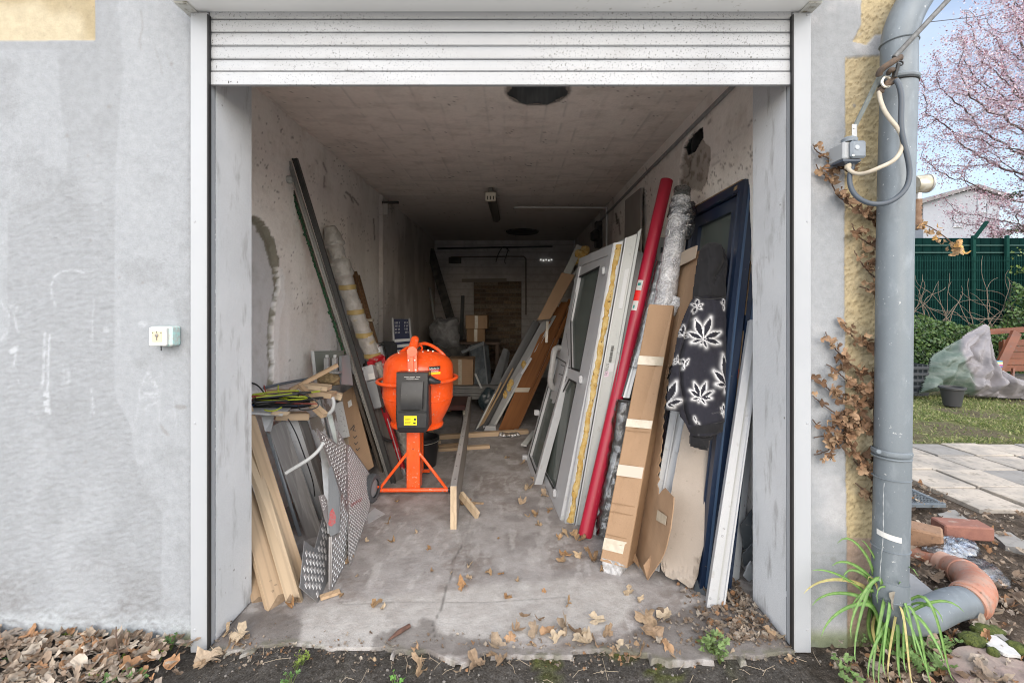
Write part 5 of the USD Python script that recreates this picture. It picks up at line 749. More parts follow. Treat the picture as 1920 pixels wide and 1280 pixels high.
single('bent_tube', tube(smooth_path([at(612, 776, 2.98), at(621, 771, 2.98), at(626, 758, 2.99), at(623, 745, 3.0)], 24), .012, 12), M_wtube, 'short curved white tube beside the offcuts on the pile', 'tube'); single('pale_strip', board([(629, 836, 2.95), (634, 832, 2.95), (621, 775, 3.05), (613, 778, 3.04)], .01), mat('pale_green_strip', (.5, .55, .54), rough=.5), 'pale strip standing behind the tip of the chequered plate', 'strip')
m = trimesh.creation.icosphere(4, 1.0); m.vertices *= V(.085, .07, .05); m.vertices *= (1 + .7 * (fb(m.vertices, 30, 4, 2) - .5))[:, None]; m.vertices += at(617, 711, 3.45); single('sacking', m, mat('tan_sacking', (.30, .22, .115), [dict(s=60, c=(.2, .14, .07))], rough=.95, bump=[dict(s=150, a=.6, h=.004)]), 'crumpled tan sacking on the pile', 'sack', smooth=60)
# grey panel with white edge and small metal boxes behind the pile
q = np.array([pt(k) for k in ((592, 722, 3.52), (648, 722, 3.70), (645, 657, 3.70), (585, 658, 3.52))]); t = Thing('edged_panel', 'grey-green panel with a white edge against the left wall behind the pile', 'panel', q[0]); t.part('sheet', board(q, .01), mat('grey_green', (.13, .14, .125), rough=.45), smooth=False); t.part('edge', board(sub(q, -.03, .05, 0, 1, .006), .016), M_whb, smooth=False); t.part('edge', board(sub(q, .05, 1, .97, 1.0, .006), .016), mat('grey_green'), smooth=False)
for x, lb in ((613, 'left'), (628, 'right')):
    c0 = at(x, 683, 3.46); t = Thing('metal_fitting', f'small metal fitting before the grey-green panel, the {"one farther from" if x < 620 else "one nearer to"} the long rails', 'fitting', c0); t.part('body', box(c0, (.034, .04, .10), bev=.004), M_silver); t.part('neck', box(c0 + V(0, 0, .062), (.022, .022, .024), bev=.005), M_wtube); t.part('foot', box(c0 + V(.01, 0, -.06), (.06, .05, .02), bev=.004), M_silver)
single('grey_slab', board([(640, 720, 3.5), (662, 722, 3.6), (655, 665, 3.6), (641, 668, 3.5)], .03), mat('zinc_strip'), 'grey-blue slab standing between the fittings and the long rails', 'slab')
# ---- long rails, green cord
def rail(lb, b, tpx, w, th, m, d=3.33):
    p0, p1 = fl(*b), at(*tpx, d); t = Thing('metal_rail', lb, 'rail', p0, z=p1 - p0); t.part('web', beam(p0, p1, w, .006, V(1, 0, 0), .001), m); t.part('flange', beam(p0 + V(w / 2, 0, 0), p1 + V(w / 2, 0, 0), .006, th, V(1, 0, 0), .001), m); t.part('flange', beam(p0 - V(w / 2, 0, 0), p1 - V(w / 2, 0, 0), .006, th, V(1, 0, 0), .001), m); return t
M_rail = mat('grey_alu_rail', (.085, .085, .085), [dict(s=14, st=(1, 1, .05), c=(.065, .065, .065)), wear], metal=.35, rough=.4)
rail('right-hand long grey metal rail leaning on the left wall', (738, 905), (553, 297), .030, .028, M_rail, 3.34); rail('left-hand long grey metal rail leaning on the left wall', (729, 897), (542, 303), .018, .022, mat('light_alu_rail', (.42, .42, .41), metal=.4, rough=.4), 3.36); t = rail('thin brownish rail wound with green cord', (716, 885), (531, 303), .018, .02, mat('brown_alu', (.12, .10, .085), rough=.5), 3.38)
p0, p1 = fl(716, 885), at(531, 303, 3.38); rg = np.random.default_rng(8); cp = [p0 * (1 - f) + p1 * f + V(.005 * math.sin(f * 400) + .010 * (meshkit.noise(V(f * 40, 1, 2)) - .5) + rg.normal(0, .004), -.014 + .006 * math.cos(f * 400), rg.normal(0, .006)) for f in np.linspace(.42, 1.0, 460)]; single('green_cord', tube(cp, .006, 5), mat('green_cord', (.02, .13, .05), [dict(s=40, c=(.01, .06, .025))], rough=.8), 'green cord wound round the thin rail at the left wall', 'cord'); single('white_tie', box(at(541, 337, 3.33), (.06, .05, .05), bev=.012), mat('tie_white', (.5, .52, .5), rough=.6), 'white knot of tape near the top of the thin rail', 'tape')
q = np.array([pt(k) for k in ((740, 903), (757, 896), (692, 700, 3.95), (664, 700, 3.88))]); single('taupe_board', board(q, .02), mat('taupe_board', (.14, .125, .115), [dict(s=7, st=(1, 1, .2), c=(.105, .095, .088)), wear], rough=.6), 'wide grey-brown board behind the long rails', 'board', z=q[3] - q[0], smooth=False)
q = np.array([pt(k) for k in ((640, 700, 4.3), (672, 700, 4.35), (640, 530, 4.28), (616, 534, 4.15))]); single('pale_sheet', board(q, .012), mat('pale_sheet', (.46, .46, .46), rough=.7), 'pale sheet leaning on the left wall behind the long rails', 'sheet', z=q[3] - q[0], smooth=False); single('short_post', beam(at(622, 532, 4.10), at(619, 494, 4.05), .045, .03), mat('brown_alu'), 'short dark post end above the pale sheet', 'post')
# wrapped roll, brown slats
c0, c1 = fl(772, 872), at(615, 425, 3.92); t = Thing('wrapped_roll', 'long roll wrapped in cloudy foil and yellow tape, leaning on the left wall', 'roll', c0, z=c1 - c0); M_wrap = mat('cloudy_foil', (.46, .44, .405), [dict(s=14, c=(.38, .36, .33)), dict(s=5, st=(1, 1, 3), lo=.62, hi=.7, c=(.42, .33, .16), a=.8)], rough=.35, bump=[dict(s=30, a=.7, h=.02)])
p_ = [c0 + (c1 - c0) * f + V(0.02 * math.sin(7 * f), 0, 0) for f in (0, .25, .5, .75, .93, 1.0)]; m = film(p_, np.r_[np.full(100, .066), np.full(8, .085), np.full(7, .06), np.linspace(.09, .05, 10)], 5, amp=.22, sides=22, n=125); t.part('foil', m, M_wrap, smooth=True); a = unit(c1 - c0)
for f in (.48, .565, .66, .76): cc_ = c0 + (c1 - c0) * f + V(.02 * math.sin(7 * f), 0, 0); t.part('tape', lathe([(.068, -.022), (.074, -.018), (.074, .018), (.068, .022)], cc_, unit(a + V(.25, 0, .1)), 22), mat('yellow_tape', (.42, .31, .12), rough=.3))
for k, (bx, tx, ty) in enumerate(((741, 647, 500), (747, 653, 497), (753, 660, 507), (759, 666, 509), (765, 671, 516))):
    p0, p1 = fl(bx, 856 + k), at(tx, ty, 4.45 + .03 * k); t = Thing('brown_batten', ['leftmost', 'second', 'middle', 'fourth', 'rightmost'][k] + ' brown slat of the bundle on the left wall behind the mixer', 'slat', p0, z=p1 - p0); t.part('slat', beam(p0, p1, .034, .02), mat('brown_slat', (.165, .08, .028), [dict(s=10, st=(1, 1, .06), c=(.11, .05, .017)), wear], rough=.5))
for y, x in ((571, 668), (600, 688)): single('strap_band', box(at(x, y, 4.50), (.13, .06, .028), bev=.006), mat('strap_pale'), f'{"upper" if y < 580 else "lower"} pale strap around the bundle of brown slats', 'strap')
# white-wrapped blocks, red frame, grey box with black hose
for pts, lb in (([(688, 660, 4.05), (702, 655, 4.08), (694, 644, 4.1), (684, 648, 4.07)], 'left'), ([(704, 660, 4.1), (724, 652, 4.12), (712, 640, 4.14), (698, 646, 4.12)], 'right')):
    c0 = np.mean([pt(p) for p in pts], 0); t = Thing('wrapped_block', f'{"left" if lb == "left" else "right"} of two blocks in cloudy film above the red frame', 'block', c0); p0, p1 = c0 + V(.08, 0, -.34), c0; t.part('block', beam(p0, p1, .085, .06, bev=.008), M_whb); t.part('film', film([p0, (p0 + p1) / 2, p1 + V(-.012, 0, .03)], .058, 3, amp=.3, n=30), M_film, smooth=True)
M_redp = mat('red_paint', (.45, .012, .022), [dict(s=18, lo=.6, hi=.66, c=(.5, .45, .43), a=.7), wear], rough=.35)
t = Thing('red_stand', 'red painted metal frame leaning left of the orange mixer', 'frame', fl(757, 893)); p0, p1 = fl(757, 889), at(694, 676, 3.96); t.part('bar', beam(p0, p1, .05, .035), M_redp); t.part('tip', beam(p0 + (p1 - p0) * .0 - V(0, .004, 0), p0 + (p1 - p0) * .05 - V(0, .004, 0), .056, .04), M_silver); q0 = at(718, 668, 4.05); t.part('bar', beam(at(748, 800, 4.0), q0, .035, .03), M_redp); t.part('cross_bar', beam(p1 + V(-.005, 0, -.01), q0, .04, .035), M_redp)
t.part('white_line', beam(p0 + (p1 - p0) * .1 - V(-.008, .0185, 0), p0 + (p1 - p0) * .5 - V(-.008, .0185, 0), .008, .002), M_wtube); t.part('slot', beam(p0 + (p1 - p0) * .55 - V(0, .018, 0), p0 + (p1 - p0) * .62 - V(0, .018, 0), .02, .002), M_gasket)
p0, p1 = at(707, 766, 3.86), at(690, 690, 3.92); t = Thing('grey_box', 'grey plastic electrical box with a white lid and black hose, left of the red frame', 'box', p0, z=p1 - p0); t.part('body', beam(p0, p0 + (p1 - p0) * .68, .105, .09, bev=.008), mat('box_grey', (.27, .29, .31), rough=.4)); t.part('lid', beam(p0 + (p1 - p0) * .69, p1 + (p1 - p0) * .05, .11, .095, bev=.01), M_whb); t.part('label', board([at(692, 712, 3.85), at(704, 710, 3.85), at(701, 699, 3.86), at(690, 701, 3.86)], .002), mat('paper_white'), smooth=False); t.part('plug', beam(at(676, 718, 3.84), at(674, 692, 3.87), .06, .06, bev=.02), cols[0]); t.part('hose', tube(smooth_path([at(676, 705, 3.85), at(684, 735, 3.83), at(696, 765, 3.82), at(702, 792, 3.8), at(712, 815, 3.8), at(735, 826, 3.85)], 40), .013, 10), cols[0])
single('grey_channel', beam(fl(748, 880), at(716, 770, 3.98), .04, .03), M_rail, 'short grey channel between the red frame and the mixer', 'channel')
# ---- chequered plates
M_chk = mat('tread_plate', (.50, .485, .485), [dict(s=5, c=(.42, .405, .405)), dict(s=26, lo=.6, hi=.68, c=(.32, .31, .31)), wear], metal=.55, rough=.42); M_chk2 = mat('tread_plate_dull', (.38, .35, .355), [dict(s=6, c=(.32, .295, .30)), dict(s=7, lo=.60, hi=.66, c=(.27, .11, .10), a=.5), wear], metal=.5, rough=.45); M_tread = mat('tread_bright', (.95, .94, .94), [dict(s=30, c=(.75, .73, .73)), wear], metal=.5, rough=.3)
def plate(name, lb, poly, pl, pitch, lz, m, marks=(), th=.003, kind='lozenge'):
    t = Thing(name, lb, 'plate', pl.hit(*poly[0]), z=pl.w); g = Polygon(pl.uv(np.array([pl.hit(*p) for p in poly]))).buffer(0); t.part('sheet', sext(g, pl, th), m, smooth=False)
    if pitch:
        b = g.bounds; inn = g.buffer(-lz * .55); V_, F_ = [], []; i = 0
        for iu, u in enumerate(np.arange(b[0], b[2], pitch)):
            for iv, v in enumerate(np.arange(b[1], b[3], pitch)):
                if kind == 'square' and (iu + iv) % 2: continue
                if not inn.contains(Point(u, v)): continue
                s = 1 if (iu + iv) % 2 else -1; a = s * math.pi / 4 if kind == 'lozenge' else 0.25; ca, sa = math.cos(a), math.sin(a); L, W, hh = (lz, lz * .32, .0034) if kind == 'lozenge' else (lz * .55, lz * .55, .0022)
                if kind == 'lozenge': loc = [(L / 2, 0, 0), (0, W / 2, 0), (-L / 2, 0, 0), (0, -W / 2, 0), (L * .18, 0, hh), (-L * .18, 0, hh)]; fs = [(0, 1, 4), (1, 5, 4), (1, 2, 5), (2, 3, 5), (3, 4, 5), (3, 0, 4)]
                else: loc = [(L * x / 2, W * y / 2, 0) for x, y in ((1, 1), (-1, 1), (-1, -1), (1, -1))] + [(L * x / 2.5, W * y / 2.5, hh) for x, y in ((1, 1), (-1, 1), (-1, -1), (1, -1))]; fs = [(4, 5, 6), (4, 6, 7)] + [f for k in range(4) for f in ((k, (k + 1) % 4, 4 + (k + 1) % 4), (k, 4 + (k + 1) % 4, 4 + k))]
                n = len(V_); V_ += [(u + x * ca - y * sa, v + x * sa + y * ca, -h) for x, y, h in loc]; F_ += [tuple(n + k for k in f) for f in fs]
        V_ = np.array(V_); t.part('tread', TM(pl.xyz(V_[:, :2], V_[:, 2]), F_), M_tread, smooth=False, kind='stuff')
    for k, mk in enumerate(marks): t.part('paint_mark', sext(Polygon(pl.uv(np.array([pl.hit(*p) for p in rough_poly(mk, 4, .8, k)]))).buffer(0), pl, .0006, -.0009), mat('red_spray', (.42, .03, .03), [dict(s=60, lo=.4, hi=.6, c=(.25, .12, .12))], rough=.5), smooth=False)
    return t
pa, pb, pc = fl(657, 1061), fl(693, 955), at(651, 836, 2.98); P1 = Plane(pa, pb, pc, long=pc - pa)
plate('chequered_plate', 'large chequered metal plate nearest the mixer wheel', [(651, 833), (655, 833), (697.5, 892), (693, 953), (685, 982.5), (657, 1061), (654, 1047), (652.5, 963)], P1, .0205, .021, M_chk, [[(656, 945), (672, 936), (678, 932), (678, 938), (660, 950)]])
p1a = Plane(at(652, 963, P1.hit(652, 963)[1]), at(651, 834, P1.hit(651, 834)[1]), at(592.6, 802, 2.74)); plate('chequered_plate', 'pointed chequered plate with a sharp upper tip, folded towards the wall', [(592.6, 802), (632.5, 832), (635, 808), (650.5, 835), (652, 963), (637, 921)], p1a, .0205, .021, M_chk2)
P2 = Plane(fl(620, 1109), fl(653, 1046), at(622, 1005, 2.42), long=V(0, 0, 1)); plate('chequered_plate', 'low chequered plate with a doubled vertical edge standing on the floor', [(622.4, 1005), (636, 998), (639, 930), (642, 922), (653.5, 967), (653.5, 1046), (648, 1057), (621.6, 1108)], P2, .021, .022, M_chk); t2 = Thing('plate_edge', 'narrow dark plate edge beside the low chequered plate', 'plate', fl(618, 1106)); t2.part('sheet', board([(616, 1103, 2.33), (619, 1108, 2.325), (620, 1006, 2.36), (616.5, 1006, 2.36)], .003), M_chk, smooth=False)
P3 = Plane(at(618, 1004, 2.44), at(637, 996, 2.48), at(617, 880, 2.56)); plate('smooth_plate', 'smooth dark metal plate with a red paint mark, between the chequered plates', [(616.5, 878), (622, 872), (637, 926), (637, 996.6), (618.8, 1006), (616, 970)], P3, 0, 0, mat('dark_steel', (.10, .10, .104), [dict(s=8, st=(1, 1, .2), c=(.17, .17, .17)), wear], metal=.7, rough=.35), [[(618, 960), (624, 952), (629, 965), (629, 980), (622, 986), (617, 985)]])
P4 = Plane(fl(596, 1129), fl(616, 1087), at(571, 1013, 2.34), long=at(571, 1013, 2.34) - fl(562, 1100)); plate('woven_plate', 'plate with a coarse woven square pattern, lowest at the front of the pile', [(571, 1013), (590.6, 1027.5), (600, 990), (606, 967), (616, 988), (616, 1086.6), (596, 1129), (562.5, 1100.7)], P4, .026, .046, mat('woven_aluminium', (.42, .42, .43), [dict(s=60, lo=.3, hi=.7, c=(.30, .30, .31)), wear], metal=.5, rough=.45), kind='square')
P5 = Plane(at(612, 1000, 2.42), at(618, 960, 2.5), at(598, 930, 2.5)); plate('chequered_plate', 'narrow chequered strip behind the dark plate with the red mark', [(597.7, 929), (607.5, 926), (614, 938), (616, 988), (610, 975)], P5, .016, .017, M_chk2)
single('white_scrap', board([(690, 982, None), (722, 963, None), (703, 952, None), (688, 965, None)], -.002), M_whb, 'triangular white scrap lying on the floor by the mixer wheel', 'scrap', smooth=False); single('wood_chip', beam(fl(600, 1124) + V(0, 0, .01), fl(638, 1112) + V(0, 0, .012), .03, .014), P_B, 'broken chip of wood on the floor below the woven plate', 'wood'); single('wood_chip', beam(fl(646, 1058) + V(0, 0, .008), fl(660, 1044) + V(0, 0, .01), .025, .012), P_B, 'small chip of wood at the foot of the large chequered plate', 'wood')
# ---- concrete mixer
SC = 1.15
M_or = mat('mixer_orange', (.74, .082, .010), [dict(s=7, lo=.5, hi=.75, c=(.66, .07, .009)), dict(s=55, lo=.60, hi=.65, c=(.40, .34, .30), a=.75, gate=dict(s=4.5, lo=.46, hi=.58)), dict(s=30, st=(1, 1, .08), lo=.62, hi=.70, c=(.9, .2, .07), a=.5), dict(s=9, st=(1, 1, .3), lo=.60, hi=.72, c=(.55, .12, .045), a=.7), dict(s=160, lo=.66, hi=.69, c=(.25, .08, .03), a=.6, gate=dict(s=7, lo=.5, hi=.6)), wear], rough=.3, coat=.3, rl=dict(s=12, r0=.24, r1=.5)); M_bk = mat('mixer_black', (.010, .011, .013), [dict(s=30, c=(.014, .015, .017)), dict(s=90, lo=.68, hi=.71, c=(.2, .2, .2), a=.4)], rough=.38); M_zn = mat('zinc_bolt', (.7, .68, .6), metal=.9, rough=.3)
cx, cd = at(783, 0, 3.80)[0], 3.80; zy_ = lambda y, d=3.8: H - (y - CY) * d / F; mp = 3.8 / F; MX = Thing('concrete_mixer', 'orange concrete mixer with black motor housing, drum turned mouth down', 'mixer', V(cx, 3.75, 0))
prof = [(0, 657), (14, 656.5), (30, 659), (44, 663.5), (54, 669), (60, 676), (63.5, 685), (64.5, 700), (64.8, 720), (64.5, 738), (63, 748), (59, 760), (53, 773), (47, 785), (45, 790)]; tilt = unit(V(.03, 0, 1)); dprof = [(r * mp, zy_(y) - .6) for r, y in prof]; C0 = V(cx, cd, .6)
inner = [(max(r - .006, 0), z - .006 * (k < 6)) for k, (r, z) in enumerate(dprof)][::-1]
from scipy.interpolate import PchipInterpolator as _P
ss = np.linspace(0, 1, len(dprof)); fr_, fz = _P(ss, [a for a, _ in dprof]), _P(ss, [b for _, b in dprof]); s2 = np.linspace(0, 1, 60); MX.part('drum', cat(lathe([(float(fr_(s)), float(fz(s))) for s in s2], C0, tilt, 72), lathe([(max(float(fr_(s)) - .004, 0), float(fz(s)) - .004) for s in s2[::-1]], C0, tilt, 72)), M_or, smooth=40)
MX.part('drum_rim', lathe([(.045 / .045 * 45 * mp - .004, zy_(788) - .6), (47.5 * mp, zy_(789) - .6), (49 * mp, zy_(792) - .6), (48 * mp, zy_(796) - .6), (45.5 * mp, zy_(797) - .6), (44.5 * mp, zy_(792) - .6)], C0, tilt, 72), M_or); MX.part('drum_seam', lathe([(64.4 * mp, zy_(742) - .6 - .006), (65.3 * mp, zy_(742) - .6), (64.6 * mp, zy_(742) - .6 + .006)], C0, tilt, 72), M_or)
ring = [C0 + V(.323 * math.cos(a), .323 * math.sin(a), zy_(712, 3.75) - .6 + .012 * math.cos(a)) for a in np.linspace(0, 2 * math.pi, 72, endpoint=False)]; MX.part('hoop', tube(ring, .0135, 12, closed=True), M_or); MX.part('grip', tube([at(802, 712.5, 3.47), at(806, 712, 3.47), at(816, 715, 3.48), at(826, 716, 3.49)], [.03, .034, .022, .012], 12), M_bk)
g = V(cx, 0, 0); MX.part('bracket', board([at(764, 698, 3.475), at(783, 698, 3.475), at(781.5, 657, 3.50), at(763.5, 657, 3.50)], .03, bev=.004), M_or); MX.part('bracket_head', tube([at(772.5, 659, 3.485), at(772.5, 659, 3.52)], .038, 20), M_or); MX.part('bracket_rib', beam(at(772, 697, 3.468), at(772, 668, 3.478), .028, .012), M_or)
for x, y in ((766, 675.5), (778, 675.5), (767.5, 693.5), (779.5, 693.5)): MX.part('bolt', lathe([(0, -.008), (.006, -.007), (.008, -.002), (.008, .002)], at(x, y, 3.478), V(0, 1, 0), 10), M_zn)
MX.part('tilt_lever', tube(smooth_path([at(771, 668, 3.56), at(774, 652, 3.62), at(777, 641, 3.66), at(778, 634, 3.70)], 16), np.r_[np.full(14, .034), .032, .022], 16), M_or); MX.part('lever_tube', tube(smooth_path([at(780, 652, 3.7), at(788, 645, 3.75), at(800, 644.5, 3.8), at(815, 651, 3.84), at(827, 660, 3.86), at(834, 667, 3.86)], 40), .0135, 12), M_or); MX.part('lever_tube', tube(smooth_path([at(770, 650, 3.78), at(760, 654, 3.82), at(750, 661, 3.86), at(738, 669, 3.88)], 20), .0135, 12), M_or)
MX.part('lever_tube', tube(smooth_path([at(783, 646, 3.75), at(790, 649, 3.76), at(790.5, 656, 3.78)], 10), .009, 8), M_or)
for x, y in ((748, 662), (793, 660), (803, 657.5), (812, 659)): MX.part('bolt', lathe([(0, .010), (.008, .008), (.009, 0)], at(x, y, 3.72), V(0, 0, 1), 10), M_zn)
hw = lambda x, y, d=3.40: at(x, y, d); b0, b1 = hw(742, 700), hw(803, 810); ctr = (b0 + b1) / 2; W, Hh = b1[0] - b0[0], b0[2] - b1[2]
MX.part('motor_housing', hull([p + V(0, e, 0) for (x, y), e in [((743, 698), .008), ((803, 698), .008), ((743, 699), 0), ((802, 699), 0), ((742.5, 785), 0), ((804, 785), 0), ((745, 806), .0), ((801, 806), .0), ((748, 812), .02), ((797, 812), .02), ((746, 800), -.012), ((799, 800), -.012), ((745, 770), -.012), ((800, 770), -.012)] for p in [hw(x, y)]] + [hw(x, y, 3.40) + V(0, .19, 0) for x, y in ((745, 700), (801, 700), (745, 806), (801, 806))]), M_bk, smooth=20)
bw0, bw1 = hw(754, 0)[0], hw(794, 0)[0]; zt_, zb_ = zy_(716, 3.38), zy_(766, 3.38); arc = [(-.003 + (-.040) * math.sin(math.pi * (.08 + .55 * f)), zt_ + (zb_ - zt_) * f) for f in np.linspace(0, 1, 16)]; vv = np.array([[x, 3.398 + a, z] for x in (bw0, bw1) for a, z in arc] + [[x, 3.41, z] for x in (bw0, bw1) for z in (zt_, zb_)]); m = hull(vv); MX.part('housing_bulge', m, M_bk, smooth=25)
MX.part('slot_shadow', hull([V(hw(x, 0)[0], 3.385 - .004 * (k == 1), zy_(y, 3.385)) + V(0, e, 0) for k, (x, y) in enumerate(((751, 769), (770, 765), (790, 769), (770, 770.5))) for e in (0, .01)]), M_gasket); MX.part('housing_lip', box(V((bw0 + bw1) / 2, 3.386, zy_(772, 3.386)), (W * .86, .012, .012), bev=.004), M_bk)  # shadow of the slot below the bulge, made as a black lens
MX.part('warning_sticker', box(V(hw(769.5, 0, 3.387)[0], 3.3865, zy_(788, 3.387)), (.095, .002, .068)), mat('sticker_yellow', (.72, .60, .01), rough=.4)); sk = []
for k in range(5): sk.append(box(V(hw(764, 0, 3.385)[0] + .004 * (k % 2), 3.385, zy_(782.5 + 2.6 * k, 3.385)), (.05 - .008 * (k % 3), .0012, .003)))
MX.part('sticker_print', cat(*sk, box(V(hw(778, 0, 3.385)[0], 3.385, zy_(786, 3.385)), (.016, .0012, .014)), box(V(hw(777, 0, 3.385)[0], 3.385, zy_(793, 3.385)), (.018, .0012, .012))), M_gasket, smooth=False, kind='stuff')
lp = [box(V(hw(x, 0)[0], 3.3985, zy_(y, 3.4)), (w, .0012, .0035)) for x, y, w in ((762, 706.5, .035), (773, 707, .04), (784, 706, .03), (769, 709.5, .055), (770, 711.8, .04), (781, 710.5, .03))] ; MX.part('housing_print', cat(*lp), mat('print_grey', (.45, .45, .45), rough=.6), smooth=False, kind='stuff')
def ondrum(a, z, r): return V(cx + .03 * (z - .6) + r * math.sin(a), cd - r * math.cos(a), z)
def dpatch(a0, a1, z0, z1, r): v = np.array([[ondrum(a, z, r) for a in np.linspace(a0, a1, 8)] for z in (z0, z1)]).reshape(-1, 3); k = np.arange(7); return TM(v, np.vstack([np.stack([k, k + 1, k + 9], 1), np.stack([k, k + 9, k + 8], 1)]))
R_ = 64.6 * mp + .0012; MX.part('drum_sticker', dpatch(.46, .81, .963, .990, R_), M_gasket); MX.part('drum_sticker', dpatch(.45, .81, .944, .963, R_), mat('label_red')); MX.part('drum_sticker', dpatch(.46, .82, .926, .944, R_), mat('sticker_gold', (.75, .52, .03), rough=.35))
for s, z0, hh, a0 in (('Made in', .964, .0165, .475), ('Germany', .946, .0135, .475)):
    m = meshkit.text_mesh(s, hh, .0008, bold=True); vx = m.vertices.copy(); m.vertices = np.array([ondrum(a0 + x / R_ * (1.0), z0 + y, R_ + .0004 + zz_) for x, y, zz_ in vx]); MX.part('lettering', m, mat('paper_white'), smooth=False)
colx0, colx1 = at(762, 0, 3.55)[0], at(787, 0, 3.55)[0]; MX.part('column', box(V((colx0 + colx1) / 2, 3.60, .34), (colx1 - colx0, .10, .60), bev=.006), M_or); MX.part('rear_column', box(V(at(787.5, 0, 3.95)[0], 3.97, .30), (.05, .05, .56), bev=.006), M_or); MX.part('column_hole', lathe([(0, -.001), (.005, -.001), (.005, .003)], at(774.5, 841, 3.549), V(0, 1, 0), 10), M_gasket)
gz = lambda x, d, z: V(at(x, 0, d)[0], d, z); MX.part('foot_bar', tube([gz(707, 3.53, .042), gz(841, 3.53, .045)], .0145, 12), M_or); MX.part('brace', tube([gz(764, 3.54, .325), gz(711, 3.53, .05)], .011, 10), M_or); MX.part('brace', tube([gz(786, 3.54, .325), gz(838, 3.53, .05)], .011, 10), M_or); MX.part('rear_foot', tube([gz(772, 3.98, .03), gz(806, 3.98, .03)], .014, 10), M_or); MX.part('axle', tube([gz(712, 3.50, .08), gz(686, 3.42, .105)], .009, 8), M_or)
MX.part('foot_cap', tube([gz(840, 3.53, .045), gz(843, 3.53, .045)], .018, 10), M_bk)
wc, wa = gz(697.5, 3.42, .102), unit(V(1, -.16, 0)); wp = MX.part('wheel', lathe([(.066, -.026), (.088, -.028), (.098, -.020), (.101, 0), (.098, .020), (.088, .028), (.066, .026)], wc, wa, 40), mat('tyre_rubber', (.05, .055, .06), rough=.75)); MX.part('hub', lathe([(0, -.022), (.03, -.022), (.034, -.012), (.064, -.014), (.067, 0), (.064, .014), (.03, .022), (0, .022)], wc, wa, 32), mat('hub_grey', (.16, .17, .18), rough=.5), under=wp)
tr = []
for k in range(26):
    a = 2 * math.pi * k / 26
    for s in (-1, 1): u_, v_, w_ = frame_of(V(0, 0, 0), wa, V(0, 0, 1)); d_ = u_ * math.cos(a + s * .06) + v_ * math.sin(a + s * .06); tr.append(beam(wc + d_ * .099 + wa * s * .003, wc + d_ * .096 + wa * s * .024, .012, .008, np.cross(wa, d_), .001))
MX.part('tread', cat(*tr), mat('tyre_rubber'), smooth=False, under=wp, kind='stuff')
SC = .72
# ---- bucket, plank on edge, battens
bc = V(at(794, 0, 4.2)[0], 4.22, 0); t = Thing('bucket', 'black plastic bucket behind the mixer column', 'bucket', bc); M_pl = mat('black_plastic', (.014, .014, .015), rough=.3); t.part('body', lathe([(0, .006), (.11, .006), (.112, 0), (.114, .01), (.135, .25), (.141, .252), (.141, .262), (.131, .262), (.108, .02), (0, .02)], bc, n=40), M_pl); t.part('rim', lathe([(.138, .222), (.144, .224), (.144, .232), (.138, .234)], bc, n=40), M_pl); t.part('handle', tube(smooth_path([bc + V(.142, 0, .24), bc + V(.12, -.10, .235), bc + V(0, -.148, .225), bc + V(-.12, -.10, .235), bc + V(-.142, 0, .24)], 24), .003, 6), M_zn)
A0, A1 = V(-.382, 2.99, 0), V(-.556, 6.0, 0); t = Thing('edge_plank', 'long board standing on edge on the floor right of the mixer, propped by a strut', 'plank', A0, z=A1 - A0, side=V(1, 0, 0)); M_ep = mat('weathered_board', (.33, .285, .245), [dict(s=5, st=(1, 1, .08), lo=.35, hi=.65, c=(.235, .205, .18)), dict(s=22, lo=.6, hi=.7, c=(.15, .13, .12), a=.5), wear], rough=.7)
b_ = beam(A0 + V(0, 0, .142), A1 + V(0, 0, .142), .042, .283, V(1, 0, 0), .002); t.part('board', b_, M_ep, smooth=20); t.part('end_grain', beam(A0 + V(0, -.0015, .142), A0 + V(0, .004, .142), .0405, .281, V(1, 0, 0), .0005), P_C); t.part('top_edge', beam(A0 + V(0, 0, .2835), A1 + V(0, 0, .2835), .039, .002, V(1, 0, 0), .0004), mat('pale_top', (.40, .39, .37), [dict(s=8, st=(1, 1, .1), c=(.3, .29, .28))], rough=.6)); dirn = unit(A1 - A0)
for k in range(11): t.part('screw', lathe([(0, .003), (.005, .0025), (.0065, 0)], A0 + dirn * (.12 + .26 * k) + V(.004 * (-1) ** k, 0, .284), V(0, 0, 1), 10), mat('dark_screw', (.12, .1, .09), metal=.6, rough=.5))
s0, s1 = fl(896, 972) + V(0, 0, .02), at(864, 926, 3.30); t.part('strut', beam(s0, s1, .05, .025, V(0, 0, 1)), P_C)
def batten(lb, a, b, w, h, m): p0, p1 = fl(*a) + V(0, 0, h / 2), fl(*b) + V(0, 0, h / 2); single('batten', beam(p0, p1, h, w, V(0, 0, 1)), m, lb, 'batten', z=p1 - p0)
batten('long batten lying across the floor behind the plank on edge', (800, 824), (990, 812), .06, .045, P_A); batten('nearer batten lying across the floor behind the plank on edge', (822, 845), (918, 839), .06, .03, P_A); batten('short batten pointing away behind the black bucket', (822, 832), (798, 800), .05, .03, P_C); batten('scrap of batten half under the nearer batten', (822, 838), (866, 833), .05, .02, P_B)
single('chips', cat(*[beam(fl(870 + 13 * k, 946 - 3 * k) + V(0, 0, .006), fl(892 + 15 * k, 947 - 2 * k) + V(0, 0, .007), .02, .008) for k in range(2)]), P_B, kind='stuff', label='splinters of wood on the floor beside the strut', cat='splinters')
single('crumpled_film', film([fl(938, 818) + V(0, 0, .02), fl(955, 820) + V(0, 0, .02), fl(972, 818) + V(0, 0, .02)], .03, 3, amp=.7, n=30), M_film, 'scrap of crumpled clear film on the floor by the leaning bundle', 'film', smooth=True)
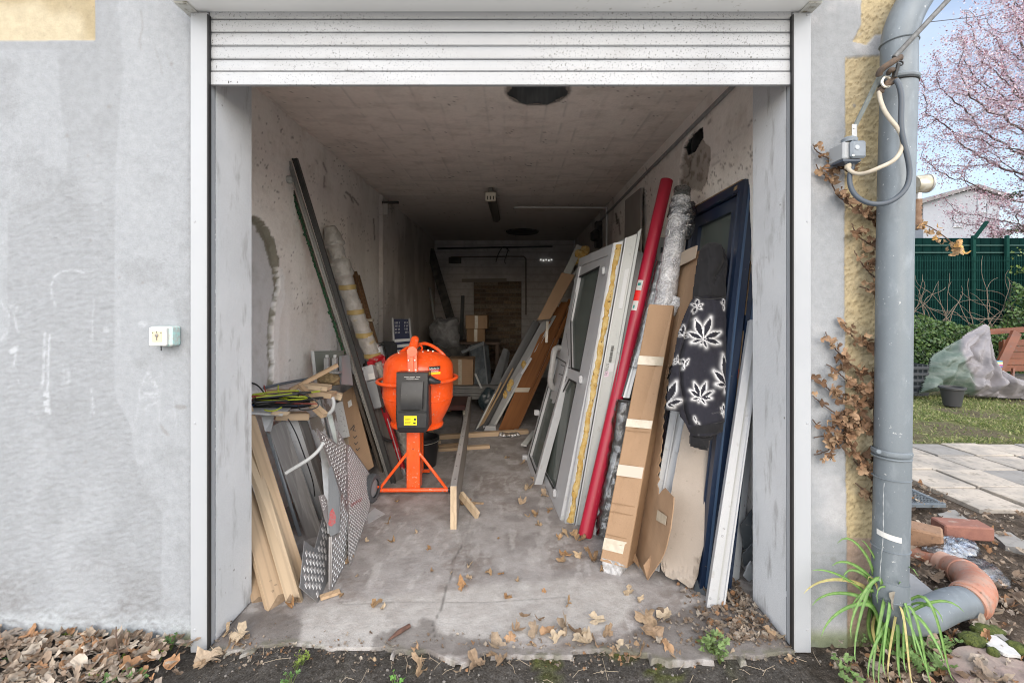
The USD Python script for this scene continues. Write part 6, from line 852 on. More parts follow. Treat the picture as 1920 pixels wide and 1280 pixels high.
# ---- dolly with stacked boards, cartons
M_dol = mat('dolly_red', (.10, .022, .018), [dict(s=14, c=(.06, .016, .014))], rough=.6); t = Thing('dolly', 'low red-brown dolly on castors behind the mixer drum', 'dolly', V(-.75, 6.0, 0)); t.part('deck', box((-.76, 6.05, .19), (.40, .62, .06), bev=.008), M_dol); t.part('mat', box((-.76, 6.05, .2235), (.36, .58, .006), bev=.002), mat('dolly_mat', (.085, .03, .025), [dict(k='wave', s=30, dir='x', c=(.04, .014, .012))], rough=.8))
for x in (-.92, -.60):
    for y in (5.82, 6.28):
        wp = t.part('castor', cat(lathe([(0, -.014), (.05, -.014), (.05, .014), (0, .014)], V(x, y, .05), V(1, 0, 0), 20)), mat('castor_grey', (.35, .35, .35), rough=.5)); t.part('fork', box((x, y + .01, .115), (.05, .06, .09), bev=.008), M_zn, under=wp)
rg = np.random.default_rng(4)
for k in range(8): single('stacked_board', box((-.62 + rg.uniform(-.01, .01), 6.75 + rg.uniform(-.02, .02), .165 + .0235 * k), (.92, .55, .021), bev=.002), mat(f'stack_grey_{k % 2}', (.26 - .05 * (k % 2), .26 - .05 * (k % 2), .25 - .05 * (k % 2)), [dict(s=12, c=(.18, .18, .18))], rough=.6), ['lowest', 'second lowest', 'third from the bottom', 'fourth from the bottom', 'fourth from the top', 'third from the top', 'second from the top', 'topmost'][k] + ' of the thin grey boards stacked under the large carton', 'board')
for x in (-.9, -.36): single('bearer', box((x, 6.6, .075), (.12, .5, .145), bev=.006), P_B, f'{"left" if x < -.5 else "right"} wooden bearer under the stack of grey boards', 'wood')
def carton(lb, c0, s, a=0, m=None, und=None):
    c0 = np.asarray(c0, float); t = Thing('carton', lb, 'carton', c0, ); R = rotz(a); t.part('body', box(c0 + V(0, 0, s[2] / 2), s, R, bev=.004), m or M_card); t.part('tape', box(c0 + R @ V(0, -s[1] / 2 - .0008, 0) + V(0, 0, s[2] * .5), (.05, .0016, s[2] * .96), R), M_tape); t.part('lid_seam', box(c0 + R @ V(0, -s[1] / 2 - .0006, 0) + V(0, 0, s[2] - .01), (s[0] * .98, .0014, .004), R), M_card2); return t
cz0 = .35; X0, X1 = at(838, 0, 6.5)[0], at(887, 0, 6.5)[0]; carton('large plain carton on the stack of grey boards behind the mixer', V((X0 + X1) / 2, 6.7, cz0), (X1 - X0, .4, zy_(673, 6.5) - cz0)); 
z2, z1_ = zy_(641, 7.4), zy_(616, 7.4); X0, X1 = at(873, 0, 7.4)[0], at(914, 0, 7.4)[0]; carton('lower of the two small cartons in the dark at the back, darker brown', V((X0 + X1) / 2 - .02, 7.6, z2), (X1 - X0 - .06, .36, z1_ - z2 - .003), .03, M_card2); carton('upper of the two small cartons in the dark at the back', V((X0 + X1) / 2, 7.6, z1_), (X1 - X0, .38, zy_(591, 7.4) - z1_), -.02)
t = Thing('workbench', 'dark workbench under the two small cartons at the back', 'bench', V(-.6, 7.7, 0)); t.part('top', box((-.62, 7.75, z2 - .022), (.85, .7, .04), bev=.004), M_dw)
for x in (-1.0, -.24):
    for y in (7.45, 8.05): t.part('leg', box((x, y, (z2 - .045) / 2), (.06, .06, z2 - .045), bev=.004), M_dw)
q = np.array([pt(k) for k in ((893, 740, 6.62), (914, 722, 6.62), (906, 640, 7.0), (880, 648, 7.0))]); t = Thing('film_wrapped_crate', 'tall crate in blue-grey film right of the large carton', 'crate', q[0]); t.part('crate', board(q, .2), mat('film_crate', (.10, .125, .14), [dict(s=9, st=(1, 1, .4), c=(.18, .21, .23)), dict(s=4, c=(.07, .085, .1))], rough=.2, spec=.8, bump=[dict(s=20, st=(1, 1, .3), a=.7, h=.02)]), smooth=False); t.part('corner_post', beam(q[1] - V(0, .01, 0), q[2] - V(0, .01, 0), .02, .02), mat('zinc_strip')); single('loose_bar', beam(at(866, 660, 6.4), at(906, 644, 6.6), .03, .03), mat('zinc_strip'), 'grey bar lying across the top of the film-wrapped crate', 'bar'); single('white_bar', beam(at(891, 700, 6.3), at(903, 728, 6.3), .025, .025), M_pvc2, 'short pale bar leaning on the film-wrapped crate', 'bar')
for (a, b, c_, d_), lb in ((((918, 722, 6.6), (935, 726, 6.6), (953, 655, 7.0), (944, 652, 7.0)), 'front pale sheet in the dark beside the leaning bundle'), (((934, 718, 6.9), (946, 718, 6.9), (956, 660, 7.3), (950, 655, 7.3)), 'rear pale sheet in the dark beside the leaning bundle')): single('pale_sheet', board([a, b, c_, d_], .02), mat('pale_sheet_dim', (.27, .28, .29), [dict(s=6, c=(.2, .21, .22))], rough=.5), lb, 'sheet', smooth=False)
m = trimesh.creation.icosphere(4, 1.0); m.vertices *= V(.14, .14, .17); m.vertices *= (1 + .6 * (fb(m.vertices, 12, 4, 5) - .5))[:, None]; m.vertices += V(at(917, 0, 6.3)[0], 6.3, .17); single('bag', m, mat('teal_bag', (.022, .04, .05), [dict(s=14, c=(.06, .08, .09))], rough=.35), 'crumpled dark teal bag on the floor at the back', 'bag', smooth=60)
# striped folding chair, dark things at the back left
M_navy = mat('navy_fabric', (.012, .018, .055), rough=.8); q = np.array([pt(k) for k in ((740, 668, 5.0), (772, 664, 5.05), (767, 598, 5.2), (737, 598, 5.15))]); t = Thing('folding_chair', 'folded navy garden chair with white stripes against the left wall', 'chair', V(q[0][0], q[0][1], 0), ); t.part('fabric', board(q, .02), M_navy, smooth=False); E5 = nrm(q)
for f in (.08, .22, .37): t.part('stripe', board(sub(q, .03, .97, f, f + .075, .003), .003), mat('stripe_white', (.6, .6, .6), rough=.7), smooth=False)
for k in range(7):
    for j in range(4): t.part('woven_dash', board(sub(q, .10 + .085 * k + .25 * (k > 3), .125 + .085 * k + .25 * (k > 3), .60 + .09 * j, .65 + .09 * j, .002), .002), mat('stripe_white'), smooth=False) if .125 + .085 * k + .25 * (k > 3) < .98 else None
for s in (-.02, 1.02): t.part('frame_tube', tube([bil(q, s, 1.02), bil(q, s, 0), V(*(bil(q, s, 0)[:2] - V(0, .15)), .01)], .012, 8), mat('chair_tube', (.5, .5, .5), metal=.5, rough=.4))
c0 = V(at(728, 0, 4.9)[0], 4.9, 0); single('dark_cushion', box(c0 + V(0, 0, .98), (.18, .12, .22), bev=.04), mat('dark_fabric', (.03, .03, .032), rough=.9), 'dark rounded cushion beside the folded striped chair', 'cushion', o=c0 + V(0, 0, .87)); t = Thing('dark_cabinet', 'dark low cabinet against the left wall behind the mixer', 'cabinet', V(-1.35, 5.1, 0)); t.part('body', box((-1.36, 5.2, .43), (.42, .75, .86), bev=.006), M_dw); t.part('door', box((-1.36, 4.822, .43), (.38, .012, .8), bev=.003), M_dw)
p0, p1 = at(868, 640, 8.0), at(807, 470, 9.1); single('leaning_beam', beam(V(p0[0] + .18, 7.8, .02), p1, .16, .14), M_dark, 'thick black beam leaning in the back left corner', 'beam', z=p1 - p0); single('leaning_pipe', tube([V(-1.15, 8.0, .02), at(806, 540, 8.6)], .022, 10), mat('dull_pipe', (.35, .35, .36), metal=.5, rough=.5), 'thin silver pipe leaning in the back left corner', 'pipe'); single('leaning_post', beam(V(-.88, 7.6, 0), at(868, 555, 8.2), .06, .06), mat('dark_profile'), 'dark post standing left of the two small cartons', 'post')
m = trimesh.creation.icosphere(4, 1.0); m.vertices *= V(.22, .12, .26); m.vertices *= (1 + .9 * (fb(m.vertices, 6, 4, 9) - .5))[:, None]; m.vertices += at(834, 622, 7.3); t = Thing('draped_sheet', 'grey plastic sheet thrown over a dark heap at the back left', 'sheet', V(-1.05, 7.3, 0)); t.part('sheet', m, mat('grey_polythene', (.11, .11, .115), [dict(s=9, c=(.17, .17, .175))], rough=.35, bump=[dict(s=12, a=.6, h=.04)]), smooth=70); hm = trimesh.creation.icosphere(4, 1.0); hm.vertices *= V(.42, .35, .55); hm.vertices *= (1 + .6 * (fb(hm.vertices, 5, 4, 4) - .5))[:, None]; hm.vertices += V(-1.05, 7.5, .42); t.part('heap', hm, M_dark, smooth=60)
for k, (x, z_, w) in enumerate(((-.1, .18, .8), (.05, .40, .7))): single('timber', box((x, 8.6, z_), (w, .3, .09), bev=.006), mat('dark_timber', (.09, .055, .035), rough=.8), ['lower', 'upper'][k] + ' dark timber lying on the floor before the bricked-up doorway', 'timber')
SC = .72
# ================================================================== IN FRONT OF THE FACADE
M_zinc = mat('weathered_zinc', (.205, .238, .265), [dict(s=3, st=(1, 1, .25), lo=.35, hi=.7, c=(.145, .172, .197)), dict(s=22, st=(1, 1, .4), lo=.55, hi=.7, c=(.25, .285, .315), a=.8), dict(s=60, lo=.67, hi=.7, c=(.66, .67, .67), a=.7), wear], metal=.25, rough=.46, rl=dict(s=9, r0=.36, r1=.6))
pp = lambda x, y, d=1.9: at(x, y, d)
t = Thing('downpipe', 'thick weathered zinc downpipe at the garage corner', 'pipe', at(1667, 1120, 1.9)); R0 = .0625
top = smooth_path([pp(1667.5, 1092), pp(1676, 620), pp(1682.5, 260), pp(1685.5, 120), pp(1689, 60), pp(1704, 20), pp(1734, -28), pp(1800, -120), pp(1900, -250)], 160); t.part('pipe', tube(top, R0, 36), M_zinc)
def ringat(px, py, r, h, ax=V(.02, 0, 1), m=M_zinc, nm='joint_ring', prof=None): return t.part(nm, lathe(prof or [(r - .004, -h), (r, -h * .7), (r + .002, 0), (r, h * .7), (r - .004, h)], pp(px, py), ax, 40), m)
ringat(1684.7, 151, .0685, .010); ringat(1684.4, 158, .0660, .003, m=M_gasket); ringat(1685.4, 62 + 20, .0655, .004); ringat(1671.5, 846, .068, .012, nm='clamp'); ringat(1671.2, 855, .0665, .0045, nm='clamp'); ringat(1669.5, 1024, .0652, .002); ringat(1671, 893, .0652, .002)
t.part('clamp_screw', tube([at(1648, 846, 1.86), at(1648, 846, 1.835)], .008, 12), M_zinc); t.part('clamp_bracket', box(at(1652, 846, 1.95), (.02, .12, .02), bev=.003), M_zn)
tc = at(1669.4, 1003, 1.9); a = [tc + V(R0 * 1.012 * math.sin(x), -R0 * 1.012 * math.cos(x), .008 - .010 * x) for x in np.linspace(-1.45, -.1, 10)]; v = np.vstack([np.array(a) + V(0, 0, .011), np.array(a) - V(0, 0, .011)]); k = np.arange(9); t.part('tape', TM(v, np.vstack([np.stack([k, k + 10, k + 11], 1), np.stack([k, k + 11, k + 1], 1)])), mat('paper_white'))
dr = smooth_path([at(1658, 905, 1.8365), at(1656, 960, 1.8365), at(1655.5, 1010, 1.836), at(1651, 1060, 1.836), at(1650, 1090, 1.837)], 40); t.part('paint_drip', tube(dr, [.0009 + .0006 * math.sin(k * 1.7 + math.sin(k)) for k in range(40)], 6), mat('drip_white', (.42, .44, .45), rough=.6))
low = smooth_path([pp(1667.5, 1085), at(1668, 1116, 1.9), at(1677, 1144, 1.915), at(1702, 1158, 1.95), at(1740, 1152, 2.02), at(1815, 1128, 2.15)], 60); t.part('shoe', tube(low, np.r_[np.full(6, .0665), np.full(54, .0655)], 36), M_zinc); i = 27; t.part('shoe_seam', lathe([(.064, -.004), (.069, 0), (.064, .004)], low[i], low[i + 1] - low[i - 1], 36), M_zinc); t.part('shoe_seam', lathe([(.064, -.004), (.069, 0), (.064, .004)], low[5], V(0, 0, 1), 36), M_zinc)
ri_ = [at(1679, 1117, 1.834) + V(.0, 0, 0)]; t.part('split', pext(rough_poly([(1667, 1111), (1690, 1110), (1697, 1150), (1690, 1166), (1672, 1140)], 6, .8, 3), Plane(at(1667, 1111, 1.832), at(1695, 1112, 1.846), at(1680, 1160, 1.852)), .002), mat('split_brown', (.17, .145, .115), [dict(s=40, c=(.26, .24, .2))], rough=.8), label='dark split where the pipe enters its shoe')
t = Thing('drain_pipe', 'orange plastic drain pipe bending round from the end of the zinc shoe', 'pipe', at(1815, 1128, 2.15)); M_clay = mat('orange_drain', (.42, .17, .105), [dict(s=8, c=(.46, .26, .19)), dict(s=24, lo=.52, hi=.68, c=(.36, .27, .225)), dict(s=70, lo=.6, hi=.68, c=(.2, .12, .08)), wear], rough=.55)
el = smooth_path([at(1811, 1129, 2.145), at(1829, 1114, 2.21), at(1829, 1096, 2.32), at(1812, 1079, 2.45), at(1790, 1068, 2.56)], 40); t.part('elbow', tube(el, .074, 32), M_clay); t.part('socket', lathe([(.070, -.025), (.080, -.02), (.082, .0), (.078, .02), (.074, .022)], el[3], el[4] - el[2], 32), M_clay); t.part('socket', lathe([(.072, -.02), (.079, -.015), (.079, .015), (.072, .02)], el[-8], el[-7] - el[-9], 32), M_clay)
t.part('straight', tube([at(1792, 1068, 2.55), at(1757, 1052, 2.66), at(1695, 1036, 2.82)], .052, 24), M_clay); t.part('collar', tube([at(1788, 1066, 2.57), at(1764, 1055, 2.64)], .066, 24), mat('pale_clay', (.52, .33, .26), [dict(s=20, c=(.45, .26, .19))], rough=.6))
# ---- junction box, strap, strut and cables
M_gpl = mat('grey_plastic', (.21, .245, .285), [dict(s=30, c=(.18, .21, .245))], rough=.4); j0 = at(1593, 285, 1.93); t = Thing('junction_box', 'small grey junction box on the yellow render with a strap above it', 'box', j0); ja = at(1597, 284, 1.90); t.part('body', box(ja + V(-.008, .03, 0), (.075, .09, .074), bev=.006), mat('grey_plastic_pale', (.36, .38, .40), rough=.45)); t.part('cover', box(ja + V(.008, -.022, 0), (.064, .02, .072), bev=.008), M_gpl); t.part('badge', lathe([(0, -.002), (.009, -.0015), (.0095, .001)], ja + V(-.002, -.033, .006), V(0, 1, 0), 20), mat('badge_grey', (.42, .46, .5), rough=.5)); t.part('cap', lathe([(0, .0), (.028, 0), (.030, .012), (.022, .02), (0, .022)], ja + V(-.01, .0, .037), V(0, 0, 1), 24), M_gpl)
t.part('base', hull([ja + V(x, y, z) for x in (-.05, .024) for y in (-.02, .05) for z in (-.038, -.046)] + [ja + V(-.02, 0, -.06), ja + V(.01, 0, -.06)]), mat('dark_navy_plastic', (.045, .06, .085), rough=.4)); t.part('screw', lathe([(0, -.002), (.004, -.001), (.004, 0)], ja + V(-.018, -.033, -.028), V(0, 1, 0), 10), M_zn)
t.part('gland', tube([ja + V(-.016, 0, -.05), ja + V(-.016, 0, -.072)], .012, 12), mat('gland_cream', (.5, .44, .34), rough=.5)); t.part('gland', tube([ja + V(.004, 0, -.05), ja + V(.004, 0, -.075)], .009, 12), cols[0])
M_strap = mat('strap_grey_green', (.25, .285, .275), [dict(s=30, c=(.2, .225, .22))], metal=.3, rough=.45); s0, s1 = at(1604, 235, 1.895), at(1656, 130, 1.84); t = Thing('strap', 'grey-green flat steel strap running up from the junction box', 'strap', s0); t.part('bar', beam(s0, s1, .0175, .006, V(1, 0, .4), .001), M_strap); t.part('tab', box(at(1602, 247, 1.892), (.021, .004, .062), bev=.001), M_silver)
for y in (239, 257): t.part('bolt', lathe([(0, -.003), (.005, -.002), (.005, 0)], at(1602, y, 1.889), V(0, 1, 0), 10), M_zn)
t = Thing('stay_rod', 'grey stay rod rising to the right past the bend of the downpipe', 'rod', at(1677, 107, 1.80)); e1 = at(1778, 0, 1.78); e0 = at(1677, 108, 1.80); t.part('rod', tube([e0, e1, e1 + (e1 - e0) * 4], .0095, 12), mat('rod_grey', (.17, .175, .175), [dict(s=60, c=(.11, .11, .11))], metal=.4, rough=.5)); M_rust = mat('rusty_iron', (.085, .065, .052), [dict(s=50, c=(.13, .085, .055))], rough=.85)
t.part('shackle', tube(smooth_path([at(1648, 142, 1.83), at(1656, 128, 1.81), at(1668, 120, 1.80), at(1680, 112, 1.80), at(1690, 108, 1.80)], 24), .012, 10), M_rust); t.part('hook', tube(smooth_path([at(1666, 138, 1.82), at(1672, 131, 1.80), at(1678, 136, 1.81), at(1676, 146, 1.82), at(1668, 152, 1.82), at(1660, 160, 1.83)], 30), .009, 10), M_rust); t.part('ring', tube([at(1662, 154, 1.82) + V(.018 * math.cos(a), 0, .020 * math.sin(a)) for a in np.linspace(0, 2 * math.pi, 20, endpoint=False)], .005, 8, closed=True), M_zn)
t.part('bolt', tube([at(1650, 168, 1.84), at(1684, 148, 1.80)], .010, 10), M_rust); t.part('turnbuckle', tube([at(1678, 145, 1.80), at(1685, 120, 1.79)], .007, 10), cols[0]); t.part('eye', tube([at(1688, 119, 1.79) + V(.011 * math.cos(a), 0, .008 * math.sin(a)) for a in np.linspace(0, 2 * math.pi, 16, endpoint=False)], .0032, 8, closed=True), cols[0]); t.part('nut', box(at(1651, 170, 1.84), (.022, .022, .022), rotz(.5), bev=.004), M_rust)
single('cable', tube(smooth_path([at(1590, 313, 1.90), at(1595, 321, 1.88), at(1607, 326, 1.86), at(1625, 324, 1.83), at(1650, 314, 1.80), at(1674, 302, 1.79), at(1688, 285, 1.79), at(1692, 263, 1.79), at(1684, 242, 1.79), at(1668, 222, 1.80), at(1655, 200, 1.82), at(1648, 172, 1.84)], 80), .0078, 12), mat('cream_cable', (.52, .47, .38), [dict(s=30, c=(.44, .39, .31))], rough=.5), 'cream cable looping from the junction box up to the shackle', 'cable')
single('cable', tube(smooth_path([at(1597, 315, 1.90), at(1593, 335, 1.88), at(1597, 355, 1.86), at(1612, 373, 1.83), at(1635, 382, 1.80), at(1660, 381, 1.79), at(1685, 368, 1.785), at(1702, 345, 1.785), at(1705, 315, 1.785), at(1698, 280, 1.785), at(1690, 240, 1.785), at(1690, 200, 1.785), at(1687, 165, 1.79), at(1680, 150, 1.80)], 100), .0095, 12), mat('slate_cable', (.055, .07, .09), rough=.45), 'thick dark cable looping across the downpipe', 'cable')
# ---- leaves
def leaf_geo(rg, size, lobes=5, curl=.5, tris=2, nar=None):
    n = lobes * 4; a = np.linspace(-math.pi * .92, math.pi * .92, n + 1); r = .52 + .48 * np.abs(np.cos((a) * lobes / 2 / .92 * .5 * 1.0 * (lobes / 5))) ** 1.2 * (1 - .25 * np.abs(a) / math.pi) + rg.normal(0, .05, n + 1); r *= np.where(np.arange(n + 1) % 4 == 2, .84, 1) * (1 + rg.normal(0, .08, n + 1)); r[[0, -1]] *= .6
    o = np.stack([r * np.sin(a), r * np.cos(a), 0 * a], 1) * size / 2; v = np.vstack([[[0, -.02 * size, 0]], o * .55, o]); ph = rg.uniform(0, 6.28, 3); d = v / (size / 2)
    v[:, 2] = size * (curl * (.35 * (d[:, 0] * math.cos(ph[0]) + d[:, 1] * math.sin(ph[0])) ** 2 - .08) + .10 * np.sin(3 * d[:, 0] + ph[1]) * curl + .08 * np.sin(4 * d[:, 1] + ph[2]) * curl - .05 * np.exp(-(d[:, 0] / .12) ** 2)); m = n + 1; f = []
    for k in range(m - 1): f += [[0, 1 + k, 2 + k], [1 + k, 1 + m + k, 2 + m + k], [1 + k, 2 + m + k, 2 + k]]
    if nar: v[:, 0] *= rg.uniform(*nar)
    st = np.array([[-.012, 0, 0], [.012, 0, 0], [.006, -.55, .06]]) * size; b = len(v); v = np.vstack([v, st]); f.append([b, b + 2, b + 1]); return v, np.array(f)
def rotm(rg, flat=.35):
    n = unit(V(rg.normal(0, flat), rg.normal(0, flat), 1)); u, v_, w = frame_of(V(0, 0, 0), n, V(*rg.normal(0, 1, 3))); return np.stack([u, v_, w], 1)
DRY = np.array([(.36, .24, .135), (.46, .345, .22), (.27, .165, .085), (.52, .43, .31), (.20, .12, .065), (.40, .21, .09), (.33, .26, .19)]); M_dry = leafmat('dry_leaf', tl=.15, rough=.7)
def leaf_at(rg, p, size, curl=.5, flat=.3, lobes=5, nar=(.45, .95)): v, f = leaf_geo(rg, size, lobes, curl, nar=nar); v = v @ rotm(rg, flat).T; v[:, 2] -= np.percentile(v[:, 2], 12); return v + p, f, DRY[rg.integers(len(DRY))] * rg.uniform(.62, .95)
rg = np.random.default_rng(77)
leaf_label = lambda c, s, a, b: ('small' if s < a else 'middling' if s < b else 'large') + (' dark' if c.mean() < .17 else ' pale' if c.mean() > .22 else ' tan') + ' dry leaf'
near = [(425, 1190, 40), (448, 1196, 50), (436, 1212, 52), (462, 1206, 40), (395, 1238, 60), (378, 1250, 46), (410, 1225, 40), (780, 1222, 42), (790, 1262, 58), (786, 1240, 40), (892, 1248, 48), (935, 1218, 58), (940, 1243, 46), (920, 1232, 40), (985, 1160, 38), (1000, 1190, 46), (1012, 1164, 34), (1030, 1186, 44), (1056, 1182, 50), (1078, 1186, 44), (1092, 1204, 50), (1100, 1192, 38), (1118, 1166, 40), (970, 1182, 34), (1140, 1190, 34), (1212, 1163, 56), (1246, 1158, 46), (1222, 1196, 56), (1252, 1222, 48), (1196, 1222, 54), (1166, 1216, 40), (1268, 1232, 40), (1178, 1240, 30), (1290, 1210, 30), (1462, 1195, 34), (1440, 1190, 28), (1012, 1216, 32), (958, 1206, 34), (1066, 1216, 30), (1042, 1202, 40), (995, 1212, 36), (1380, 1232, 26), (1480, 1238, 24), (1120, 1212, 36), (1150, 1226, 28), (700, 1240, 26), (860, 1262, 24), (1330, 1215, 24)]
for x, y, s in near:
    p = fl(x, y, -.012 if y > 1205 else .002); v, f, c = leaf_at(rg, p + V(0, 0, .006), s * p[1] / F * .92, rg.uniform(.5, 1.2), .4); c = c * .6 + V(.34, .265, .19) * .4 * rg.uniform(.75, 1.15); single('fallen_leaf', TM(v, f), M_dry, leaf_label(c, s, 36, 48) + ' ' + ('beside the left rail at the slab edge' if x < 500 else 'on the slab edge left of the middle' if x < 900 else 'on the slab edge in the middle' if x < 1060 else 'on the slab edge below the cartons' if x < 1160 else 'on the slab edge by the leafy weed' if x < 1300 else 'at the slab edge near the right rail'), 'leaf', smooth=False, group='dry leaves along the edge of the slab', paint=c)
inside = [(735, 1017, 22), (866, 1102, 42), (880, 1062, 22), (916, 1076, 26), (940, 1078, 24), (992, 917, 32), (1004, 966, 24), (978, 944, 24), (1060, 1040, 34), (1054, 1052, 26), (1086, 1046, 26), (1112, 1050, 34), (1060, 1004, 28), (1078, 1010, 28), (1092, 1012, 24), (1180, 1112, 30), (1066, 1134, 30), (952, 1122, 26), (545, 1136, 30), (556, 1128, 24), (705, 1138, 34), (718, 1140, 24), (728, 982, 22), (640, 1118, 20), (804, 1030, 18), (688, 1016, 14), (1010, 985, 18), (990, 970, 18), (970, 1090, 14), (1048, 1010, 20), (866, 945, 24), (880, 940, 18), (1000, 900, 20), (1030, 960, 20), (1200, 1128, 24), (880, 1085, 18), (1020, 1110, 14), (935, 1010, 10), (846, 1075, 10), (810, 1072, 14), (1128, 1070, 22), (1100, 1034, 18), (670, 1080, 12), (780, 1000, 12), (745, 940, 16), (766, 905, 14), (980, 870, 20), (950, 860, 14), (1020, 930, 24)]
for x, y, s in inside:
    p = fl(x, y); v, f, c = leaf_at(rg, p + V(0, 0, .004), s * p[1] / F * .86, rg.uniform(.9, 1.6), .5); c = c * .6 + V(.27, .18, .10) * .4; single('fallen_leaf', TM(v, f), M_dry, leaf_label(c, s, 18, 27) + ' ' + ('on the floor by the woven plate' if x < 740 else 'on the floor in front of the plank on edge' if x < 900 and y < 1030 else 'on the floor before the mixer, towards the slab edge' if x < 960 else 'on the floor beside the glazed door' if y < 1000 else 'on the floor below the red tube' if x < 1135 else 'on the floor before the long carton'), 'leaf', smooth=False, group='curled leaves on the floor of the bay', paint=c)
v, f = leaf_geo(rg, .001, 5, 1); single('bark_strip', tube([fl(728, 1203) + V(0, 0, .008), fl(748, 1190) + V(0, 0, .014), fl(768, 1177) + V(0, 0, .012)], [.003, .010, .009], 8), mat('bark', (.13, .065, .045), [dict(s=60, c=(.08, .04, .03))], rough=.8), 'curled reddish strip of bark on the damp edge of the slab', 'bark')
def litter(name, lb, pts, sizes, lift, curl, flat, m=M_dry, lobes=(3, 5), cols_=None, cat_='leaves', seed=1):
    rg = np.random.default_rng(seed); V_, F_, C_, n = [], [], [], 0
    for p, s in zip(pts, sizes):
        v, f, c = leaf_at(rg, p + V(0, 0, lift * rg.random()), s, rg.uniform(*curl), flat, lobes[rg.integers(len(lobes))])
        if cols_ is not None: c = cols_[rg.integers(len(cols_))] * rg.uniform(.62, 1.0)
        V_.append(v); F_.append(f + n); C_.append(np.tile(c, (len(v), 1))); n += len(v)
    single(name, TM(np.vstack(V_), np.vstack(F_)), m, lb, cat_, smooth=False, kind='stuff', paint=np.vstack(C_))
gz_ = lambda x, y: .0 * x
rg = np.random.default_rng(12); P_, S_ = [], []
while len(P_) < 950:
    x, y = rg.uniform(-2.45, -1.22), rg.uniform(1.66, 1.985); dens = 1 if x < -1.62 else max(0, 1 - (x + 1.62) / .34)
    if rg.random() < dens * (1.0 if y > 1.72 else .8): P_.append(V(x, y, .004 + .02 * sstep(x, -1.4, -1.8) * sstep(y, 1.6, 1.98))); S_.append(rg.uniform(.025, .06) if rg.random() < .87 else rg.uniform(.07, .10))
GREYB = np.array([(.30, .235, .18), (.39, .32, .25), (.24, .175, .125), (.45, .39, .32), (.20, .145, .105), (.34, .19, .10), (.33, .28, .235)])
litter('leaf_litter', 'thick drift of dead leaves along the foot of the left grey wall', P_, S_, .024, (.35, 1.0), .24, cols_=GREYB, seed=3)
P_, S_ = [], []; rg = np.random.default_rng(13)
for _ in range(520):
    f = rg.random() ** .6; x, y = 1430 - 200 * rg.random() * (1.2 - f) + 50 * rg.normal() * .4, 1095 + 110 * rg.random(); x = min(max(x, 1235), 1480)
    p = fl(x, y)
    if p[0] < GX1 - .02: P_.append(p); S_.append(rg.uniform(.012, .05))
litter('leaf_crumbs', 'crumbled leaves and dirt heaped in the right front corner of the bay', P_, S_, .014, (.5, 1.0), .4, cols_=GREYB * .8, seed=4)
P_, S_ = [], []; rg = np.random.default_rng(16)
for _ in range(700):
    x, y = rg.uniform(380, 1500), 1222 + 16 * rg.normal(); P_.append(fl(x, y, -.012 if y > 1215 else .002)); S_.append(rg.uniform(.006, .024))
litter('leaf_crumbs', 'crumbs of dead leaf and dirt along the front edge of the slab', P_, S_, .004, (.5, 1.0), .4, cols_=GREYB * .75, seed=6)
P_, S_ = [], []; rg = np.random.default_rng(14)
while len(P_) < 2300:
    d = 1.74 + 2.9 * rg.random() ** 1.4; X_ = rg.uniform(1.3, .4 + d * 1.22); 
    if X_ < 1.72 and d > 1.97: continue
    if 3.36 < X_ and 3.28 < d < 5: continue
    P_.append(V(X_, d, -.012 + .012 * rg.normal())); S_.append(rg.uniform(.012, .045) if rg.random() < .8 else rg.uniform(.05, .10))
litter('leaf_litter', 'brown leaf litter and bark crumbs scattered over the yard right of the downpipe', P_, S_, .02, (.5, 1.1), .4, cols_=GREYB * .85, seed=5)
# ---- dried creeper on the wall
t = Thing('dried_creeper', 'dried climbing plant with brown leaves on the yellow and grey wall beside the downpipe', 'creeper', V(1.6, 1.97, 0)); stems = [[(1524, 270), (1540, 290), (1562, 302), (1582, 318), (1598, 322)], [(1530, 308), (1538, 322), (1556, 340), (1568, 362), (1590, 382), (1618, 400), (1650, 424)], [(1598, 418), (1606, 438), (1628, 456), (1650, 466)], [(1603, 470), (1614, 492), (1632, 512), (1652, 534)], [(1612, 537), (1634, 546), (1652, 562)], [(1577, 600), (1592, 622), (1612, 642), (1650, 655)], [(1549, 622), (1560, 646), (1580, 668), (1604, 690), (1645, 700)], [(1550, 683), (1574, 700), (1598, 722), (1645, 722)], [(1527, 706), (1546, 722), (1574, 744), (1602, 752), (1645, 742)], [(1524, 742), (1546, 760), (1572, 778), (1600, 792), (1645, 796)], [(1524, 786), (1546, 802), (1582, 792), (1620, 790)], [(1526, 852), (1548, 846), (1575, 824), (1588, 790)], [(1586, 766), (1590, 826), (1612, 868), (1645, 912)], [(1604, 905), (1622, 922), (1638, 944)], [(1526, 820), (1560, 818), (1588, 826)], [(1600, 860), (1620, 880), (1645, 884)], [(1640, 760), (1638, 820), (1642, 880)]]
rg = np.random.default_rng(9); nleaf = 0; wts = [16, 34, 10, 12, 9, 18, 22, 18, 24, 22, 16, 16, 20, 9, 10, 12, 16]
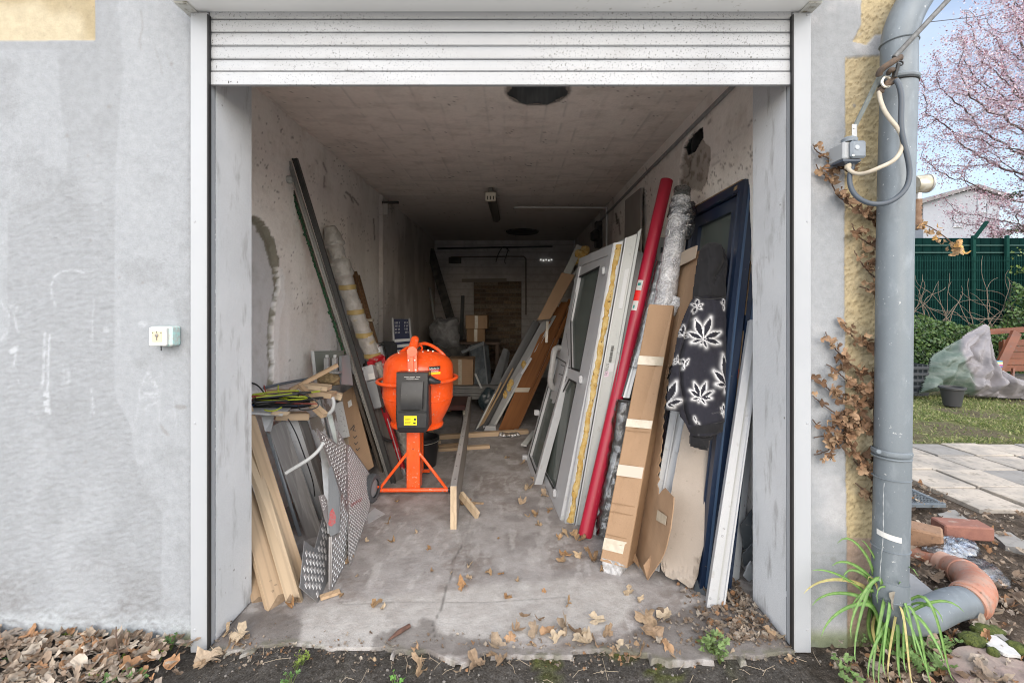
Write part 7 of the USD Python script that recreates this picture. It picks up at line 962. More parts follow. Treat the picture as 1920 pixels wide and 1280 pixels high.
for st_, nl in zip(stems, wts):
    path = smooth_path([at(x, y, FY - .012) for x, y in st_], 40); path[:, 1] += rg.normal(0, .002, 40); t.part('stem', tube(path, np.linspace(.0022, .0042, 40), 6), mat('creeper_stem', (.10, .06, .04), rough=.85))
    for k in range(nl):
        f = rg.random() ** (.8) ; p = path[int(f * 39)] + V(rg.normal(0, .014), -.012 - .03 * rg.random(), rg.normal(0, .014)); size = rg.uniform(.034, .064) * (.75 + .4 * f); v, ff = leaf_geo(rg, size, 5, rg.uniform(.7, 1.5)); R = rotm(rg, .55); B = np.array([[1, 0, 0], [0, 0, -1], [0, 1, 0]], float); v = v @ R.T @ B.T * V(1, 1, -1); c = np.array([(.30, .175, .10), (.36, .23, .14), (.22, .125, .07), (.42, .28, .17), (.17, .10, .06)])[rg.integers(5)] * rg.uniform(.45, .8); t.part('leaf', TM(v + p, ff), M_dry, smooth=False, paint=c)
# ---- strap-leaved plant, weeds, twig
M_lily = leafmat('strap_leaf', tl=.25, rough=.4); t = Thing('strap_leaved_plant', 'clump of long arching green strap leaves at the foot of the downpipe', 'plant', fl(1660, 1222)); rg = np.random.default_rng(31)
tips = [(1507, 1112), (1523, 1069), (1570, 1018), (1615, 1012), (1523, 1134), (1540, 1192), (1628, 1270), (1650, 1290), (1690, 1275), (1714, 1290), (1748, 1285), (1789, 1276), (1808, 1147), (1768, 1166), (1722, 1080), (1600, 1150), (1596, 1196), (1640, 1280), (1668, 1284), (1604, 1240), (1735, 1250), (1580, 1090), (1690, 1092), (1660, 1265), (1700, 1260), (1770, 1240), (1645, 1130), (1626, 1090), (1560, 1060), (1720, 1225)]
for k, (x, y) in enumerate(tips):
    b = fl(1646 + 34 * rg.random(), 1200 + 22 * rg.random()); up_ = y < 1180; d = (1.86 if x < 1640 else 1.80) if up_ else rg.uniform(1.70, 1.78); e = at(x, y, d); lift = rg.uniform(.10, .2) if up_ else rg.uniform(.16, .30); mid = b * .55 + e * .45 + V(0, -.02, lift); m2 = b * .8 + e * .2 + V(0, 0, lift * .75); s = np.linspace(0, 1, 22)[:, None]; path = smooth_path([b, m2, mid, b * .2 + e * .8 + V(0, 0, lift * .55), e], 22)
    tg = np.gradient(path, axis=0); sd = np.cross(tg, V(0, -1, .35)); sd /= np.linalg.norm(sd, axis=1, keepdims=True) + 1e-9; w = (.0064 * np.sin(np.pi * np.linspace(.22, 1, 22)) ** .6 + .0006)[:, None] * rg.uniform(.8, 1.3); up_v = np.cross(sd, tg); up_v /= np.linalg.norm(up_v, axis=1, keepdims=True) + 1e-9
    v = np.stack([path - sd * w, path - up_v * w * .45, path + sd * w], 1).reshape(-1, 3); i = np.arange(21) * 3; f = np.vstack([np.stack([i + a, i + a + 1, i + a + 4], 1) for a in (0, 1)] + [np.stack([i + a, i + a + 4, i + a + 3], 1) for a in (0, 1)]); g = V(.065, .17, .03) * rg.uniform(.7, 1.25) if k % 9 else V(.40, .30, .13); c = np.tile(g, (len(v), 1)); c[1::3] = c[1::3] * .5 + V(.30, .42, .16) * .5; t.part('blade', TM(v, f), M_lily, paint=c)
M_weed = leafmat('weed_leaf', tl=.4, rough=.5)
def weed(x, y, s, n, lb, seed, col, grp=None):
    rg = np.random.default_rng(seed); b = fl(x, y) + V(0, 0, -.02); t = Thing('weed', lb, 'plant', b, group=grp); V_, F_, C_, m = [], [], [], 0; sm = []
    for k in range(n):
        a = rg.uniform(0, 6.28); r = s * math.sqrt(rg.random()) * .6; e = b + V(r * math.cos(a), r * math.sin(a) * .8, .02 + s * rg.uniform(.15, .75)); sm.append(tube([b, (b + e) / 2 + V(0, 0, .01 * rg.random()), e], .0009, 4)); v, f = leaf_geo(rg, s * rg.uniform(.24, .42), 5, .5); v = v @ rotm(rg, .6).T + e; V_.append(v); F_.append(f + m); C_.append(np.tile(np.array(col) * rg.uniform(.7, 1.35), (len(v), 1))); m += len(v)
    t.part('leaves', TM(np.vstack(V_), np.vstack(F_)), M_weed, smooth=False, paint=np.vstack(C_), kind='stuff'); t.part('stems', cat(*sm), M_weed, smooth=False, paint=V(.12, .16, .05), kind='stuff')
YG, GG = (.20, .27, .055), (.10, .19, .06)
for k, (x, y, s, n, c) in enumerate([(160, 1190, .055, 14, YG), (128, 1203, .05, 12, YG), (142, 1216, .045, 10, GG), (165, 1212, .04, 10, YG), (232, 1202, .06, 16, YG), (210, 1218, .05, 12, GG), (228, 1242, .045, 10, YG), (98, 1228, .035, 8, YG), (8, 1246, .04, 8, GG), (320, 1210, .06, 16, GG), (300, 1230, .04, 8, YG), (182, 1272, .05, 10, YG), (212, 1282, .06, 12, GG), (256, 1276, .06, 14, GG), (216, 1256, .03, 8, YG)]): weed(x, y, s, n, 'bright green seedling ' + ('against the foot of the grey wall' if y < 1214 else 'among the dead leaves') + (', near the left rail' if x > 280 else ', at the far left' if x < 110 else ', left of the key switch'), 100 + k, c, 'seedlings among the dead leaves by the left wall')
weed(567, 1238, .05, 16, 'small green weed in the crack at the left of the slab edge', 130, YG); weed(556, 1252, .035, 10, 'tiny weed just below the one in the slab crack', 131, YG); weed(545, 1284, .06, 12, 'blue-green weed at the lower edge left of the middle', 132, GG); weed(740, 1284, .06, 7, 'seedling with two broad leaves at the lower edge in the middle', 133, (.14, .33, .07)); weed(1336, 1222, .10, 38, 'leafy green weed on the slab edge towards the right', 134, (.15, .22, .085)); weed(1350, 1236, .06, 18, 'small weed beneath the leafy one on the slab edge', 135, (.15, .22, .085))
for k, (x, y, s, n) in enumerate([(1745, 1226, .11, 18), (1722, 1240, .12, 18), (1700, 1250, .11, 16), (1770, 1222, .09, 14), (1755, 1254, .10, 14), (1586, 1272, .10, 14), (1612, 1205, .05, 8)]): weed(x, y, s, n, 'soft pale green weed growing round the strap-leaved plant', 140 + k, (.15, .24, .085), 'weeds round the strap-leaved plant')
single('twig', tube(smooth_path([fl(232, 1284) + V(0, 0, 0), at(226, 1240, 1.84), at(219, 1205, 1.86), at(218, 1174, 1.88)], 20), np.linspace(.004, .0022, 20), 6), mat('creeper_stem'), 'bare upright twig among the leaves by the left wall', 'twig')
rg = np.random.default_rng(55); tw = []
for k in range(34):
    x, y = rg.uniform(440, 1560), rg.uniform(1212, 1290); p = fl(x, y) + V(0, 0, -.012); a = rg.uniform(0, 3.14); L = rg.uniform(.03, .11); e = p + V(L * math.cos(a), L * math.sin(a), .004); tw.append(tube([p, (p + e) / 2 + V(rg.normal(0, .008), rg.normal(0, .008), .006), e], .0008, 4))
single('twigs', cat(*tw), mat('dry_stalk', (.40, .33, .24), rough=.8), 'thin dry stalks strewn over the dark strip before the slab', 'twigs', kind='stuff', smooth=False)
P_, S_ = [], []; rg = np.random.default_rng(57); st_m = []
for k in range(160):
    x, y = rg.uniform(300, 1560), rg.uniform(1222, 1300); s = rg.uniform(.002, .005); m = trimesh.creation.icosphere(1, s); m.vertices *= rg.uniform(.5, 1.4, 3); m.vertices += fl(x, y) + V(0, 0, -.022); st_m.append(m)
single('gravel', cat(*st_m), mat('pebble', (.20, .18, .16), [dict(s=40, c=(.18, .17, .16))], rough=.8), 'small pebbles in the dark strip before the slab', 'gravel', kind='stuff', smooth=False)
# ================================================================== THE YARD ON THE RIGHT
M_pav = mat('paving_slab', (.54, .485, .42), [dict(s=4, lo=.4, hi=.7, c=(.31, .295, .275)), dict(s=26, lo=.55, hi=.7, c=(.25, .23, .21), a=.7), dict(s=9, lo=.6, hi=.68, c=(.20, .18, .15), a=.6), wear], rough=.85, spec=.2, bump=[dict(s=90, a=.4, h=.004)]); M_pav2 = mat('paving_slab_grey', (.33, .32, .305), [dict(s=5, lo=.4, hi=.7, c=(.26, .25, .24)), dict(s=22, lo=.56, hi=.7, c=(.2, .185, .165), a=.7), wear], rough=.85, spec=.2, bump=[dict(s=90, a=.4, h=.004)])
t = Thing('path', kind='structure', o=(3.4, 3.3, 0)); rg = np.random.default_rng(6)
for r in range(4):
    for c in range(8):
        x0, y0 = 3.385 + .388 * c, 3.318 + .392 * r; t.part('paving_slab', box((x0 + .19 + rg.normal(0, .003), y0 + .192 + rg.normal(0, .003), -.022 + rg.normal(0, .006)), (.374, .378, .045), rotz(rg.normal(0, .014)) @ np.array(trimesh.transformations.euler_matrix(rg.normal(0, .012), rg.normal(0, .012), 0))[:3, :3], bev=.004), (M_pav, M_pav2)[int(rg.random() < .35)], smooth=False)
def flat(name, lb, c, poly, th, z, m, seed=1, amp=1.2):
    g = Polygon([fl(*p, z)[:2] for p in rough_poly(poly, 10, amp, seed)]).buffer(0); e = trimesh.creation.extrude_polygon(g, th, engine='earcut'); e.vertices[:, 2] += z - th; return single(name, e, m, lb, c, smooth=False)
flat('broken_slab', 'broken flat piece of concrete between the metal grate and the red brick', 'slab', [(1758, 962), (1790, 955), (1818, 974), (1800, 980), (1768, 975)], .04, .008, M_pav2); flat('broken_slab', 'broken flat piece of concrete right of the red brick', 'slab', [(1858, 1000), (1885, 996), (1935, 1018), (1925, 1030), (1885, 1022)], .04, .008, M_pav2, 2); flat('grey_slab', 'grey concrete slab lying behind the zinc pipe shoe', 'slab', [(1690, 1070), (1704, 1072), (1756, 1110), (1752, 1124), (1700, 1140), (1680, 1130)], .05, .03, mat('pale_grey_slab', (.37, .385, .40), [dict(s=6, c=(.31, .32, .33)), wear], rough=.8), 3, .5)
M_pink = mat('pinkish_stone', (.30, .205, .185), [dict(s=4, lo=.4, hi=.65, c=(.37, .31, .27)), dict(s=14, lo=.5, hi=.65, c=(.22, .17, .155)), dict(s=20, lo=.62, hi=.7, c=(.13, .13, .05), a=.7), wear], rough=.85, bump=[dict(s=30, a=.5, h=.01)])
flat('stone_slab', 'large pinkish stone slab in the lower right corner', 'slab', [(1760, 1240), (1796, 1212), (1838, 1206), (1880, 1222), (1960, 1262), (1960, 1330), (1850, 1330)], .06, .012, M_pink, 4); flat('broken_tile', 'broken white tile lying beyond the pinkish stone slab', 'tile', [(1836, 1194), (1852, 1189), (1872, 1192), (1894, 1208), (1914, 1228), (1890, 1226), (1862, 1214)], .012, .03, mat('white_tile', (.62, .62, .62), [dict(s=20, c=(.5, .5, .49))], rough=.4), 5, .6); flat('slate_flake', 'grey flake of stone above the white broken tile', 'stone', [(1858, 1184), (1880, 1188), (1904, 1208), (1890, 1206)], .01, .03, M_pav2, 6, .5)
M_moss = mat('moss', (.10, .125, .02), [dict(s=60, c=(.05, .07, .012))], rough=.95, bump=[dict(s=160, a=1.0, h=.01)])
for k, (x, y, a, b, lb) in enumerate([(1852, 1183, .065, .03, 'moss cushion above the white broken tile'), (1826, 1200, .055, .03, 'moss cushion on the edge of the pinkish slab'), (1908, 1216, .04, .025, 'moss cushion at the right edge beside the white tile'), (1762, 1115, .025, .018, 'small moss cushion between grey slab and zinc shoe'), (1862, 1224, .022, .014, 'dark speck of moss on the pinkish slab')]): m = trimesh.creation.icosphere(3, 1.0); m.vertices *= V(a, b * 1.4, .022); m.vertices *= (1 + .5 * (fb(m.vertices, 60, 3, k) - .5))[:, None]; m.vertices += fl(x, y, .015) + V(0, 0, .004); single('moss_cushion', m, M_moss, lb, 'moss', smooth=60)
M_brk = mat('red_brick', (.30, .135, .10), [dict(s=18, lo=.4, hi=.65, c=(.25, .11, .085)), dict(s=12, lo=.56, hi=.68, c=(.38, .27, .22)), wear], rough=.9, bump=[dict(s=80, a=.5, h=.005)]); M_brk2 = mat('pale_brick', (.33, .20, .125), [dict(s=18, lo=.4, hi=.65, c=(.28, .165, .10)), dict(s=60, lo=.6, hi=.68, c=(.16, .1, .07)), wear], rough=.9, bump=[dict(s=80, a=.5, h=.005)])
c0 = fl(1818, 1012) + V(0, .05, .045); single('red_brick', box(c0, (.27, .13, .085), rotz(-.16), bev=.008), M_brk, 'red brick lying on the litter right of the downpipe', 'brick'); c0 = fl(1722, 1024) + V(0, .06, .055); single('pale_brick', box(c0, (.30, .15, .11), rotz(-.72), bev=.010), M_brk2, 'pale brick-coloured block half hidden behind the downpipe', 'brick')
for k, (pts, lb) in enumerate((([(1728, 1034, 2.72), (1768, 1040, 2.68), (1800, 1036, 2.72), (1826, 1030, 2.78)], 'grey film lying over the ground between brick and block'), ([(1800, 1040, 2.6), (1830, 1060, 2.5), (1860, 1084, 2.42), (1886, 1102, 2.34)], 'clear crumpled plastic sheet on the litter by the drain pipe'))):
    p = smooth_path([V(*pt(a)[:2], .03) for a in pts], 40); m = film(p, np.r_[np.linspace(.02, .075, 12), np.full(16, .085), np.linspace(.08, .02, 12)], 20 + k, amp=.6, n=40); m.vertices[:, 2] = .004 + (m.vertices[:, 2] - .03) * .5 + .02; single('plastic_sheet', m, M_film if k else pane_mat('grey_film', (.62, .67, .74), .15, 1.5, bump=(38, .9), extra=.15), lb, 'plastic', smooth=True)
t = Thing('metal_grate', 'rectangular galvanised grate lying on the litter behind the downpipe', 'grate', V(2.9, 3.5, 0)); gx0, gx1, gy0, gy1 = 2.55, 3.14, 3.33, 3.74
for a, b in ((V(gx0, gy0, .012), V(gx1, gy0, .012)), (V(gx0, gy1, .012), V(gx1, gy1, .012)), (V(gx0, gy0, .012), V(gx0, gy1, .012)), (V(gx1, gy0, .012), V(gx1, gy1, .012))): t.part('edge_bar', beam(a, b, .022, .03, V(0, 0, 1)), M_zinc)
for k in range(1, 24): x = gx0 + (gx1 - gx0) * k / 24; t.part('bar', box((x, (gy0 + gy1) / 2, .012), (.004, gy1 - gy0 - .02, .02)), M_zinc)
for k in range(1, 14): y = gy0 + (gy1 - gy0) * k / 14; t.part('cross_bar', box(((gx0 + gx1) / 2, y, .0145), (gx1 - gx0 - .02, .004, .014)), M_zinc)
# lawn
M_grass = leafmat('grass_blade', tl=.35, rough=.6); rg = np.random.default_rng(3); n = 26000; Y_ = 4.35 + 4.6 * rg.random(n) ** .8; X_ = Y_ * rg.uniform(.80, 1.22, n); keep = (fb(np.stack([X_, Y_, 0 * X_], 1), 1.1, 3, 21) < .47) | (rg.random(n) < .14); ok = ~((X_ > 3.3) & (X_ < 6.6) & (Y_ < 4.95)); X_, Y_ = X_[keep & ok], Y_[keep & ok]; n = len(X_); a = rg.uniform(0, 6.28, n); hgt = rg.uniform(.010, .038, n); w = rg.uniform(.005, .013, n); b = np.stack([X_, Y_, np.full(n, -.02)], 1); d = np.stack([np.cos(a), np.sin(a), 0 * a], 1); tip = b + np.stack([rg.normal(0, .02, n), rg.normal(0, .02, n), hgt], 1)
v = np.stack([b - d * w[:, None], b + d * w[:, None], tip], 1).reshape(-1, 3); f = np.arange(3 * n).reshape(-1, 3); gc = np.array([(.13, .17, .05), (.22, .25, .09), (.10, .14, .045), (.30, .29, .15)])[rg.integers(4, size=n)] * rg.uniform(.7, 1.2, (n, 1)); single('grass', TM(v, f), M_grass, 'patchy yellow-green lawn beyond the paving slabs', 'grass', smooth=False, kind='stuff', paint=np.repeat(gc, 3, 0), o=(5.5, 6, 0))
# flue on a rusty pipe at the side wall
t = Thing('flue', 'short flue on a rusty pipe with a bright metal cowl, just behind the downpipe', 'flue', at(1721, 424, 2.5)); fz = lambda x, y: at(x, y, 2.5); t.part('pipe', tube([fz(1720.5, 430), fz(1721, 374)], .019, 20), mat('rust_pipe_brown', (.20, .115, .07), [dict(s=40, c=(.28, .19, .13))], rough=.85)); t.part('collar', tube([fz(1721, 378), fz(1721.5, 362)], .017, 20), M_silver); t.part('cowl', tube([fz(1712, 347), fz(1738, 344)], .048, 28), mat('bright_zinc', (.60, .58, .50), [dict(s=20, c=(.42, .38, .28))], metal=.6, rough=.35)); t.part('cowl_rim', tube([fz(1736, 344), fz(1740, 344)], .051, 28), M_silver); t.part('arm', tube([fz(1721, 426), V(1.70, 2.5, fz(1721, 426)[2])], .016, 12), M_rust)
for k in range(3): t.part('hole', lathe([(0, -.0005), (.004, -.0005), (.004, .004)], fz(1723.5, 387 + 8 * k) - V(0, .0195, 0), V(0, 1, 0), 10), M_gasket)
t = Thing('creeper_shoot', 'dry shoot with hanging brown leaves reaching past the downpipe', 'creeper', fz(1716, 430)); pth = smooth_path([fz(1708, 420), fz(1728, 420), fz(1748, 428), fz(1766, 440), fz(1784, 455), fz(1792, 468)], 30); t.part('stem', tube(pth, .003, 6), mat('creeper_stem')); rg = np.random.default_rng(10)
for k in range(26): p = pth[min(29, int(30 * rg.random() ** .9))] + V(rg.normal(0, .014), rg.normal(0, .02), rg.normal(-.01, .012)); v, ff = leaf_geo(rg, rg.uniform(.03, .055), 5, 1.0); v = v @ rotm(rg, .8).T @ np.array([[1, 0, 0], [0, 0, -1], [0, 1, 0]], float).T * V(1, 1, -1); t.part('leaf', TM(v + p, ff), M_dry, smooth=False, paint=np.array([(.42, .26, .12), (.5, .3, .10), (.3, .2, .11)])[rg.integers(3)] * rg.uniform(.8, 1.2))
# tarpaulin heap
def puffy(poly, pl, depth, st, seed, fold):
    g = Polygon(pl.uv(np.array([pl.hit(*p) for p in poly]))).buffer(0); b = g.bounds; us, vs = np.arange(b[0] - st, b[2] + st, st), np.arange(b[1] - st, b[3] + st, st); A_, B_ = np.meshgrid(us, vs, indexing='ij'); uv = np.stack([A_.ravel(), B_.ravel()], 1); ins = shapely.contains_xy(g, uv[:, 0], uv[:, 1]); dist = np.where(ins, shapely.distance(shapely.points(uv), g.exterior), 0)
    h = depth * (1 - np.exp(-dist / (depth * .8))); h += fold(uv) * np.minimum(1, dist / .06); nv = len(vs); i, j = np.meshgrid(np.arange(len(us) - 1), np.arange(nv - 1), indexing='ij'); k = (i * nv + j).ravel(); q = np.stack([k, k + nv, k + nv + 1, k + 1], 1); q = q[ins[q].all(1)]; N = len(uv); ff = np.vstack([q[:, [0, 1, 2]], q[:, [0, 2, 3]]]); P = np.vstack([pl.xyz(uv, -h), pl.xyz(uv, dist * .9)]); F_ = np.vstack([ff, ff[:, ::-1] + N]); us_ = np.unique(F_); mp = -np.ones(2 * N, int); mp[us_] = np.arange(len(us_)); return TM(P[us_], mp[F_])
TP = Plane(at(1722, 738, 7.3), at(1900, 742, 7.3), at(1850, 606, 7.6), long=V(0, .05, 1)); fold = lambda uv: .34 * (np.abs(fb(np.stack([uv[:, 0] * 1.0 + .5 * uv[:, 1], uv[:, 1] * .5, 0 * uv[:, 0]], 1), 3.4, 3, 5) - .5) * 2) ** .55 + .16 * (np.abs(fb(np.stack([uv[:, 0] * .8 - .6 * uv[:, 1], uv[:, 1] * .6, 0 * uv[:, 0]], 1), 8, 2, 15) - .5) * 2) ** .6 - .2
tp = [(1722, 738), (1728, 718), (1736, 698), (1742, 672), (1752, 662), (1776, 648), (1800, 634), (1812, 624), (1846, 606), (1854, 612), (1857, 650), (1858, 680), (1872, 692), (1890, 704), (1925, 714), (1990, 724), (1990, 752), (1900, 748), (1850, 744), (1812, 740), (1792, 737), (1776, 732)]
pk = TP.uv(TP.hit(1846, 612)); tri_w = lambda x: np.abs(2 * (x - np.floor(x + .5)))
def fold(uv):
    d = uv - pk; r = np.hypot(d[:, 0], d[:, 1]); th = np.arctan2(d[:, 0], -d[:, 1]); w = fb(np.stack([uv[:, 0], uv[:, 1], 0 * uv[:, 0]], 1), 2.2, 3, 5) - .5; w2 = fb(np.stack([uv[:, 0], uv[:, 1], 0 * uv[:, 0]], 1), 7, 3, 6) - .5
    low = sstep(uv[:, 1], .55, .1); return .17 * np.minimum(r, .9) ** .8 * (tri_w(th * 2.6 + 1.5 * w) ** .8 - .4) + .07 * (tri_w(th * 6.3 + 2.2 * w + .5 * w2) - .5) * np.minimum(r * 1.6, 1) + .10 * low * (tri_w(uv[:, 1] * 3.4 - uv[:, 0] * .9 + 2.0 * w) - .4) + .03 * w2
m = puffy(tp, TP, .22, .014, 3, fold); q = proj(m.vertices); gl = sstep(q[:, 0] + .35 * (q[:, 1] - 660) * -1 + 30 * (fb(m.vertices, 3, 3, 8) - .5), 1812, 1800); c = mixc(np.tile(V(.175, .166, .178), (len(q), 1)), (.055, .082, .068), gl); c = mixc(c, (.10, .125, .11), gl * sstep(fb(m.vertices * V(1, 1, 2.5), 8, 4, 9), .45, .6) * .8); c = mixc(c, (.115, .11, .12), (1 - gl) * sstep(fb(m.vertices * V(1, 1, 1), 7, 4, 19), .52, .66) * .7)
single('tarpaulin', m, mat('weathered_tarp', paint=True, layers=[wear], rough=.55, bump=[dict(s=9, a=.5, h=.04), dict(s=40, a=.3, h=.008)]), 'weathered green and grey tarpaulin thrown over a heap on the lawn', 'tarpaulin', smooth=True, paint=c)
t = Thing('planter', 'black plastic pot under the edge of the tarpaulin', 'pot', fl(1790, 742)); pc = V(at(1789, 0, 6.75)[0], 6.78, 0); t.part('pot', lathe([(0, .0), (.10, 0), (.14, .26), (.15, .26), (.15, .28), (.13, .28), (.10, .03), (0, .03)], pc, n=36), mat('pot_black', (.03, .032, .036), rough=.45)); t.part('rim', lathe([(.15, .245), (.158, .25), (.158, .275), (.15, .28)], pc, n=36), mat('pot_black'))
t = Thing('crate', 'black slatted plastic crate left of the tarpaulin', 'crate', V(at(1715, 0, 7.4)[0], 7.4, 0)); cc0 = V(at(1712, 0, 7.4)[0], 7.5, .28); M_pl2 = mat('crate_black', (.02, .025, .032), rough=.5)
for k in range(5): t.part('slat', box(cc0 + V(0, -.15, -.20 + .10 * k), (.42, .02, .045), bev=.004), M_pl2, smooth=False)
for k in range(6): t.part('upright', box(cc0 + V(-.2 + .08 * k, -.135, 0), (.02, .016, .5), bev=.003), M_pl2, smooth=False)
t.part('side', box(cc0 + V(.205, .06, 0), (.015, .4, .5), bev=.003), M_pl2); t.part('base', box(cc0 + V(0, .06, -.24), (.42, .4, .015)), M_pl2)
M_brnw = mat('brown_stained_wood', (.20, .062, .028), [dict(s=6, st=(.2, 1, 1), c=(.15, .045, .02)), dict(s=14, lo=.6, hi=.68, c=(.12, .11, .10), a=.7), wear], rough=.5); B = lambda x, y, d=7.9: at(x, y, d)
t = Thing('wooden_bench', 'brown stained wooden bench tipped beside the tarpaulin', 'bench', V(B(1900, 700)[0], 7.9, 0)); t.part('top_rail', beam(B(1853, 622), B(1975, 614), .09, .06, V(0, 0, 1), .008), M_brnw); t.part('arm', beam(B(1906, 622, 7.75), B(1871, 694, 7.7), .14, .05, V(1, 0, .4), .012), M_brnw); t.part('leg', beam(B(1900, 690, 7.8), B(1897, 720, 7.75), .035, .035), M_brnw)
for k in range(5): t.part('seat_board', beam(B(1880, 642 + 12 * k, 8.1), B(1985, 641 + 12 * k, 8.1), .105, .03, V(0, 0, 1), .006), M_brnw)
t.part('leg', beam(B(1880, 640, 8.15), V(B(1880, 640, 8.15)[0], 8.15, 0), .07, .07), M_brnw); t.part('leg', beam(B(1960, 640, 8.15), V(B(1960, 640, 8.15)[0], 8.15, 0), .07, .07), M_brnw); t.part('dark_block', box(B(1930, 716, 8.3), (1.0, .3, .25)), M_dark)  # last part: near-black block low on the ground below the seat boards
t = Thing('striped_towel', 'bright striped cloth hanging between tarpaulin and bench', 'cloth', B(1867, 690, 7.6))
for k, c in enumerate([(.05, .30, .55), (.75, .7, .18), (.5, .7, .65), (.6, .06, .16), (.06, .16, .45)]): t.part('stripe', beam(B(1855, 677 + 2.3 * k, 7.55), B(1879, 677.5 + 2.3 * k, 7.55), .0205, .02, V(0, 0, 1), .002), mat(f'stripe_{k}', c, rough=.7))
single('white_pole', tube([B(1880, 696, 7.5), B(1912, 714, 7.3)], .015, 10), M_wtube, 'white pole sloping down beside the brown bench', 'pole')
# fence
FD = 9.3; fzt, fzm = at(0, 445, FD)[2], at(0, 481, FD)[2]; M_fg = mat('fence_green', (.005, .026, .024), [dict(s=6, st=(1, 1, .2), c=(.004, .018, .017)), wear], rough=.9, spec=.02); M_fg2 = mat('fence_green_light', (.010, .05, .042), rough=.8, spec=.05); t = Thing('fence', 'tall dark green fence with wire mesh in front of boards, behind the hedge', 'fence', V(9.2, FD, .3)); x = 6.6
while x < 13.5: t.part('board', box((x + .1, FD + .10, (fzt + .2) / 2), (.192, .02, fzt - .2), bev=.004), M_fg, smooth=False); x += .2
for z in (at(0, 459, FD)[2], at(0, 473, FD)[2]): t.part('rail', box((10.05, FD + .075, z), (6.9, .02, .025)), mat('rail_pale', (.05, .10, .09), rough=.8, spec=.05))
for px in (1712, 1827, 1890, 2010): xx = at(px, 0, FD)[0]; t.part('post', box((xx, FD + .02, (fzt + .2) / 2 + .02), (.06, .06, fzt - .16), bev=.006), M_fg2)
xx = at(1827, 0, FD)[0]; t.part('outrigger', beam(V(xx, FD, fzt - .02), at(1851, 415, FD - .1), .05, .05), M_fg2)
wires = []
for x in np.arange(7.0, 13.4, .05): wires.append(box((x, FD - .03, (fzm + .25) / 2), (.005, .005, fzm - .25)))
for z in np.arange(.4, fzm + .01, .2): wires.append(box((10.2, FD - .036, z), (6.4, .006, .006))); wires.append(box((10.2, FD - .024, z), (6.4, .006, .006)))
t.part('wire_mesh', cat(*wires), mat('mesh_green', (.016, .07, .06), rough=.8, spec=.05), smooth=False, kind='stuff')
rg = np.random.default_rng(17); tw = []
for k in range(70):
    x = rg.uniform(7.8, 11.2); p = V(x, FD - .12 - .1 * rg.random(), .5); pts = [p]; a = rg.normal(0, .35)
    for j in range(8): a += rg.normal(0, .35); p = p + V(math.sin(a) * .25, rg.normal(0, .015), abs(math.cos(a)) * rg.uniform(.12, .3)); pts.append(p)
    tw.append(tube(smooth_path(pts, 22), np.linspace(.009, .003, 22), 5))
single('bare_creeper', cat(*tw), mat('grey_twig', (.23, .19, .145), [dict(s=9, c=(.15, .12, .09))], rough=.85), 'tangle of bare creeper stems climbing the green wire mesh', 'creeper', kind='stuff', smooth=False)
# leaf clouds
def cloud(P, N, size, rg, cols_, flat=None):
    """One folded leaf-sized quad at each point."""
    n = len(P); d = unit_rows(rg.normal(0, 1, (n, 3)) + (0 if N is None else N)); u = unit_rows(np.cross(d, rg.normal(0, 1, (n, 3)))); w = np.cross(d, u); s = (size * rg.uniform(.6, 1.3, n))[:, None]; v = np.stack([P - u * s * .5, P + w * s * .38 + d * s * .08, P + u * s * .5, P - w * s * .38 + d * s * .08], 1).reshape(-1, 3); k = np.arange(n) * 4; f = np.vstack([np.stack([k, k + 1, k + 2], 1), np.stack([k, k + 2, k + 3], 1)]); c = np.asarray(cols_)[rg.integers(len(cols_), size=n)] * rg.uniform(.65, 1.3, (n, 1)); return TM(v, f), np.repeat(c, 4, 0)
unit_rows = lambda a: a / (np.linalg.norm(a, axis=1, keepdims=True) + 1e-12)
M_ivy = leafmat('ivy_leaf', tl=.2, rough=.35); rg = np.random.default_rng(23); t = Thing('hedge', 'dense dark ivy hedge growing at the foot of the green fence', 'hedge', V(9.3, 8.7, .2)); n = 15000; X_ = rg.uniform(7.2, 12.6, n); topz = 1.02 + .35 * (meshkit.fbm(np.stack([X_ * .9, 0 * X_, 0 * X_], 1), 3, 4) - .5) * 2 + .55 * np.exp(-((X_ - 9.95) / .28) ** 2) * 1.4 + .25 * sstep(X_, 9.6, 10.6); z = topz * rg.random(n) ** .7 + .1; bul = .55 * np.sqrt(np.clip(1 - (z / (topz + .15)) ** 2, 0, 1)); Y_ = FD - .12 - bul * rg.uniform(.55, 1.0, n) - .18 * (fb(np.stack([X_, z, z], 1), 2.6, 3, 6) - .3); m, c = cloud(np.stack([X_, Y_, z], 1), V(0, -1.2, .5), .062, rg, [(.035, .075, .022), (.055, .105, .03), (.02, .045, .016), (.09, .14, .045)]); t.part('foliage', m, M_ivy, smooth=False, paint=c, kind='stuff')
bk = []
for k in range(22): x = 7.4 + .24 * k; bk.append(tube([V(x, FD - .3, 0), V(x + rg.normal(0, .1), FD - .25, .5), V(x + rg.normal(0, .15), FD - .2, 1.0)], .014, 6))
t.part('stems', cat(*bk), mat('grey_twig'), smooth=False, kind='stuff'); n = 2200; X_ = rg.uniform(9.75, 11.8, n); z = rg.uniform(2.0, 2.95, n); Y_ = FD - .25 - .35 * rg.random(n); kp = fb(np.stack([X_, z, 0 * z], 1), 3.2, 3, 14) > .52; m, c = cloud(np.stack([X_, Y_, z], 1)[kp], V(0, -1, .4), .055, rg, [(.10, .15, .03), (.15, .19, .05), (.06, .1, .025)]); single('young_foliage', m, M_ivy, 'young yellow-green leaves at the top of the fence on the right', 'foliage', kind='stuff', smooth=False, paint=c)
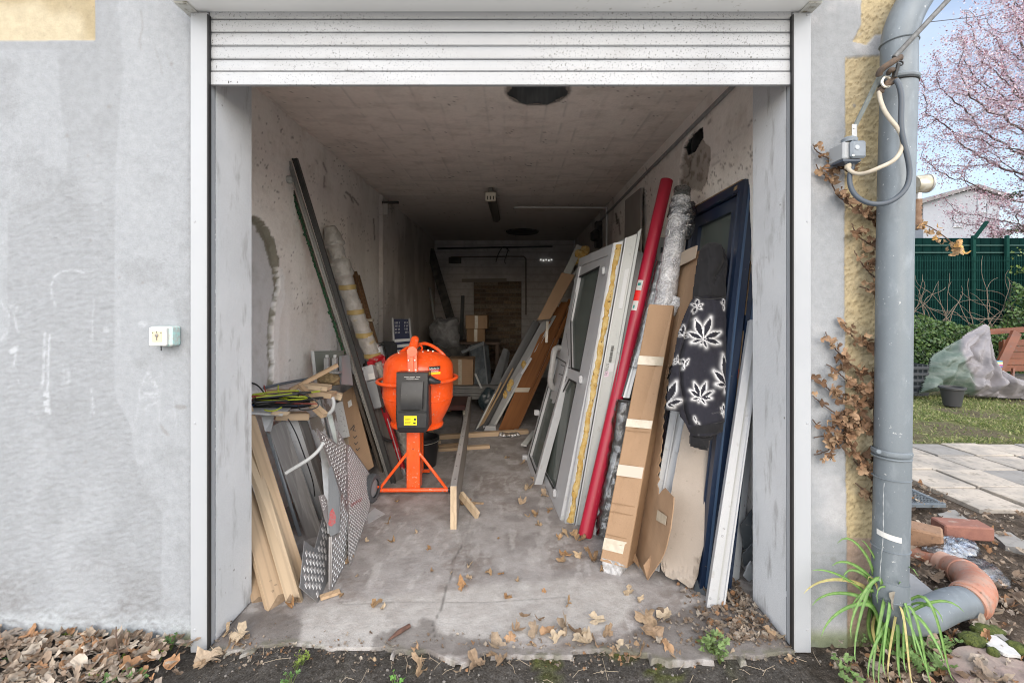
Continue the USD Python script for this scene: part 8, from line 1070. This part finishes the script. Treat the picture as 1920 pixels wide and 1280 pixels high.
# house beyond
t = Thing('house', 'pale grey-blue house with a low gable seen beyond the fence under the blossom', 'house', (29.5, 30, 0)); M_hw = mat('pale_house_wall', (.36, .38, .43), [dict(s=.4, c=(.31, .33, .38))], rough=.9); hx0, hx1 = at(1731, 0, 30)[0], at(1874, 0, 30)[0]; hr, he0, he1 = at(0, 356, 30)[2], at(0, 381, 30)[2], at(0, 372, 30)[2]; rx = at(1822, 0, 30)[0]; g = Polygon([(hx0, 0), (hx1, 0), (hx1, he1), (rx, hr), (hx0, he0)]); m = trimesh.creation.extrude_polygon(g, 9, engine='earcut'); m.vertices = np.stack([m.vertices[:, 0], 30 + m.vertices[:, 2], m.vertices[:, 1]], 1); t.part('wall', m, M_hw, smooth=False); M_rf = mat('grey_roof', (.22, .21, .215), [dict(s=2, c=(.17, .165, .17))], rough=.8)
for a, b in ((V(hx0 - .5, 0, he0 - .12), V(rx, 0, hr + .08)), (V(rx, 0, hr + .08), V(hx1 + .5, 0, he1 - .1))): t.part('roof', hexa(np.array([a + V(0, 29.6, 0), b + V(0, 29.6, 0), b + V(0, 29.6, .22), a + V(0, 29.6, .22)]), np.array([a + V(0, 39.4, 0), b + V(0, 39.4, 0), b + V(0, 39.4, .22), a + V(0, 39.4, .22)])), M_rf, smooth=False)
for px, py in ((1795, 412), (1840, 385), (1858, 396)): w0 = at(px, py, 29.98); wp = t.part('window', box(w0, (.55, .06, .9)), mat('window_grey', (.3, .33, .38), rough=.2)); t.part('frame', cat(box(w0 - V(0, .04, .47), (.65, .05, .05)), box(w0 + V(0, -.04, .47), (.65, .05, .05))), M_pvc, under=wp)
# ---- blossoming tree
rg = np.random.default_rng(41); tb = V(18.0, 12.4, 0); crown = V(16.2, 12.2, 6.9)
def tree_branches(base, attract, step, kill, infl, iters, trunk):
    from scipy.spatial import cKDTree
    nodes = [np.array(p, float) for p in trunk]; par = [-1] + list(range(len(trunk) - 1)); att = np.array(attract)
    for _ in range(iters):
        kd = cKDTree(np.array(nodes)); dd, ii = kd.query(att); far = dd > kill; att = att[far]; dd, ii = dd[far], ii[far]
        if not len(att): break
        sel = dd < infl; acc = {}
        for a, i in zip(att[sel], ii[sel]): acc.setdefault(i, []).append(a)
        if not acc: break
        for i, l in acc.items():
            d = unit(np.mean([unit(a - nodes[i]) for a in l], 0) + rg.normal(0, .16, 3)); nodes.append(nodes[i] + d * step); par.append(i)
    return np.array(nodes), np.array(par)
att = []
while len(att) < 3600:
    p = rg.uniform(-1, 1, 3)
    if .18 < np.linalg.norm(p) <= 1: q = crown + p * V(4.9, 3.2, 4.9); att.append(q) if meshkit.noise(q * .8, 3) > .30 and q[2] > 2.6 else None
nd, par = tree_branches(tb, att, .16, .26, 2.2, 130, [tb + V(-.02 * k, -.01 * k, .2 * k) for k in range(18)]); load = np.ones(len(nd)); kids = np.zeros(len(nd), int)
for i in range(len(nd) - 1, 0, -1):
    if par[i] >= 0: load[par[i]] += load[i]; kids[par[i]] += 1
rad = .0034 * load ** .48; segs = []
for i in range(1, len(nd)):
    j = par[i]
    if j < 0: continue
    segs.append(tube([nd[j], nd[i]], [max(rad[i], .003) * 1.06 if load[j] > load[i] * 1.6 else rad[j], max(rad[i], .003)], 5 if rad[i] < .03 else 8, caps=False))
trk = [s for k, s in enumerate(segs) if k < 17]; t = Thing('blossom_tree', 'bare-branched ornamental tree full of small pink blossom, upper right', 'tree', tb); M_bark = mat('dark_bark', (.085, .062, .058), [dict(s=14, c=(.12, .09, .085))], rough=.9); t.part('trunk', cat(*trk), M_bark, smooth=True); t.part('branches', cat(*segs[17:]), M_bark, smooth=True, kind='stuff')
thin = np.where(rad < .013)[0]; n = 150000; i = thin[rg.integers(len(thin), size=n)]; f = rg.random((n, 1)); Pb = nd[i] * f + nd[np.maximum(par[i], 0)] * (1 - f) + rg.normal(0, .05, (n, 3)) + np.where(rg.random((n, 1)) < .5, rg.normal(0, .2, (n, 3)), 0); Pb = Pb[(Pb[:, 1] > 8)]; Pb = Pb[(fb(Pb, 1.9, 3, 33) > .45) | (rg.random(len(Pb)) < .55)]; M_bl = leafmat('blossom', tl=.4, rough=.7); m, c = cloud(Pb, None, .048, rg, [(.54, .42, .48), (.62, .52, .57), (.46, .31, .37), (.66, .60, .63), (.27, .12, .15), (.52, .39, .44)]); t.part('blossom', m, M_bl, smooth=False, paint=c, kind='stuff')
t = Thing('conifer', 'dark green conifer showing through the blossom at the right edge', 'tree', V(19.2, 15.5, 0)); t.part('trunk', tube([V(19.2, 15.5, 0), V(19.2, 15.5, 9.6)], [.2, .03], 10), M_bark); Pc = []; rg = np.random.default_rng(5); lb_ = []
for k in range(60):
    z = rg.uniform(3.6, 9.2); L = 2.5 * (1 - (z - 3.0) / 7.2) + .35; a = rg.uniform(0, 6.28); dr = V(math.cos(a), math.sin(a), -.25); b0 = V(19.2, 15.5, z); lb_.append(tube([b0, b0 + dr * L], [.03, .006], 5))
    for j in range(90): s = rg.random() ** .7; Pc.append(b0 + dr * L * s + rg.normal(0, .16 * (1.1 - s), 3) - V(0, 0, .12 * rg.random()))
m, c = cloud(np.array(Pc), None, .13, rg, [(.025, .06, .03), (.04, .085, .035), (.06, .11, .045)]); t.part('branches', cat(*lb_), M_bark, kind='stuff'); t.part('crown', m, M_ivy, smooth=False, paint=c, kind='stuff')
single('wire', tube([at(1740, 42, 9), at(1830, 32, 12), at(1990, -10, 14)], .008, 5), cols[0], 'thin overhead wire crossing the sky beside the blossom tree', 'wire')
